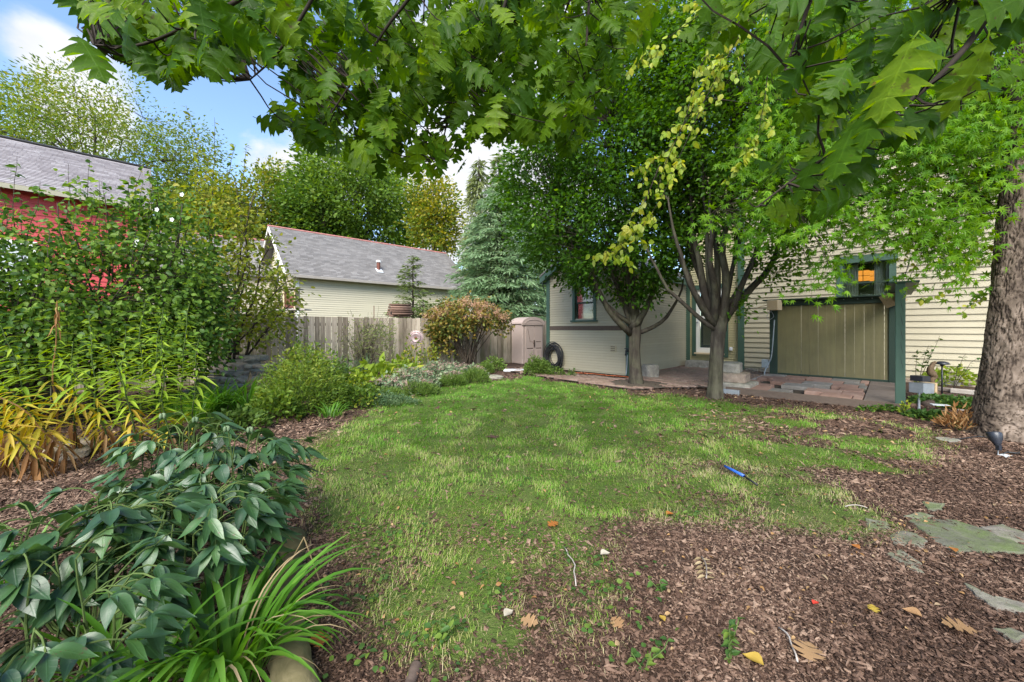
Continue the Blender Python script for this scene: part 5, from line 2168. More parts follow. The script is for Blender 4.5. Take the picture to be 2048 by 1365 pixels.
def xs2(px, Y):
    return (px - CX) / FPX * Y


def z2(py, Y):
    return EYE + (HY - py) / FPX * Y


beyond()


# ------------------------------------------------------------------ large shrubs inside the garden
def shrubs():
    # crab apple with long upright shoots
    Y = 7.9
    b = np.array([xs2(462, Y), Y, 0])
    t = Tree('crab_apple', 'small spreading tree with yellow green leaves left of the garage', b, 'bark_brown')
    rg = np.random.default_rng(6)
    ends = [(385, 470, .3), (420, 400, -.2), (470, 360, .2), (510, 400, -.3), (545, 470, .2), (580, 560, -.2), (600, 600, .1), (350, 540, .4), (540, 620, -.4), (440, 620, -.6), (400, 640, -.5), (500, 540, -.6)]
    for i, (px, py, dy) in enumerate(ends):
        e = at(px, py, Y + dy)
        t.limb(limb_pts(b + rg.normal(0, .06, 3) * [1, 1, 0], e, 10, ((e[0] - b[0]) * -.15, dy * .3, .1), .02, 200 + i), .03, .008, 6)
    for px0, py0, px1, py1 in ((405, 420, 372, 212), (412, 400, 398, 270), (425, 390, 428, 235), (440, 400, 470, 290), (480, 380, 490, 290), (500, 410, 530, 330), (370, 450, 340, 360), (395, 430, 420, 300)):
        P = limb_pts(at(px0, py0, Y), at(px1, py1, Y), 9, (.03, 0, 0), .012, px0)
        t.limb(P, .009, .003, 4, 'shoot')
        m = 26
        q = rg.random(m) ** .8
        i = np.clip((q * 8).astype(int), 0, 7)
        Q = P[i] + (P[i + 1] - P[i]) * (q * 8 - i)[:, None]
        D = unit(rg.normal(0, 1, (m, 3)) * [1, 1, .4] + [0, 0, .1])
        leaves(t.lm, T_ovate(.27, .1), Q, D, unit(rg.normal(0, .5, (m, 3)) + [0, 0, 1]), rg.uniform(.08, .12, m), rg.uniform(.1, .7, m))
    zs = [.95, 1.4, 2.1, 2.8, 3.5, 4.1, 4.6]
    cs = [(xs2(480, Y), Y), (xs2(480, Y), Y), (xs2(470, Y), Y), (xs2(455, Y), Y), (xs2(440, Y), Y), (xs2(430, Y), Y), (xs2(420, Y), Y)]
    rs = [.85, 1.25, 1.3, 1.2, 1.05, .7, .28]
    C, ax = profile_points(330, zs, cs, rs, 7, .45, .35)
    qx = CX + FPX * C[:, 0] / C[:, 1]; qy = HY - FPX * (C[:, 2] - EYE) / C[:, 1]
    kp = ~((qx > 515) & (qy < 530) & (rg.random(len(C)) < .8))
    C, ax = C[kp], ax[kp]
    t.twigs(C, .004)
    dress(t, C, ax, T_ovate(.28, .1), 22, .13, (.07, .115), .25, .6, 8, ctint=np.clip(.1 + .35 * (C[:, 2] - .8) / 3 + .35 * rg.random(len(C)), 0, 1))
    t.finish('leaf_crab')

    # rose of Sharon thicket: three shrubs
    leafmat('petal_white', [(.7, .7, .68), (.78, .78, .76)], .6, .3)
    for j, (px, Y, w, top, lab) in enumerate(((60, 4.9, 1.45, 395, 'dense dark green shrub at the far left edge before the red house'), (205, 5.3, 1.4, 385, 'dense leafy shrub before the red wall with tall shoots'), (330, 5.8, 1.1, 380, 'leafy shrub with a few white blooms next to the small spreading tree'))):
        b = np.array([xs2(px, Y), Y, 0])
        t = Tree('hibiscus_shrub', lab, b, 'bark_brown', 'rose of sharon shrubs along the left side', 'shrub')
        zt = z2(top, Y)
        for i in range(11):
            a = rg.random() * 2 * PI; rr = rg.uniform(.2, .9) * w * .8
            e = b + np.array([math.cos(a) * rr, math.sin(a) * rr * .6, rg.uniform(.55, .98) * zt])
            t.limb(limb_pts(b + rg.normal(0, .12, 3) * [1, 1, 0], e, 9, (-(e[0] - b[0]) * .2, 0, 0), .02, 300 + 20 * j + i), .024, .006, 6, 'stem')
        zs = [.7, 1.1, 1.7, 2.3, zt * .86, zt]
        rs = [w * .75, w * .98, w, w * .8, w * .55, w * .2]
        C, ax = profile_points(330, zs, [(b[0], b[1])] * 6, rs, 50 + j, .42, .55)
        C[:, 1] = b[1] + (C[:, 1] - b[1]) * .62
        # keep a gap where the red wall shows through
        ppx = CX + FPX * C[:, 0] / C[:, 1]; ppy = HY - FPX * (C[:, 2] - EYE) / C[:, 1]
        gap = ((np.abs(ppx - 200) / 75) ** 2 + (np.abs(ppy - 560) / 45) ** 2 < 1) & (rg.random(len(C)) < .8)
        gap |= (ppy < 490) & (rg.random(len(C)) < np.where(ppx < 260, .34, .25))
        C, ax = C[~gap], ax[~gap]
        t.twigs(C, .003)
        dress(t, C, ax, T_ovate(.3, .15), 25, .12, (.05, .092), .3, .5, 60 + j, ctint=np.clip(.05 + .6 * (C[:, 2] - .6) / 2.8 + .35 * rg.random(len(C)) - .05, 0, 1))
        for i in range(11):
            st = C[np.argsort(-C[:, 2])[i * 4]]
            e = st + np.array([rg.normal(0, .12), 0, rg.uniform(.35, .85)])
            P = limb_pts(st - [0, 0, .3], e, 7, None, .02, i + 400)
            t.limb(P, .006, .002, 4, 'shoot')
            m = 16; q = rg.random(m); k = np.clip((q * 6).astype(int), 0, 5)
            Q = P[k] + (P[k + 1] - P[k]) * (q * 6 - k)[:, None]
            leaves(t.lm, T_ovate(.33, .12), Q, unit(rg.normal(0, 1, (m, 3)) * [1, 1, .3] - [0, 0, .2]), unit(rg.normal(0, .4, (m, 3)) + [0, 0, 1]), rg.uniform(.07, .11, m), rg.uniform(.4, .9, m))
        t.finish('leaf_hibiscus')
        if j == 2:
            fl = MB()
            for (px_, py_) in ((315, 420), (365, 390), (275, 482), (345, 440), (272, 490)):
                c = at(px_, py_, Y - .75)
                for k in range(5):
                    a = k * 2 * PI / 5
                    leaves(fl, T_ovate(.5, .1), [c], [math.cos(a), -.5, math.sin(a)], [0, -1, .2], .034, [.3])
            part('blossom', fl, MATS['petal_white'], t.o)
    # hydrangea in front of the fence
    Y = 12.4
    b = np.array([xs2(936, Y), Y, 0])
    t = Tree('hydrangea_shrub', 'wide hydrangea shrub with tan flower heads before the back fence', b, 'bark_brown', cat='shrub')
    for i in range(24):
        px = rg.uniform(860, 1005); py = rg.uniform(620, 660)
        e = at(px, py, Y + rg.uniform(-.6, .4))
        t.limb(limb_pts(b + rg.normal(0, .07, 3) * [1, 1, 0], e, 8, ((e[0] - b[0]) * -.08, 0, .05), .015, 500 + i), .022, .007, 5, 'stem')
    zs = [1.1, 1.35, 1.6, 1.9, 2.2]
    cs = [(xs2(905, Y), Y - .1), (xs2(925, Y), Y - .1), (xs2(932, Y), Y - .1), (xs2(935, Y), Y - .1), (xs2(932, Y), Y - .1)]
    rs = [.75, 1.2, 1.4, 1.25, .7]
    C, ax = profile_points(190, zs, cs, rs, 71, .42, .25)
    C[:, 1] = Y - .1 + (C[:, 1] - Y + .1) * .55
    C = np.vstack([C, [at(rg.uniform(862, 905), rg.uniform(655, 705), Y - rg.uniform(0, .4)) for _ in range(34)], [at(rg.uniform(985, 1015), rg.uniform(635, 665), Y) for _ in range(10)]])
    ax = np.vstack([ax, C[len(ax):] + [.3, 0, -.3]])
    t.twigs(C, .004)
    dress(t, C, ax, T_ovate(.3, .15), 17, .1, (.08, .13), .3, .55, 72)
    t.finish('leaf_hydrangea', 'foliage')
    hd = MB()
    for k in range(120):
        px = rg.uniform(852, 1014); f = 1 - ((px - 935) / 85) ** 2
        py = 638 - rg.random() ** .7 * 42 * max(.1, f) + rg.uniform(-2, 4)
        c = at(px, py, Y - .1 - rg.uniform(-.45, .6))
        m = 42
        P = c + rg.normal(0, 1, (m, 3)) * [.055, .055, .05]
        leaves(hd, T_rhomb(.45), P, unit(rg.normal(0, 1, (m, 3)) + [0, 0, .4]), unit(rg.normal(0, 1, (m, 3))), rg.uniform(.025, .045, m), np.clip(rg.random() * .5 + rg.random(m) * .5, 0, .99))
    part('flower_heads', hd, MATS['bloom_tan'], t.o, kind='stuff')
    # thin butterfly bush against the fence
    Y = 11.0
    b = np.array([xs2(730, Y), Y, 0])
    t = Tree('butterfly_bush', 'thin straggling bush with bare tops against the back fence', b, 'bark_brown', cat='shrub')
    for i in range(26):
        e = at(rg.uniform(672, 790), rg.uniform(612, 700), Y + rg.uniform(-.3, .5))
        t.limb(limb_pts(b + rg.normal(0, .1, 3) * [1, 1, 0], e, 8, ((e[0] - b[0]) * -.1, 0, .05), .02, 600 + i), .009, .002, 4, 'stem')
    C = np.array([at(rg.uniform(680, 785), rg.uniform(645, 735), Y + rg.uniform(-.4, .4)) for _ in range(130)])
    t.twigs(C, .003)
    dress(t, C, C + [0, 0, -.3], T_rhomb(.14), 12, .1, (.07, .13), .2, .3, 73)
    t.finish('needle_weep', 'foliage')


shrubs()

# ------------------------------------------------------------------ garden plants
leafmat('leaf_peony', [(.018, .055, .016), (.030, .08, .021), (.048, .115, .026)], .44, .25, .85, back=(.07, .14, .03), veins=6, spots=.8)
leafmat('leaf_daylily', [(.055, .16, .016), (.085, .21, .022), (.13, .27, .035)], .4, .45, .35)
leafmat('leaf_lily_green', [(.14, .24, .02), (.21, .32, .028), (.31, .40, .045)], .42, .4)
leafmat('leaf_lily_gold', [(.36, .32, .03), (.46, .38, .045), (.38, .25, .035)], .5, .4)
leafmat('leaf_lily_brown', [(.16, .075, .025), (.26, .13, .045), (.33, .2, .09)], .65, .25)
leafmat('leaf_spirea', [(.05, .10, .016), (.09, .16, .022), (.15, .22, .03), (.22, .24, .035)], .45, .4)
leafmat('leaf_feather', [(.06, .11, .02), (.10, .17, .03), (.15, .22, .045)], .5, .35)
leafmat('leaf_sedum', [(.11, .17, .09), (.16, .22, .12), (.22, .27, .15)], .5, .3)
leafmat('bloom_pink', [(.40, .26, .22), (.50, .36, .31), (.42, .25, .2)], .7, .25)
leafmat('leaf_bluegrass', [(.07, .13, .06), (.11, .18, .085), (.16, .22, .1)], .45, .35)
leafmat('leaf_lime', [(.14, .22, .025), (.22, .30, .035), (.32, .34, .04)], .42, .4)
leafmat('leaf_cover', [(.04, .095, .025), (.07, .14, .03), (.14, .21, .035)], .42, .35)
leafmat('leaf_straw', [(.22, .16, .085), (.32, .24, .13), (.40, .31, .18)], .75, .25)


def T_blade(seg=7, w=.03, arch=1.2, fold=.3, tipd=0.0):
    """long strap leaf: starts upward along +Z, arches over towards +Y"""
    V = []; y = z = 0.0
    for i in range(seg + 1):
        s = i / seg
        a = arch * s ** 1.5 + .12
        if i:
            y += math.sin(a) / seg; z += math.cos(a) / seg
        ww = w * (.55 + .45 * min(1, s * 5)) * (1 - max(0, (s - .45) / .55) ** 1.7) + .0008
        nx = ww * fold
        V += [(-ww / 2, y + nx * math.cos(a) * -.5, z + nx * .5 * math.sin(a)), (0, y, z), (ww / 2, y - nx * math.cos(a) * .5, z + nx * .5 * math.sin(a))]
    T = []
    for i in range(seg):
        a, b = i * 3, i * 3 + 3
        T += [(a, a + 1, b + 1), (a, b + 1, b), (a + 1, a + 2, b + 2), (a + 1, b + 2, b + 1)]
    return np.array(V), np.array(T)


def T_leaflet(w=.21, curl=.25, fold=.12, seg=8, wave=.0, twist=0.0):
    V = []
    for i in range(seg + 1):
        s = i / seg
        q = math.sin(PI * min(1, s ** .82)) ** (.85 + .5 * s) if 0 < s < 1 else 0
        q = q * (1.05 - .2 * s)
        z = -curl * s * s + .03 * math.sin(s * 7)
        x = w * q
        tz = twist * s * x
        V += [(-x, s, z + fold * q * w * 2 + wave * math.sin(9 * s) - tz), (-x * .5, s, z + fold * q * w * .6 - tz * .5), (0, s, z), (x * .5, s, z + fold * q * w * .6 + tz * .5), (x, s, z + fold * q * w * 2 - wave * math.sin(9 * s + 1) + tz)]
    T = []
    for i in range(seg):
        for j in range(4):
            a = i * 5 + j; b = a + 5
            T += [(a, a + 1, b + 1), (a, b + 1, b)]
    return np.array(V), np.array(T)


def shared(name, T, mat, smooth=True):
    me = make_mesh(name, T[0], [T[1]], smooth, np.zeros(len(T[0])))
    me.materials.append(MATS[mat])
    return me


def mat4(Rm, o):
    return Matrix(((*Rm[0], o[0]), (*Rm[1], o[1]), (*Rm[2], o[2]), (0, 0, 0, 1)))


def place(name, me, parent, o, D, Nn, s, sx=1.0):
    Rm = frames(np.asarray(D, float)[None], np.asarray(Nn, float)[None])[0] * s
    Rm = Rm * np.array([sx, 1, 1])
    return link(name, me, None, parent, mat4(Rm, o))


def peonies():
    r = random.Random(4)
    rg = np.random.default_rng(44)
    vs = [shared('leaflet', T_leaflet(.14 + .03 * (k % 3), r.uniform(.1, .4), r.uniform(.05, .3), 8, r.uniform(0, .012), r.uniform(-.4, .4)), 'leaf_peony') for k in range(8)]
    spec = [(-1.47, 1.17, .36, .56, 'large dark peony clump nearest the camera at the lower left corner'), (-1.80, 1.62, .42, .62, 'peony clump with bluish leaves left of centre in the near bed'),
            (-1.42, 1.68, .40, .60, 'peony clump with bluish leaves directly behind the bright strap leaves'), (-1.62, 2.25, .44, .64, 'peony clump reaching over the edge of the lawn'),
            (-2.10, 2.45, .40, .70, 'tall peony clump with seed pods in front of the yellow lilies')]
    for k, (x, y, rad, h, lab) in enumerate(spec):
        b = np.array([x, y, 0.])
        t = thing('peony_plant', lab, 'peony', b, 'peonies in the near left bed')
        sm = MB()
        nodes = []
        nst = 18
        for i in range(nst):
            a = i / nst * 2 * PI + r.uniform(-.3, .3)
            out = np.array([math.cos(a), math.sin(a), 0])
            q = r.uniform(.25, 1.0)
            top = b + out * rad * q * .62 + UP * h * (1.0 - .28 * q * q) * r.uniform(.8, 1.0)
            P = limb_pts(b + out * .05, top, 7, out * .05, .02, 700 + k * 40 + i)
            tube(sm, P, np.linspace(.0055, .003, 7), 5, False)
            for j in range(4 if i % 2 else 5):
                aa = a + r.uniform(-1.2, 1.2)
                o2 = np.array([math.cos(aa), math.sin(aa), 0])
                st = P[[6, 6, 5, 4, 3][j]]
                nd = st + o2 * r.uniform(.09, .17) + UP * r.uniform(-.01, .06)
                tube(sm, limb_pts(st, nd, 5, UP * .03, .02, 900 + i * 7 + j), .003, 4, False)
                nodes.append((nd, unit(o2 + UP * r.uniform(-.2, .15)), j))
        part('stems', sm, MATS['stem_green'], t)
        for nd, d, j in nodes:
            m = r.choice([3, 3, 5])
            side = np.cross(d, UP)
            for q in range(m):
                f = (q - (m - 1) / 2)
                D = unit(d + side * f * (.85 if m == 3 else .6) + UP * (-.18 - .12 * abs(f)) + rg.normal(0, .14, 3))
                Nn = unit(UP + d * .25 + rg.normal(0, .25, 3))
                place('leaf', vs[r.randrange(8)], t, nd + rg.normal(0, .004, 3), D, Nn, r.uniform(.105, .17) * (1 if f == 0 else .88) * (.8 if k == 0 else 1), r.uniform(.85, 1.25))
        if k in (4, 3):
            for j in range(2):
                pd = MB()
                c = b + np.array([r.uniform(-.15, .15), r.uniform(-.2, 0), h * r.uniform(1.02, 1.12)])
                for q in range(3):
                    boulder(pd, c + np.array([math.cos(q * 2.1) * .010, math.sin(q * 2.1) * .010, 0]), .018, .018, .036, 0, q, 0, .05, 2)
                part('seed_pod', pd, MATS['leaf_sedum'], t, True)
                sm2 = MB(); tube(sm2, limb_pts(b + UP * h * .4, c - UP * .02, 6, None, .02, 77 + j), .004, 4, False)
                part('stem', sm2, MATS['stem_green'], t)


peonies()


def strap_plant(name, label, b, n, L, w, mat, seed, lean=(0, 0), archr=(.7, 2.0), cat='plant', group=None, spread=.06, parts=True, dry=0, fan=2 * PI, a0=0.0):
    r = random.Random(seed)
    b = np.asarray(b, float)
    t = thing(name, label, cat, b, group)
    mb = MB()
    vs = None
    if parts:
        vs = [shared('blade', T_blade(9, w * r.uniform(.8, 1.15) / ((L[0] + L[1]) / 2), r.uniform(*archr), .35), mat) for _ in range(8)]
        dv = [shared('blade', T_blade(8, w * .35 / ((L[0] + L[1]) / 2), r.uniform(1.8, 2.5), .2), 'leaf_straw') for _ in range(2)]
    for i in range(n):
        a = a0 + r.uniform(-fan / 2, fan / 2)
        q = r.random() ** .5 * spread
        o = b + np.array([math.cos(a) * q, math.sin(a) * q, 0])
        d = np.array([math.cos(a) + lean[0], math.sin(a) + lean[1], 0]); d = unit(d + 1e-6)
        s = r.uniform(*L)
        isd = r.random() < dry
        tilt = r.uniform(-.12, .28)
        up = unit(UP + d * tilt)
        fw = unit(d - up * np.dot(d, up)); sd = np.cross(fw, up)
        Rm = np.stack([sd, fw, up], -1) * s
        if parts:
            link('blade', dv[i % 2] if isd else vs[i % 8], None, t, mat4(Rm, o))
        else:
            T = T_blade(5, w / s, r.uniform(*archr), .3)
            V = T[0] @ Rm.T + o
            mb.add(V, None, T[1], r.random())
    if not parts:
        part('blades', mb, MATS[mat], t, kind='stuff')
    return t


strap_plant('daylily_plant', 'bright green daylily arching over the edging log at the bottom', (-1.03, 1.40, 0), 96, (.38, .62), .021, 'leaf_daylily', 5, (.6, .15), (.9, 2.4), spread=.11, dry=.10)
strap_plant('daylily_plant', 'bright green daylily left of the arching clump at the bottom', (-1.22, 1.27, 0), 26, (.32, .52), .022, 'leaf_daylily', 6, (.1, .1), (.6, 2.0), spread=.07, dry=.05)
strap_plant('daylily_plant', 'small daylily tuft under the dark peony leaves', (-1.22, 1.52, 0), 18, (.18, .30), .016, 'leaf_daylily', 7, (0, 0), (.7, 1.9), spread=.05)
strap_plant('daylily_plant', 'daylily tuft at the lower left corner', (-1.45, 1.36, 0), 16, (.25, .42), .02, 'leaf_daylily', 9, (0, 0), (.7, 1.9), spread=.05)
strap_plant('daylily_plant', 'thin grassy tuft left of the peonies', (-2.45, 1.85, 0), 30, (.2, .36), .012, 'leaf_daylily', 10, (0, 0), (.7, 1.9), spread=.09)
for k, (px, py, n, L, lab) in enumerate(((440, 828, 90, .78, 'daylily clump in front of the stacked stone mound'), (492, 826, 80, .72, 'daylily clump right of the one before the stone mound'), (395, 842, 70, .66, 'grassy daylily clump behind the peonies'),
                                         (345, 836, 60, .66, 'grassy daylily clump behind the yellow lilies'), (660, 836, 40, .34, 'grass tuft at the foot of the feathery border bush'))):
    strap_plant('daylily_plant', lab, G(px, py), n, (L * .7, L * 1.05), .022, 'leaf_daylily', 20 + k, (0, 0), (.7, 2.0), spread=.16, parts=False)
for k, (px, py, lab) in enumerate(((705, 772, 'blue green iris blades in front of the fence'), (672, 778, 'blue green iris blades left of the thin bush'), (735, 768, 'blue green iris blades under the thin bush'))):
    strap_plant('iris_plant', lab, G(px, py), 34, (.5, .95), .024, 'leaf_bluegrass', 30 + k, (0, 0), (.2, 1.1), spread=.2, parts=False, group='iris clumps before the fence')


def lilies():
    r = random.Random(9); rg = np.random.default_rng(99)
    mats = ['leaf_lily_green', 'leaf_lily_gold', 'leaf_lily_brown']
    vs = {m: [shared('leaf', T_leaflet(.055 + .01 * k, .15 + .2 * k, .2, 6, .0, r.uniform(-.5, .5)), m) for k in range(3)] for m in mats}
    st = [(110, 905, 1.42, (.0, 0)), (190, 900, 1.28, (-.05, 0)), (285, 888, 1.45, (.02, .0)), (315, 893, 1.38, (.05, 0)), (362, 880, 1.42, (.08, 0)), (240, 905, 1.15, (.1, -.05)),
          (60, 915, 1.2, (-.1, -.1)), (150, 915, 1.05, (.1, -.1)), (20, 925, 1.05, (-.2, -.15)), (95, 930, .95, (-.35, -.25)), (215, 918, .98, (-.2, -.2)), (330, 905, 1.1, (.05, -.1)),
          (40, 950, .85, (-.5, -.4)), (130, 945, .8, (-.45, -.35)), (270, 915, 1.0, (.0, -.2)), (-10, 960, .9, (-.2, -.3)), (385, 890, 1.05, (.1, -.05)), (80, 960, .68, (-.3, -.4))]
    names = ['left', 'middle', 'right']
    labs = ['tall lily stalk with a dried brown tip beside the dark fence', 'upright yellow green lily stalk just right of the dried one', 'tallest lily stalk in the middle of the yellow clump', 'tall lily stalk right of the tallest one',
            'rightmost tall lily stalk before the stone mound', 'shorter lily stalk between the tall ones', 'lily stalk leaning left before the dark fence', 'short lily stalk in the yellowed clump centre',
            'lily stalk at the far left edge leaning out', 'bent lily stalk sweeping left with green blades', 'lily stalk bending forward in the clump centre', 'low lily stalk below the tall right pair',
            'drooping lily stalk with golden leaves low on the left', 'drooping lily stalk with brown leaves near the left rocks', 'lily stalk leaning towards the peonies', 'lily stalk cut by the left edge of the picture',
            'slim lily stalk nearest the daylily clumps', 'lowest drooping lily stalk above the bare mulch']
    for k, (px, py, h, ln) in enumerate(st):
        b = G(px, py)
        t = thing('lily_plant', labs[k], 'lily', b, 'yellowing lilies in the left bed')
        top = b + np.array([ln[0] * 1.2, ln[1] * 1.2, h * 1.08 + .04])
        P = limb_pts(b, top, 12, (-ln[0] * .3, -ln[1] * .3, abs(ln[0]) * .15), .012, 1000 + k)
        mb = MB(); tube(mb, P, np.linspace(.009, .004, 12), 5, False)
        part('stem', mb, MATS['leaf_lily_brown' if k in (0, 13) else 'stem_green'], t)
        n = 64
        for i in range(n):
            s = .10 + .9 * i / n
            q = s * 11; j = min(10, int(q))
            p = P[j] + (P[j + 1] - P[j]) * (q - j)
            tan = unit(P[j + 1] - P[j])
            a = i * 2.4 + r.uniform(-.3, .3)
            sd = unit(np.cross(tan, [.3, .8, .1])); s2 = np.cross(tan, sd)
            o = sd * math.cos(a) + s2 * math.sin(a)
            lim = [.5, .34, .18, .2, .1, .3, .45, .6, .5, .45, .5, .3, .75, .85, .4, .6, .2, .85][k]
            x = s * 1.2 + r.uniform(-.18, .18)
            if k == 0 and s > .82:
                m = 'leaf_lily_brown'
            else:
                m = 'leaf_lily_brown' if x < lim * .5 else ('leaf_lily_gold' if x < lim * 1.05 else 'leaf_lily_green')
            dr = {'leaf_lily_brown': -1.1, 'leaf_lily_gold': -.25, 'leaf_lily_green': .22}[m]
            if k == 0 and s > .82:
                dr = -1.6
            D = unit(o + UP * (dr + r.uniform(-.2, .2)))
            L = r.uniform(.15, .24) * (1.15 - .75 * max(0, s - .6) / .4)
            place('leaf', vs[m][r.randrange(3)], t, p, D, unit(UP + o * .4 + rg.normal(0, .15, 3)), L)


lilies()


# ------------------------------------------------------------------ border plants
def mound(name, label, b, w, d, h, T, leafm, n, size, seed, cat='plant', group=None, up=.4, bloom=None, nb=0, bsize=.03, stems=14, flat=.4):
    """rounded leafy clump"""
    rg = np.random.default_rng(seed)
    b = np.asarray(b, float)
    t = thing(name, label, cat, b, group)
    sm = MB()
    for i in range(stems):
        a = rg.random() * 2 * PI; q = rg.random() ** .5
        e = b + np.array([math.cos(a) * w * .5 * q, math.sin(a) * d * .5 * q, h * (1 - .5 * q * q) * rg.uniform(.75, 1)])
        tube(sm, limb_pts(b + np.array([math.cos(a) * w * .12 * q, math.sin(a) * d * .12 * q, 0]), e, 5, None, .03, int(rg.integers(1 << 30))), .004, 3, False)
    part('stems', sm, MATS['stem_green'], t, kind='stuff')
    a = rg.random(n) * 2 * PI; q = rg.random(n) ** .5
    zz = h * np.sqrt(np.clip(1 - q ** 2.2, 0, 1)) * rg.random(n) ** .45 * (.55 + .9 * fbm(np.cos(a) * q * 4.5 + seed * 3.1, np.sin(a) * q * 4.5, seed + 5, 3))
    lob = 1 + .35 * (fbm(np.cos(a) * 1.5 + seed, np.sin(a) * 1.5, seed, 3) - .5) * 2
    P = b + np.stack([np.cos(a) * q * w / 2 * lob, np.sin(a) * q * d / 2 * lob, zz * lob + .01], 1)
    out = np.stack([np.cos(a) * q, np.sin(a) * q, np.full(n, up)], 1)
    mb = MB()
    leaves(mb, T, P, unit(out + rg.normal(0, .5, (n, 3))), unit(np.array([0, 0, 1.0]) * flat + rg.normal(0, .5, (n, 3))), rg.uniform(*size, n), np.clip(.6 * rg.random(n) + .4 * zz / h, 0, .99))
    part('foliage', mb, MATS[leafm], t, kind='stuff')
    if bloom and nb:
        fb = MB()
        for k in range(nb):
            a = rg.random() * 2 * PI; q = rg.random() ** .5 * .9
            c = b + np.array([math.cos(a) * q * w / 2, math.sin(a) * q * d / 2, h * math.sqrt(max(0.02, 1 - q ** 2.2)) + .03])
            m = 26
            Q = c + rg.normal(0, 1, (m, 3)) * [bsize, bsize, bsize * .3]
            leaves(fb, T_rhomb(.5), Q, unit(rg.normal(0, 1, (m, 3)) * [1, 1, .3]), unit(rg.normal(0, .3, (m, 3)) + [0, 0, 1]), rg.uniform(.014, .026, m), rg.random(m))
        part('flower_heads', fb, MATS[bloom], t, kind='stuff')
    return t


def border():
    mound('spirea_bush', 'feathery green bush at the lawn edge before the fence', G(602, 826), 1.25, 1.0, .88, T_rhomb(.2), 'leaf_spirea', 5200, (.035, .075), 1, 'bush', stems=60)
    mound('spirea_bush', 'yellow green bush rising behind the feathery one', G(590, 806) + [0, .2, 0], 1.1, .8, 1.0, T_ovate(.3, .1), 'leaf_spirea', 1500, (.05, .085), 2, 'bush', stems=50, bloom='bloom_pink', nb=0)
    mound('perennial_clump', 'leafy green clump between the stone mound and the feathery bush', G(545, 842), .8, .6, .42, T_ovate(.28), 'leaf_spirea', 900, (.05, .09), 21)
    mound('perennial_clump', 'low leafy clump in the mulch behind the peonies', G(470, 862), .7, .5, .26, T_ovate(.3), 'leaf_feather', 520, (.05, .085), 22)
    mound('perennial_clump', 'pink topped perennial clump behind the feathery bush', G(655, 792), 1.0, .6, .72, T_ovate(.28), 'leaf_feather', 1100, (.05, .09), 3, bloom='bloom_pink', nb=16, bsize=.05)
    mound('perennial_clump', 'low green perennial clump right of the feathery bush', G(700, 812), 1.0, .7, .34, T_ovate(.28), 'leaf_spirea', 1500, (.04, .08), 4)
    mound('perennial_clump', 'lime leaved clump under the iris blades', G(712, 792), .9, .6, .42, T_ovate(.32), 'leaf_lime', 700, (.06, .11), 5)
    mound('creeping_plant', 'grey green creeping mat along the lawn edge', G(718, 812) + [.25, .1, 0], 1.3, .5, .16, T_rhomb(.15), 'leaf_bluegrass', 2600, (.03, .06), 6)
    mound('hosta_plant', 'lime leaved plant under the thin bush', G(748, 776), .9, .7, .5, T_leaflet(.3, .4, .1, 5), 'leaf_lime', 160, (.14, .24), 7, up=.8)
    mound('hosta_plant', 'lime green leafy plant right of the thin bush', G(806, 766), 1.0, .7, .55, T_leaflet(.26, .4, .1, 5), 'leaf_lime', 220, (.13, .22), 8, up=.8)
    mound('perennial_clump', 'small yellow leaved clump under the metal flower', G(822, 758), .6, .4, .95, T_ovate(.18), 'leaf_gold', 240, (.08, .13), 18)
    mound('perennial_clump', 'thin reddish yellow seedling beside the metal flower', G(858, 752), .5, .4, .9, T_ovate(.16), 'leaf_gold', 160, (.08, .13), 19)
    sed = [(752, 792, .5, .20), (775, 786, .55, .22), (800, 780, .55, .25), (790, 772, .5, .25), (828, 772, .6, .28), (850, 776, .5, .24), (862, 764, .6, .28), (890, 762, .6, .28), (900, 770, .5, .22), (925, 760, .6, .26), (948, 758, .55, .24), (840, 786, .45, .18), (875, 752, .6, .26), (910, 750, .6, .24), (812, 790, .4, .16)]
    SEDL = ['sedum clump with pink heads, leftmost in the far border row', 'second sedum clump from the left in the far border', 'sedum clump in front of the lime green leafy plant', 'sedum clump tucked under the lime green leafy plant',
            'sedum clump directly below the metal flower', 'sedum clump between two feathery mounds at the border front', 'sedum clump left of the hydrangea stems', 'sedum clump at the foot of the hydrangea', 'sedum clump behind the middle right feathery mound',
            'sedum clump in front of the hydrangea base', 'sedum clump left of the dark flat slab', 'low sedum clump against the middle feathery mound', 'pink headed sedum clump nearest the fence boards', 'pink headed sedum clump between hydrangea and fence', 'smallest sedum clump at the lawn edge']
    for k, (px, py, w, h) in enumerate(sed):
        mound('sedum_plant', SEDL[k], G(px, py), w * 1.25, w, h * 1.4, T_ovate(.36, .1), 'leaf_sedum', 300, (.05, .085), 40 + k, 'sedum', 'sedum clumps in the far border', bloom='bloom_pink', nb=16, bsize=.04, flat=.8)
    fea = [(770, 800, .7, .16, 'near left'), (838, 790, .75, .2, 'middle'), (905, 772, .6, .22, 'middle right'), (945, 766, .7, .28, 'right'), (968, 748, .6, .3, 'far right')]
    for k, (px, py, w, h, q) in enumerate(fea):
        mound('feathery_plant', 'feathery green mound at the border front, %s of the row' % q, G(px, py), w, w * .8, h, T_rhomb(.1), 'leaf_feather', 1700, (.05, .10), 60 + k, 'plant', 'feathery mounds along the far border', up=1.0)
    mound('perennial_clump', 'leafy clump left of the white board by the shed', G(985, 742), .8, .5, .42, T_ovate(.25), 'leaf_feather', 700, (.05, .09), 70)
    mound('bush', 'rounded green bush below the coiled hose', G(1078, 751), .78, .6, .46, T_ovate(.2), 'leaf_feather', 2000, (.05, .085), 71, 'bush', stems=40)
    mound('perennial_clump', 'small leafy clump right of the bush below the hose', G(1112, 753), .5, .4, .22, T_ovate(.25), 'leaf_feather', 420, (.04, .07), 72)
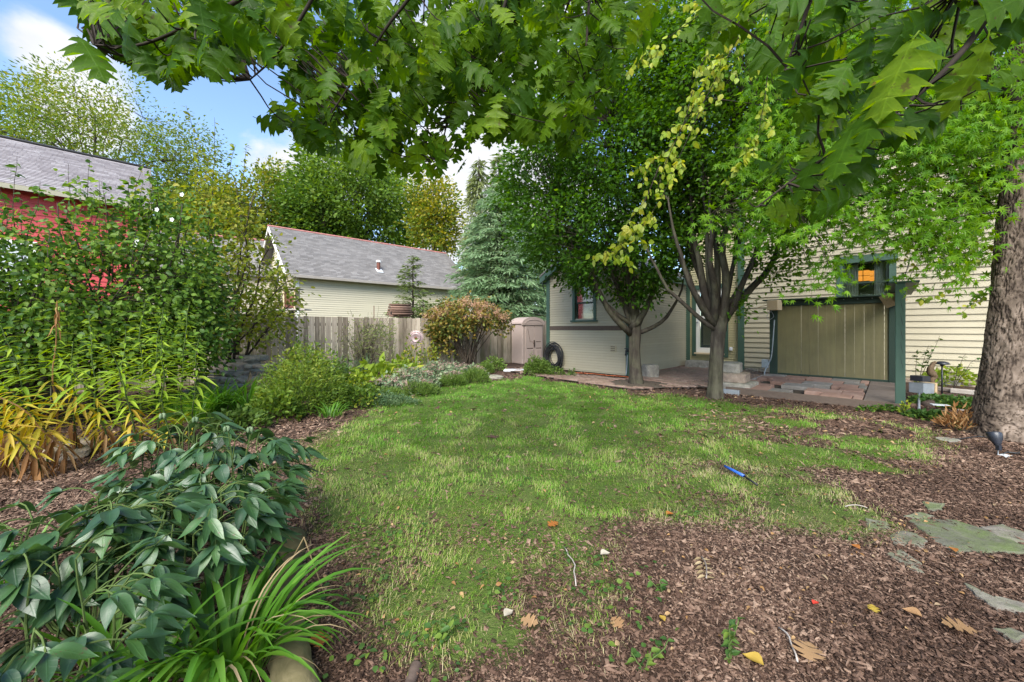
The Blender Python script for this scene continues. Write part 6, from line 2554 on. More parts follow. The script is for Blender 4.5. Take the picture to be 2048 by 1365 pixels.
    mound('perennial_clump', 'tiny weed clump at the foot of the gable wall', G(1143, 755), .25, .2, .2, T_ovate(.25), 'leaf_cover', 90, (.04, .07), 73)
    # right of the screen
    mound('ground_cover', 'low green and yellow ground cover between the screen and the birch', G(1895, 812), 1.0, .9, .13, T_ovate(.33), 'leaf_cover', 1500, (.05, .08), 80, 'plant', flat=.9, stems=30)
    mound('ground_cover', 'low ivy patch left of the birch base', G(1860, 838), .6, .35, .09, T_ovate(.4), 'leaf_cover', 420, (.045, .07), 81, 'plant', flat=.9)
    mound('ground_cover', 'yellow green perennials along the foot of the house wall', G(1905, 772), 1.6, .6, .42, T_ovate(.3), 'leaf_lime', 620, (.06, .11), 82, 'plant')
    mound('ground_cover', 'brown ferny tuft at the foot of the birch', G(1925, 862), .42, .3, .22, T_rhomb(.12), 'leaf_lily_brown', 320, (.06, .12), 83, 'plant', up=.9)
    mound('ivy_tuft', 'ivy tuft under the near green post', G(1760, 824), .7, .14, .1, T_ovate(.4), 'leaf_hibiscus', 150, (.04, .06), 84, 'plant', flat=.9)
    mound('ivy_tuft', 'pale lichen green tuft at the base of the near post', G(1808, 831), .12, .1, .22, T_ovate(.35), 'leaf_lime', 50, (.03, .05), 85, 'plant')
    # woody seedlings behind the near post
    for k, (px, py, top, lab) in enumerate((((1838, 790), 0, [(1836, 700), (1860, 690), (1880, 672), (1872, 745)], 'woody seedling with arching twigs behind the near green post'), ((1905, 785), 0, [(1935, 740), (1960, 715), (1932, 708)], 'thin bare twig plant before the house wall beside the birch'))):
        b = G(*px)
        t = thing('woody_seedling', lab, 'plant', b)
        sm = MB(); lf = MB(); rg = np.random.default_rng(90 + k)
        for (qx, qy) in top:
            e = at(qx, qy, b[1] + rg.uniform(-.1, .3))
            P = limb_pts(b, e, 9, (-.03, 0, .08), .015, int(qx))
            tube(sm, P, np.linspace(.008, .003, 9), 4, False)
            m = 18 if k == 0 else 5
            q = rg.uniform(.4, 1, m) * 8; i = np.clip(q.astype(int), 0, 7)
            leaves(lf, T_ovate(.3, .1), P[i] + (P[i + 1] - P[i]) * (q - i)[:, None], unit(rg.normal(0, 1, (m, 3)) * [1, 1, .4]), unit(rg.normal(0, .4, (m, 3)) + [0, 0, 1]), rg.uniform(.06, .10, m))
        part('stem', sm, MATS['twig_dark'], t)
        part('foliage', lf, MATS['leaf_cover'], t)
    # vine on the dark side fence
    b = np.array([-6.9, 4.55, 0]); rg = np.random.default_rng(95)
    t = thing('fence_vine', 'green vine climbing the dark fence at the left edge', 'vine', b)
    sm = MB(); lf = MB()
    d = unit(np.array([-3.2, 5.4, 0])); nn = np.array([d[1], -d[0], 0])
    for k in range(4):
        p0 = np.array([-5.4, 2.0, 0]) + d * (2.2 + k * .5) + nn * .05
        P = limb_pts(p0, p0 + d * rg.uniform(-.4, .4) + UP * rg.uniform(.9, 1.3), 9, None, .04, 950 + k)
        tube(sm, P, .004, 4, False)
        m = 26; q = rg.random(m) * 8; i = np.clip(q.astype(int), 0, 7)
        leaves(lf, T_ovate(.45, .1), P[i] + nn * .03 + rg.normal(0, .04, (m, 3)), unit(rg.normal(0, 1, (m, 3)) + nn * .3 - UP * .3), unit(nn + UP * .6 + rg.normal(0, .3, (m, 3))), rg.uniform(.07, .12, m))
    part('stem', sm, MATS['twig_dark'], t); part('foliage', lf, MATS['leaf_hibiscus'], t)


border()

# ------------------------------------------------------------------ stones and edging
def stone_mound():
    b = G(465, 802)
    t = thing('stone_mound', 'mound of stacked flat stones in the left border', 'stone pile', b)
    r = random.Random(14)
    rows = [(385, 545, 806, .05), (390, 540, 805, .17), (398, 532, 804, .28), (410, 526, 803, .38), (425, 520, 802, .47), (440, 512, 801, .55), (450, 500, 800, .62)]
    for k, (x0, x1, py, z) in enumerate(rows):
        px = x0
        while px < x1:
            w = r.uniform(22, 42)
            c = G(px + w / 2, py + k * -2); Y = c[1] + r.uniform(-.05, .12) + k * .08
            c = np.array([(px + w / 2 - CX) / FPX * Y, Y, z + .05 + r.uniform(-.01, .02)])
            mb = MB(); boulder(mb, c, w / FPX * Y * 1.05, r.uniform(.3, .5), r.uniform(.10, .15), r.uniform(-.3, .3), r.randrange(99), .6, .26)
            part('stone', mb, MATS[r.choice(['rock_tan', 'rock_grey', 'rock_tan'])], t)
            px += w
    for (px, py, sx, sz) in ((392, 790, .5, .22), (425, 772, .45, .2), (540, 805, .4, .2)):
        c = G(px, py + 12); c[2] = sz * .45
        mb = MB(); boulder(mb, c, sx, .4, sz, r.uniform(0, 2), r.randrange(99), .8, .14)
        part('stone', mb, MATS['rock_tan'], t)
    # dry stems lying over the front of the mound
    sm = MB(); rg = np.random.default_rng(5)
    for k in range(70):
        p = at(rg.uniform(500, 540), rg.uniform(742, 775), 6.35 + rg.uniform(-.1, .2))
        e = p + np.array([rg.normal(0, .12), -.12, -rg.uniform(.12, .35)]); e[2] = max(e[2], .02)
        tube(sm, limb_pts(p, e, 4, None, .05, k), .004, 3, False)
    single('dry_stems', sm, MATS['leaf_straw'], 'bundle of dry stems hanging over the front of the stone mound', 'dry stems', kind='stuff')


stone_mound()


def rocks():
    r = random.Random(31)
    spec = [(130, 915, .42, .12, 'flat pale rock under the left lilies'), (155, 898, .36, .12, 'flat rock behind the pale one under the lilies'), (985, 757, .62, .10, 'dark flat slab in the far border near the white board'),
            (1897, 882, .22, .035, 'small flat stone in the mulch left of the birch'), (1868, 812, .2, .10, 'small dark dome shaped stone in the ground cover')]
    for k, (px, py, s, h, lab) in enumerate(spec):
        c = G(px, py); c[2] = h * .35
        mb = MB(); boulder(mb, c, s, s * .7, h, r.uniform(-.4, .4), 60 + k, .25, .2)
        single('rock', mb, MATS['rock_tan' if k < 2 else 'rock_grey'], lab, 'rock')


rocks()


def flagstones():
    sp = [([(1815, 1044), (1850, 1040), (1910, 1043), (1968, 1061), (2010, 1078), (2060, 1098), (2060, 1112), (1975, 1108), (1910, 1108), (1869, 1086)], 'flag_moss', 'largest mossy green flagstone at the right'),
          ([(1960, 1057), (2005, 1052), (2060, 1073), (2060, 1092), (1993, 1081)], 'flag_pale', 'pale flagstone behind the largest one at the right edge'),
          ([(1778, 1077), (1803, 1065), (1835, 1072), (1856, 1086), (1844, 1100), (1786, 1094)], 'flag_pale', 'grey flagstone touching the left end of the largest one'),
          ([(1772, 1112), (1803, 1104), (1844, 1131), (1850, 1152), (1815, 1139)], 'flag_pale', 'pointed flagstone in front of the grey one'),
          ([(1730, 1040), (1774, 1048), (1782, 1061), (1736, 1062)], 'flag_moss', 'small mossy flagstone at the lawn edge'),
          ([(1807, 1036), (1840, 1028), (1869, 1036), (1848, 1042)], 'flag_moss', 'narrow mossy flagstone just behind the largest one'),
          ([(1844, 1007), (1890, 1011), (1885, 1024), (1856, 1024)], 'flag_moss', 'small mossy flagstone farthest from the camera'),
          ([(1985, 1262), (2022, 1262), (2060, 1280), (2034, 1290)], 'flag_pale', 'pale flagstone half buried in mulch at the lower right edge'),
          ([(1926, 1170), (1976, 1199), (2010, 1200), (2060, 1216), (2060, 1230), (1993, 1222), (1950, 1196)], 'flag_pale', 'thin pale flagstone strip sunk in the mulch')]
    r = random.Random(8)
    for px, m_, lab in sp:
        pts = [G(*p) for p in px]
        # finer, uneven outline
        out = []
        n = len(pts)
        for i in range(n):
            a, b = pts[i], pts[(i + 1) % n]
            for k in range(3):
                f = k / 3
                p = a * (1 - f) + b * f
                if k:
                    p = p + np.array([r.gauss(0, .006), r.gauss(0, .006), 0])
                out.append(p)
        z = .008
        mb = MB()
        P = np.array(out); c = P.mean(0)
        rings = [(1.0, -.03), (1.0, z * .6), (.965, z + .006), (.7, z + .010), (.35, z + .008)]
        V = []
        for s, zz in rings:
            Q = c + (P - c) * s; Q[:, 2] = zz + (fbm(Q[:, 0] * 9, Q[:, 1] * 9, 5, 3) - .5) * .012 * (s < 1)
            V.append(Q)
        m = len(P)
        V = np.vstack(V + [c + [0, 0, z + .009]])
        Qd = [(k * m + i, k * m + (i + 1) % m, (k + 1) * m + (i + 1) % m, (k + 1) * m + i) for k in range(len(rings) - 1) for i in range(m)]
        T = [((len(rings) - 1) * m + i, (len(rings) - 1) * m + (i + 1) % m, len(V) - 1) for i in range(m)]
        if np.cross(P[1] - P[0], P[2] - P[1])[2] < 0:
            Qd = [q[::-1] for q in Qd]; T = [q[::-1] for q in T]
        mb.add(V, Qd, T)
        single('flagstone', mb, MATS[m_], lab, 'flagstone', 'flagstones in the mulch path', smooth=False)


flagstones()


def log_edge(p0, p1, r0, lab, seed, mat='timber_log'):
    P = limb_pts(p0, p1, 30, None, .004, seed)
    mb = MB(); tube(mb, P, r0 * (1 + .05 * np.sin(np.linspace(0, 9, 30))), 18)
    V = mb.v[0]
    ctr = np.vstack([np.repeat(P, 18, 0), P[0], P[-1]])
    k = fbm(V[:, 1] * 6 + V[:, 2] * 20, V[:, 0] * 20, seed, 3) - .5
    V += (V - ctr) * (k * .22)[:, None]
    single('edging_log', mb, MATS[mat], lab, 'log', 'edging logs', smooth=True)


log_edge((-.66, 1.20, .02), (-1.0, 1.66, .01), .075, 'mossy edging log lying under the arching daylily at the bottom', 3)
log_edge((-1.05, 1.72, .0), (-1.34, 2.35, .0), .065, 'mossy edging log between the peonies and the lawn', 4)
log_edge((-.38, 1.30, .0), (-.365, 1.46, .006), .022, 'short weathered stick end poking from the mulch at the bottom', 5, 'dark_band')
log_edge((8.0, 6.95, .05), (6.75, 6.2, .05), .06, 'weathered edging timber behind the ground cover', 6, 'dark_band')


# ------------------------------------------------------------------ small garden things
def coiled_hose():
    t0 = on_line(1113, C0, AX)
    zc = zat(1113, 712, C0, AX)
    c = C0 + AX * t0 + UP * zc + NB * .11
    h = thing('garden_hose', 'black hose coiled on the gable wall', 'hose', c)
    r = random.Random(3)
    for k in range(16):
        rr = .22 + .18 * (k % 6) / 5 + r.uniform(-.02, .02)
        off = -.05 + .011 * k
        cx_, cz_ = r.uniform(-.02, .02), r.uniform(-.03, .015)
        a = np.linspace(0, 2 * PI, 41)
        P = [c + AX * (cx_ + rr * .92 * math.cos(q)) + UP * (cz_ + rr * 1.08 * math.sin(q) - .02) + NB * (off + .012 * math.sin(3 * q + k)) for q in a]
        mb = MB(); tube(mb, P, .0115, 6, False)
        part('hose_loop', mb, MATS['black_rubber'], h, True)
    mb = MB(); tube(mb, smooth_path([c + AX * .25 - UP * .1, c + AX * .12 - UP * .38, c - UP * .5 - AX * .05, c - UP * .42 - AX * .22, c - UP * .15 - AX * .3], 24), .0125, 6)
    part('hose_tail', mb, MATS['black_rubber'], h, True)
    mb = MB()
    for s in (-.1, 0, .1):
        tube(mb, [c + AX * s + UP * .2 - NB * .1, c + AX * s + UP * .22 + NB * .05, c + AX * s + UP * .36 + NB * .06], .012, 5)
    part('hanger', mb, MATS['black_metal'], h)
    # tap and pipe at the wing corner
    p = C0 + NB * .06 + AX * .05
    z = zat(1261, 702, C0, AX)
    t = thing('garden_tap', 'black tap on the green corner board of the wing', 'tap', p + UP * z)
    mb = MB(); lathe(mb, p + UP * z, [(0, 0), (.03, 0), (.03, .05), (.022, .06), (.022, .13), (0, .13)], 10, NB)
    part('tap_body', mb, MATS['black_metal'], t, True)
    mb = MB(); lathe(mb, p + UP * (z + .05) + NB * .1, [(0, 0), (.05, .0), (.055, .012), (.05, .025), (0, .025)], 10)
    part('tap_handle', mb, MATS['black_metal'], t, True)
    mb = MB(); tube(mb, [p + UP * (z - .02) + NB * .12, p + UP * (z - .12) + NB * .14], .022, 8)
    part('spout', mb, MATS['black_metal'], t, True)
    mb = MB(); tube(mb, smooth_path([p + UP * (z - .1) + NB * .05, p + UP * .3 + NB * .07, p + UP * .05 + NB * .12], 10), .012, 6)
    part('pipe', mb, MATS['zinc'], t, True)


coiled_hose()


def cord(pts, r, mat, lab, name='cable', cat='cable'):
    mb = MB(); tube(mb, smooth_path(pts, 40), r, 6)
    return single(name, mb, MATS[mat], lab, cat, smooth=True)


plain('orange_rubber', (.55, .12, .03), .5, 0, .4, .1)
cord([G(1150, 748) + UP * .03, G(1185, 750) + UP * .03, G(1215, 753.5) + UP * .03, G(1240, 755) + UP * .03, G(1258, 757) + UP * .03], .009, 'orange_rubber', 'orange cord lying along the foot of the gable wall')


def speakers():
    u = SU
    # left, fixed to the left post
    c = SP + u * .14 + NB * .22 + UP * zat(1553, 611, SP + NB * .2, u)
    t = thing('garden_speaker', 'small wooden speaker box on the left post of the screen', 'speaker', c, 'speaker boxes on the screen')
    mb = MB(); box_c(mb, c, .24, .24, .25, ux=unit(u + NB * .25), uy=unit(NB - u * .25))
    bevel(part('cabinet', mb, MATS['speaker_wood'], t), .01)
    mb = MB(); add_box(mb, c - u * .05 - NB * .17 - UP * .05, u * .1, NB * .06, UP * .1)
    part('bracket', mb, MATS['black_metal'], t)
    mb = MB(); tube(mb, smooth_path([c - u * .12 + UP * .02, c - u * .3 - UP * .02, c - u * .42 - UP * .08], 10), .010, 5)
    part('bare_wire', mb, MATS['speaker_wood'], t, True)
    mb = MB(); tube(mb, smooth_path([c - u * .05 - UP * .12, c - u * .16 - UP * .26, c - u * .12 - UP * .36, c - u * .02 - UP * .28, c - u * .08 - UP * .14], 18), .006, 5)
    part('cable_loop', mb, MATS['zinc'], t, True)
    # right, tilted under the cap
    Y = 7.6
    c = at(1786, 598, Y)
    t = thing('garden_speaker', 'tilted wooden speaker box hanging near the right end of the screen', 'speaker', c, 'speaker boxes on the screen')
    mb = MB()
    ux = unit(np.array([1, .1, .32])); uy = unit(np.array([-.15, -1, .3])); uy = unit(uy - ux * np.dot(ux, uy)); uz = np.cross(ux, uy)
    uz = uz if uz[2] > 0 else -uz
    add_box(mb, c - ux * .14 - uy * .1 - uz * .13, ux * .28, uy * .2, uz * .26)
    bevel(part('cabinet', mb, MATS['speaker_wood'], t), .008)
    mb = MB(); tube(mb, [c + uz * .12, c + uz * .2 + ux * .1, SQ + NB * .9 + UP * 1.99], .008, 5)
    part('bracket', mb, MATS['black_metal'], t)
    mb = MB(); tube(mb, smooth_path([c + uz * .1 - uy * .08 + ux * .1, c + np.array([.14, 0, .28]), c + np.array([.25, 0, .5]), c + np.array([.32, 0, .75])], 12), .006, 5)
    part('wire', mb, MATS['black_rubber'], t, True)
    # conduit down the left post and its box
    p = [at(1549, 640, SP[1] - .25), at(1546, 680, SP[1] - .25), at(1543, 712, SP[1] - .25), at(1537, 728, SP[1] - .2), at(1530, 742, SP[1] - .2), at(1528, 758, SP[1] - .2)]
    cord(p, .014, 'zinc', 'grey cable running down the left post of the screen')
    c = SP - u * .10 + UP * zat(1526, 727, SP, u)
    mb = MB(); box_c(mb, c + NB * .02, .15, .1, .22, ux=u, uy=NB)
    o = bevel(single('electric_box', mb, MATS['zinc'], 'grey blue electric box on the left side of the screen', 'electric box'), .01)


speakers()


def right_side():
    # mushroom path light
    b = G(1884, 790)
    t = thing('path_light', 'black mushroom shaped path light beside the driftwood', 'lamp', b)
    H = zat(1886, 724, b, np.array([1, 0, 0]))
    mb = MB(); tube(mb, [b, b + UP * (H - .03)], .013, 8); part('stake', mb, MATS['black_metal'], t, True)
    mb = MB(); lathe(mb, b + UP * (H - .06), [(.02, -.03), (.03, 0), (.11, .012), (.115, .02), (.09, .05), (.05, .068), (0, .075)], 20)
    part('shade', mb, MATS['black_metal'], t, True)
    # driftwood
    b = G(1868, 794)
    P = smooth_path([b + [0, 0, -.05], b + [.02, 0, .12], b + [-.04, 0, .3], b + [.0, 0, .38], b + [-.07, 0, .5], b + [-.02, 0, .62], b + [.03, 0, .66]], 40)
    rad = np.interp(np.linspace(0, 1, 40), [0, .3, .5, .6, .8, 1], [.06, .038, .05, .055, .034, .022])
    mb = MB(); tube(mb, P, rad, 12)
    V = mb.v[0]; ctr = np.vstack([np.repeat(P, 12, 0), P[0], P[-1]])
    V += (V - ctr) * ((fbm(V[:, 0] * 40 + V[:, 1] * 20, V[:, 2] * 14, 3, 3) - .5) * .9)[:, None]
    single('driftwood', mb, MATS['driftwood'], 'gnarled upright driftwood stump next to the path light', 'driftwood', smooth=True)
    # flood lamp box with a wooden end, on a stake
    c = at(1843, 776, 6.9)
    t = thing('flood_lamp', 'grey metal lamp box with a wooden end beside the near post', 'lamp', (c[0], c[1], 0))
    ux = unit(np.array([1, .25, -.03])); uy = np.array([-ux[1], ux[0], 0]); uz = np.cross(ux, uy)
    mb = MB()
    for (z0, z1, w0, w1) in ((-.1, .1, 1, 1),):
        V = [c + ux * a + uy * bb + uz * zz for zz, k in ((-.09, 1.0), (.09, 1.03)) for a, bb in ((-.14 * k, -.1 * k), (.14 * k, -.1 * k), (.14 * k, .1 * k), (-.14 * k, .1 * k))]
        mb.add(V, BOXQ)
    part('housing', mb, MATS['zinc'], t)
    mb = MB(); add_box(mb, c + ux * .16 - uy * .11 - uz * .1, ux * .05, uy * .22, uz * .2)
    bevel(part('wooden_end', mb, MATS['speaker_wood'], t), .01)
    mb = MB(); add_box(mb, c - ux * .14 - uy * .09 + uz * .12, ux * .2, uy * .18, uz * .1)
    part('hood', mb, MATS['black_metal'], t)
    e = G(1838, 830)
    mb = MB(); tube(mb, [c - uz * .08 - ux * .06, e], .016, 7); part('stake', mb, MATS['zinc'], t, True)
    # spotlight by the birch
    b = G(1996, 912)
    t = thing('spotlight', 'dark blue black garden spotlight on a stake in front of the birch', 'lamp', b)
    mb = MB(); tube(mb, [b - UP * .02, b + UP * .1], .006, 6); part('stake', mb, MATS['grey_metal'], t)
    ax = unit(np.array([.12, .35, .9]))
    c = b + UP * .10
    mb = MB(); lathe(mb, c, [(0, -.005), (.02, 0), (.032, .03), (.05, .07), (.058, .12), (.054, .135), (.045, .138), (0, .12)], 18, ax)
    part('lamp_head', mb, MATS['black_metal'], t, True)
    mb = MB(); box_c(mb, b + UP * .09 - [0.02, .02, 0], .03, .03, .05); part('bracket', mb, MATS['black_metal'], t)
    mb = MB(); box_c(mb, b + [.03, -.03, .012], .10, .06, .012, .3); part('base_plate', mb, MATS['light_grey'], t)
    cord([b + [.05, 0, .015], b + [.16, .05, .02], b + [.22, .02, .02], b + [.30, .06, .02]], .008, 'black_rubber', 'black lamp cable lying in the mulch by the spotlight')
    cord([G(1893, 884) + UP * .015, G(1930, 880) + UP * .02, G(1962, 877) + UP * .02, G(1990, 884) + UP * .02], .007, 'black_rubber', 'thin dark cable across the mulch at the birch base')
    # white papers on the ground cover
    for k, (px, py, s, lab) in enumerate(((1880, 823, .2, 'white broken slate lying on the ground cover'), (1930, 830, .16, 'pale stick of wood on the ground cover near the birch'))):
        c = G(px, py); c[2] = .1 - .03 * k
        mb = MB(); box_c(mb, c, s, s * (.55 if k == 0 else .16), .012, -.5); single('ground_scrap', mb, MATS['light_grey' if k == 0 else 'old_plank'], lab, 'scrap')
    # pale planks along the house foot
    for k, (a, b_) in enumerate((((1842, 778), (1905, 785)), ((1900, 786), (1975, 793)))):
        p0, p1 = G(*a), G(*b_)
        d = unit(p1 - p0)
        mb = MB(); add_box(mb, p0 + UP * .0, d * np.linalg.norm(p1 - p0), np.array([-d[1], d[0], 0]) * .16, UP * (.07 + .012 * k))
        bevel(single('edging_plank', mb, MATS['old_plank'], ['pale plank edging the bed behind the driftwood', 'pale plank edging the bed behind the birch base'][k], 'plank'), .01)


right_side()


def far_things():
    # white board near the shed
    c = G(1034, 743)
    mb = MB(); box_c(mb, c + UP * .03, .78, .34, .05, -.12)
    bevel(single('white_board', mb, MATS['white_board'], 'white board lying on the ground before the storage shed', 'board'), .01)
    # metal flower on a stake
    Y = 11.4
    c = at(832, 676, Y)
    t = thing('metal_flower', 'round metal flower ornament on a stake before the fence', 'ornament', (c[0], c[1], 0))
    mb = MB(); tube(mb, [(c[0], c[1] + .03, 0), c + [0, .03, 0]], .01, 6); part('stake', mb, MATS['brown_rust'], t)
    plain('petal_metal', (.26, .19, .19), .45, .3, .5, .3)
    for ring, (n, r0, r1, w, dz) in enumerate(((26, .08, .245, .05, 0.0), (20, .05, .17, .045, -.03))):
        for k in range(n):
            a = 2 * PI * k / n + ring * .12
            d = np.array([math.cos(a), 0, math.sin(a)]); s = np.array([-math.sin(a), 0, math.cos(a)])
            f = np.array([0, -1.0, 0])
            o = c + f * (-dz)
            V = [o + d * r0 - s * w * .25, o + d * r0 + s * w * .25, o + d * (r0 * .4 + r1 * .6) + s * w * .5 + f * .015, o + d * r1 + f * -.0, o + d * (r0 * .4 + r1 * .6) - s * w * .5 + f * .015]
            V2 = [v + f * .004 for v in V]
            pm = MB(); pm.add(V + V2, [(5, 6, 7, 9)] + [(0, 4, 2, 1)] + [(0, 1, 6, 5), (1, 2, 7, 6), (2, 3, 8, 7), (3, 4, 9, 8), (4, 0, 5, 9)], [(9, 7, 8), (4, 3, 2)])
            part('petal', pm, MATS['petal_metal'], t)
    mb = MB(); lathe(mb, c, [(0, .06), (.03, .05), (.04, .03), (.03, 0)], 12, (0, -1, 0)); part('hub', mb, MATS['lily_hub'] if 'lily_hub' in MATS else MATS['brown_rust'], t, True)
    # log hut on a post behind the fence
    Y = 13.3
    c = at(800, 634, Y)
    t = thing('log_hut', 'small log sided bird hut showing above the fence', 'bird house', (c[0], c[1], 0))
    mb = MB(); add_box(mb, [c[0] - .05, c[1], 0], (.1, 0, 0), (0, .1, 0), (0, 0, c[2])); part('post', mb, MATS['fence_grey'], t)
    ux = unit(np.array([.8, .6, 0])); uy = np.array([-ux[1], ux[0], 0])
    w, d, h = .62, .42, .10
    mb = MB()
    pr = [c - ux * w / 2 + uy * (-d / 2), c - ux * w / 2 + uy * (d / 2), c - ux * w / 2 + uy * (d / 2) + UP * h, c - ux * w / 2 + UP * (h + .3), c - ux * w / 2 - uy * d / 2 + UP * h]
    prism(mb, pr, ux * w); part('body', mb, MATS['hut_log'], t)
    for sgn in (-1, 1):
        for k in range(5):
            f0 = k / 5
            p = c - ux * (w / 2 + .06) + uy * sgn * (d / 2 + .05) * (1 - f0) + UP * (h - .03 + (.40) * f0 + .02)
            mb = MB(); tube(mb, [p, p + ux * (w + .12)], .035, 8); part('roof_log', mb, MATS['hut_log'], t, True)
    mb = MB(); lathe(mb, c - ux * (w / 2 + .0) + UP * .12, [(0, .01), (.06, .01), (.06, 0)], 12, -ux); part('entrance', mb, MATS['black_rubber'], t)
    # feeder tray near the garage corner
    Y = 11.4
    c = at(583, 620, Y)
    t = thing('bird_feeder', 'wooden bird feeder with a wide tray above the fence left of the garage wall', 'bird feeder', (c[0], c[1], 0))
    mb = MB(); box_c(mb, c + UP * .0, 1.0, .4, .035); part('tray', mb, MATS['old_plank'], t)
    mb = MB(); box_c(mb, c + UP * -.75, .09, .09, 1.45); part('post', mb, MATS['fence_grey'], t)
    for s in (-.16, .16):
        mb = MB(); box_c(mb, c + [s, 0, .30], .04, .26, .56); part('side', mb, MATS['speaker_wood'], t)
    mb = MB(); box_c(mb, c + [0, 0, .62], .5, .42, .03); part('roof', mb, MATS['old_plank'], t)
    mb = MB(); box_c(mb, c + [0, 0, .26], .27, .2, .40); part('seed_box', mb, MATS['brown_rust'], t)
    # thin stake above the fence
    p = at(748, 700, 11.6)
    mb = MB(); tube(mb, [(p[0], p[1], 0), at(748, 612, 11.6)], .011, 6)
    single('garden_stake', mb, MATS['brown_rust'], 'thin rusty stake rising above the fence by the thin bush', 'stake')
    # stone pillar cap behind the hydrangea
    p = at(938, 600, 15.5)
    mb = MB(); box_c(mb, [p[0], p[1], p[2] / 2 - .1], .2, .2, p[2] - .2, .3); box_c(mb, [p[0], p[1], p[2] - .05], .26, .26, .1, .3)
    single('stone_pillar', mb, MATS['rock_grey'], 'grey stone pillar top peeping over the hydrangea', 'pillar')


far_things()

# ------------------------------------------------------------------ turf, mulch and litter
def grassmat():
    t = NT('grass_blade')
    f = t.attr('tint')
    c = t.ramp(f, [(0.0, (.095, .245, .015)), (.3, (.14, .31, .02)), (.55, (.20, .36, .034)), (.7, (.30, .35, .075)), (.85, (.42, .37, .16)), (1.0, (.50, .43, .25))])
    sh = t.pbr(c, .5, None, .3)
    tr = t.n('ShaderNodeBsdfTranslucent')
    t.put(tr.inputs['Color'], c)
    mx = t.n('ShaderNodeMixShader'); mx.inputs[0].default_value = .35
    t.t.links.new(sh, mx.inputs[1]); t.t.links.new(tr.outputs[0], mx.inputs[2])
    return t.done(mx.outputs[0])


grassmat()


def chipmat():
    t = NT('bark_chip')
    nz = t.noise(t.coord((1, 1, 1)), 45, 4, .7)
    f = t.math('ADD', t.math('MULTIPLY', t.attr('tint'), .75), t.math('MULTIPLY', nz, .3))
    c = t.ramp(f, [(.1, (.020, .010, .006)), (.4, (.066, .036, .023)), (.7, (.145, .088, .060)), (.95, (.30, .205, .145))])
    return t.done(t.pbr(c, .75, t.bump(nz, .4, .003), .25))


chipmat()
leafmat('litter_leaf', [(.22, .11, .04), (.36, .2, .08), (.42, .28, .14), (.30, .22, .14)], .65, .25)


def turf():
    rg = np.random.default_rng(123)
    X = []; Y = []
    # denser and finer near the camera
    for (y0, y1, den) in ((1.35, 2.2, 14000), (2.2, 3.2, 10500), (3.2, 4.5, 7200), (4.5, 6.5, 4600), (6.5, 11.8, 2500)):
        x0, x1 = -1.4 * y1, 1.4 * y1
        x0 = max(x0, -4.5); x1 = min(x1, 6.5)
        n = int((x1 - x0) * (y1 - y0) * den)
        x = rg.uniform(x0, x1, n); y = rg.uniform(y0, y1, n)
        a = lawn_amount(x, y)
        tuft = np.clip((fbm(x * 9, y * 9, 55, 3) - .32) / .28, .12, 1)
        k = rg.random(n) < a * tuft * np.where(y < 2.6, .8, 1)
        X.append(x[k]); Y.append(y[k])
    x = np.concatenate(X); y = np.concatenate(Y)
    n = len(x)
    print('blades', n)
    L = rg.uniform(.028, .072, n) * np.clip(y / 4, .8, 1.0) * (.7 + .6 * fbm(x * 2.5, y * 2.5, 9, 3))
    w = np.clip(.0013 + .00040 * y, .0017, .005) * rg.uniform(.7, 1.3, n)
    comb = (fbm(x * 1.4, y * 1.4, 71, 3) - .5) * 14
    a = comb + rg.normal(0, .9, n)
    d = np.stack([np.cos(a), np.sin(a), np.zeros(n)], 1)
    lean = rg.uniform(.6, 1.6, n)
    p0 = np.stack([x, y, gz(x, y) - .004], 1)
    side = np.stack([-np.sin(a), np.cos(a), np.zeros(n)], 1) * w[:, None]
    m1 = p0 + (d * np.sin(lean * .55)[:, None] + UP * np.cos(lean * .55)[:, None]) * (L * .55)[:, None]
    tip = m1 + (d * np.sin(lean * 1.25)[:, None] + UP * np.cos(lean * 1.25)[:, None]) * (L * .45)[:, None]
    V = np.stack([p0 - side * .5, p0 + side * .5, m1 + side * .45, m1 - side * .45, tip], 1).reshape(-1, 3)
    b = np.arange(n) * 5
    Q = np.stack([b, b + 1, b + 2, b + 3], 1); T = np.stack([b + 3, b + 2, b + 4], 1)
    # colour of each blade: lush far lawn, strawy worn patches near and right
    dry = fbm(x * .9 + 4, y * .9, 15, 4)
    lush = np.clip((y - 2.6) / 3.5, 0, 1)
    mud = lawn_amount(x, y)
    base = .20 + (dry - .5) * .95 + (fbm(x * 5.6, y * 5.6, 19, 3) - .5) * .7 + (1 - lush) * .32 + (1 - mud) * .25 + np.clip((x - .8) / 3, 0, 1) * .08 - np.clip((y - 5.5) / 3, 0, 1) * .12
    tint = np.clip(base + rg.normal(0, .22, n), 0, 1)
    dead = rg.random(n) < (.07 + .25 * (1 - lush))
    tint = np.where(dead, rg.uniform(.68, .95, n), tint)
    me = make_mesh('lawn_grass', V, [Q, T], False, np.repeat(tint, 5))
    o = link('lawn_grass', me, MATS['grass_blade'])
    tag(o, 'fine lawn grass, lush green far off and strawy in worn patches', 'grass', kind='stuff')


turf()


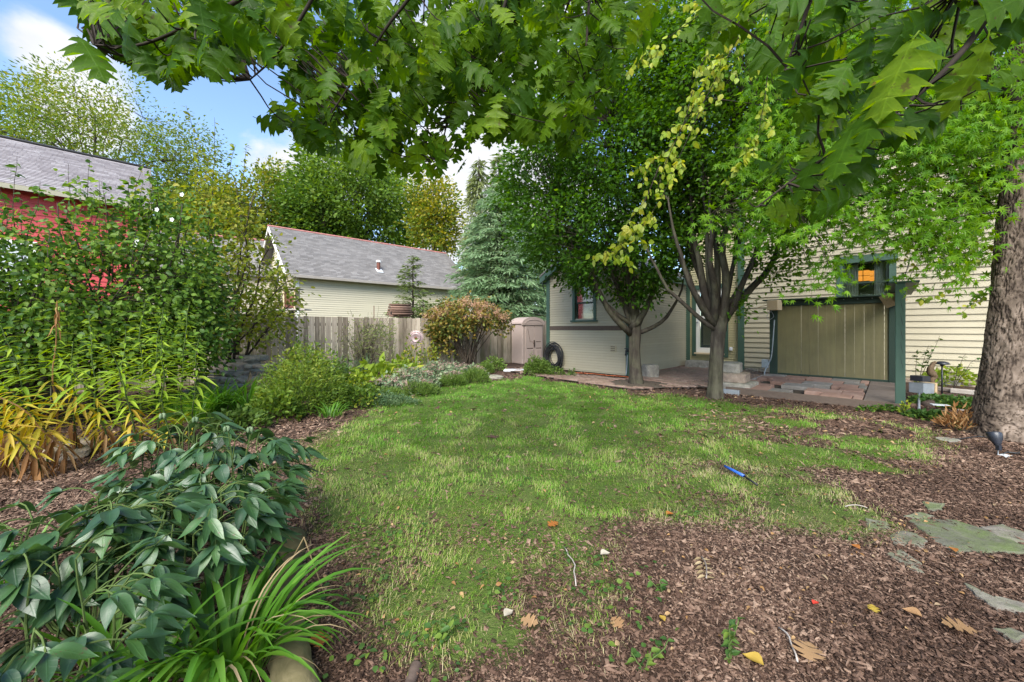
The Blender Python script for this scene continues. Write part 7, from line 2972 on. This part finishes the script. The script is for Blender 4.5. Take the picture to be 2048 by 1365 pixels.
def mulch():
    rg = np.random.default_rng(321)
    X = []; Y = []; S = []
    for (y0, y1, den, s) in ((1.3, 2.0, 17000, .5), (2.0, 3.0, 9500, .6), (3.0, 4.5, 4200, .8), (4.5, 7.5, 1000, 1.4), (7.5, 12.5, 200, 2.0)):
        x0, x1 = max(-1.4 * y1, -7.5), min(1.4 * y1, 8.5)
        n = int((x1 - x0) * (y1 - y0) * den)
        x = rg.uniform(x0, x1, n); y = rg.uniform(y0, y1, n)
        k = rg.random(n) < np.clip(1.05 - lawn_amount(x, y) * 1.0, .06, 1)
        X.append(x[k]); Y.append(y[k]); S.append(np.full(k.sum(), s))
    x = np.concatenate(X); y = np.concatenate(Y); s = np.concatenate(S)
    n = len(x)
    print('chips', n)
    a = rg.random(n) * 2 * PI
    L = rg.gamma(2.2, .0088, n) * s + .005; W = L * rg.uniform(.28, .75, n)
    shred = rg.random(n) < .14
    L = np.where(shred, L * 2.0, L); W = np.where(shred, W * .35, W)
    u = np.stack([np.cos(a), np.sin(a), rg.normal(0, .35, n)], 1); u = unit(u)
    v = unit(np.cross(unit(UP + rg.normal(0, .35, (n, 3))), u))
    w = np.cross(u, v)
    c = np.stack([x, y, gz(x, y) + rg.uniform(.0, .014, n)], 1)
    L = L[:, None]; W = W[:, None]; t = (L * .12 + .0015)
    j = lambda: rg.uniform(.7, 1.2, (n, 1))
    P = [c - u * L * .5 * j() - v * W * .4 * j(), c + u * L * .4 * j() - v * W * .5 * j(), c + u * L * .55 * j() + v * W * .35 * j(), c - u * L * .35 * j() + v * W * .5 * j(), c + w * t]
    V = np.stack(P, 1).reshape(-1, 3)
    b = np.arange(n) * 5
    T = np.concatenate([np.stack([b + i, b + (i + 1) % 4, b + 4], 1) for i in range(4)])
    me = make_mesh('bark_mulch', V, [T], False, np.repeat(np.clip(rg.random(n) * .85 + (fbm(x * 1.8, y * 1.8, 29, 3) - .5) * .7 + .08, 0, 1), 5))
    o = link('bark_mulch', me, MATS['bark_chip'])
    tag(o, 'loose brown bark chips covering the beds and bare ground', 'mulch', kind='stuff')


mulch()


def litter():
    rg = np.random.default_rng(77)
    mb = MB()
    n = 2000
    y = rg.uniform(1.5, 9.0, n) ; x = rg.uniform(-1.2, 1.35, n) * y
    k = (x > -5) & (x < 8) & (rg.random(n) < np.where((x > 1.2) | (y < 2.4), 1, .25))
    x, y = x[k], y[k]; n = len(x)
    a = rg.random(n) * 2 * PI
    P = np.stack([x, y, gz(x, y) + .018], 1)
    D = np.stack([np.cos(a), np.sin(a), rg.normal(0, .2, n)], 1)
    leaves(mb, T_ovate(.3, .35, .12), P, D, unit(UP + rg.normal(0, .35, (n, 3))), rg.uniform(.014, .042, n) * np.clip(y / 4, .8, 1.4), rg.random(n))
    o = link('leaf_litter', mb.mesh('leaf_litter', True), MATS['litter_leaf'])
    tag(o, 'small fallen leaves scattered over mulch and lawn', 'leaf litter', kind='stuff')
    # clover and weed leaves in the turf
    mb = MB()
    for k in range(46):
        px, py = rg.uniform(640, 1320), rg.uniform(960, 1340)
        if k < 6:
            px, py = rg.uniform(1180, 1300), rg.uniform(1120, 1330)
        c = G(px, py)
        m = rg.integers(4, 14)
        q = c + rg.normal(0, 1, (m, 3)) * [.05, .05, 0]
        q[:, 2] = gz(q[:, 0], q[:, 1]) + rg.uniform(.012, .04, m)
        aa = rg.random(m) * 2 * PI
        leaves(mb, T_ovate(.36, .2, .08), q, np.stack([np.cos(aa), np.sin(aa), np.full(m, .1)], 1), unit(UP + rg.normal(0, .3, (m, 3))), rg.uniform(.018, .035, m), rg.random(m))
    o = link('clover', mb.mesh('clover', True), MATS['leaf_cover'])
    tag(o, 'clover and creeping weed leaves growing through the lawn', 'weeds', kind='stuff')
    # single fallen leaves one can pick out
    leafmat('fallen_orange', [(.36, .13, .03), (.40, .17, .05)], .6, .3)
    leafmat('fallen_tan', [(.30, .17, .08), (.36, .22, .11)], .65, .25)
    leafmat('fallen_yellow', [(.42, .30, .05), (.40, .27, .05)], .6, .3)
    leafmat('fallen_red', [(.45, .03, .02), (.5, .05, .03)], .6, .2)
    leafmat('fallen_pale', [(.36, .32, .25), (.4, .36, .29)], .65, .2)
    def flat_oak(seed, curl):
        V, F = T_oak(seed)
        V = V.copy(); V[:, 2] = V[:, 2] * .25 + curl * V[:, 0] ** 2 + .1
        return V, F
    items = [(1095, 1062, .075, 'fallen_orange', 'o', .6, 'curled orange oak leaf lying on the lawn'), (1038, 1254, .075, 'fallen_tan', 'o', -.4, 'tan curled leaf lying in the strawy grass near the bottom'),
             (1332, 1035, .05, 'fallen_orange', 'v', .2, 'small orange leaf standing in the lawn edge'), (1246, 1275, .06, 'fallen_tan', 'o', 2.0, 'tan leaf where the grass meets the mulch at the bottom'),
             (1618, 1345, .10, 'fallen_tan', 'o', .9, 'large tan oak leaf on the mulch at the bottom'), (1962, 1280, .10, 'fallen_tan', 'o', 2.7, 'toothed tan oak leaf on the mulch at the lower right'),
             (1753, 1238, .045, 'fallen_yellow', 'o', 1.1, 'small yellow leaf in the middle of the mulch'), (1845, 1243, .055, 'fallen_tan', 'v', 2.3, 'folded tan leaf on the mulch left of the buried flagstone'),
             (1528, 1345, .06, 'fallen_yellow', 'v', 2.4, 'slender yellow leaf near the bottom weed'), (1626, 1216, .03, 'fallen_red', 'v', .3, 'small red leaf on the mulch'),
             (1201, 1117, .05, 'fallen_pale', 'v', .2, 'pale dry leaf at the edge of the lawn'), (638, 1312, .07, 'fallen_orange', 'o', 2.0, 'russet oak leaf beside the edging log'),
             (1720, 1108, .04, 'fallen_orange', 'v', 1.8, 'orange leaf on the mulch left of the flagstones'), (1912, 1112, .045, 'fallen_orange', 'v', 1.2, 'orange leaf at the front edge of the largest flagstone'),
             (1330, 1255, .03, 'fallen_yellow', 'v', 1.9, 'tiny yellow leaf left of the rooted weed'), (1008, 1245, .045, 'fallen_pale', 'v', .7, 'pale papery leaf beside the tan curled one')]
    for k, (px, py, s, m_, ty, ang, lab) in enumerate(items):
        c = G(px, py); c[2] = float(gz(c[0], c[1])) + .022
        T = flat_oak(20 + k, .5) if ty == 'o' else T_leaflet(.3, .1, .35, 6)
        me = make_mesh('fallen_leaf', T[0], [T[1]], True, np.zeros(len(T[0]))); me.materials.append(MATS[m_])
        D = np.array([math.cos(ang), math.sin(ang), .12]); Nn = unit(UP + rg.normal(0, .1, 3))
        Rm = frames(D[None], Nn[None])[0] * s * 1.2 * np.array([1.3, 1, 1])
        o = link('fallen_leaf', me, None, None, mat4(Rm, c))
        tag(o, lab, 'leaf', 'single fallen leaves')
    # twigs
    for k, (a, b, lab) in enumerate((((1558, 1265), (1595, 1335), 'thin curved twig on the mulch near the bottom'), ((1690, 1019), (1735, 1022), 'straw coloured twig at the lawn edge by the flagstones'), ((1402, 1120), (1412, 1165), 'grey compound leaf stalk lying on the mulch'), ((1128, 1100), (1150, 1180), 'long pale stem lying across the lawn edge'))):
        p0, p1 = G(*a), G(*b)
        mb = MB(); tube(mb, limb_pts(p0 + UP * .02, p1 + UP * .02, 8, (.02, .01, .01), .02, k), .0035, 5); single('fallen_twig', mb, MATS['old_plank'], lab, 'twig', smooth=True)
        if k == 2:
            m = 10; q = np.linspace(.1, 1, m)[:, None]
            P = p0 * (1 - q) + p1 * q + UP * .02
            lf = MB(); sd = np.where(np.arange(m) % 2, 1, -1)[:, None] * np.array([[1, .25, 0]])
            leaves(lf, T_leaflet(.2, .1, .2, 5), P, unit(sd), np.broadcast_to(UP, (m, 3)), .055, rg.random(m))
            single('dry_leaf', lf, MATS['leaf_straw'], 'grey dry compound leaf spread on the mulch', 'leaf')
    # dry reed stems by the daylily
    mb = MB()
    k0 = at(608, 1075, 1.75)
    tube(mb, [G(545, 1190), k0], .003, 5); tube(mb, [k0, G(650, 1200) + UP * .02], .003, 5)
    single('dry_reed', mb, MATS['leaf_straw'], 'bent dry reed stem standing over the daylily at the lawn edge', 'stem')
    # rooted weeds
    for k, (px, py, h, n, lab) in enumerate(((1462, 1325, .16, 26, 'paired leaf periwinkle weed growing from the mulch at the bottom'), (1325, 1190, .06, 14, 'small green weed in the mulch right of the lawn'), (1290, 1345, .07, 14, 'leafy weed in the mulch at the bottom left of the periwinkle'),
                                        (1690, 1085, .05, 10, 'small green weed in front of the grey flagstone'), (1375, 1040, .06, 14, 'green weed at the edge of the strawy lawn'), (880, 1290, .08, 26, 'blue green creeping weed in the grass at the bottom'))):
        b = G(px, py); t = thing('weed', lab, 'weed', b)
        sm = MB(); lf = MB()
        for j in range(3):
            e = b + np.array([rg.normal(0, .05), rg.normal(.02, .03), h * rg.uniform(.6, 1.1)])
            P = limb_pts(b, e, 6, None, .04, 33 * k + j); tube(sm, P, .0025, 4, False)
            m = n // 3; q = np.linspace(.3, 5, m); i = np.clip(q.astype(int), 0, 4)
            sg = np.where(np.arange(m) % 2, 1, -1)[:, None] * np.array([[1., .3, .15]])
            leaves(lf, T_leaflet(.28, .2, .2, 5), P[i] + (P[i + 1] - P[i]) * (q - i)[:, None], unit(sg + rg.normal(0, .35, (m, 3))), unit(UP + rg.normal(0, .3, (m, 3))), rg.uniform(.03, .045, m), rg.random(m))
        part('stem', sm, MATS['stem_green'], t); part('foliage', lf, MATS['leaf_cover'], t, True)
    # blue handled tool left in the grass
    p0, p1, p2 = G(1450, 944) + UP * .05, G(1488, 963) + UP * .045, G(1515, 978) + UP * .03
    t = thing('garden_tool', 'blue handled stick tool lying in the grass', 'tool', G(1485, 962))
    mb = MB(); tube(mb, [p0, p1], .0125, 8); part('handle', mb, MATS['blue_plastic'], t, True)
    mb = MB(); tube(mb, [p1, p2], .008, 8); part('shaft', mb, MATS['black_rubber'], t, True)


litter()
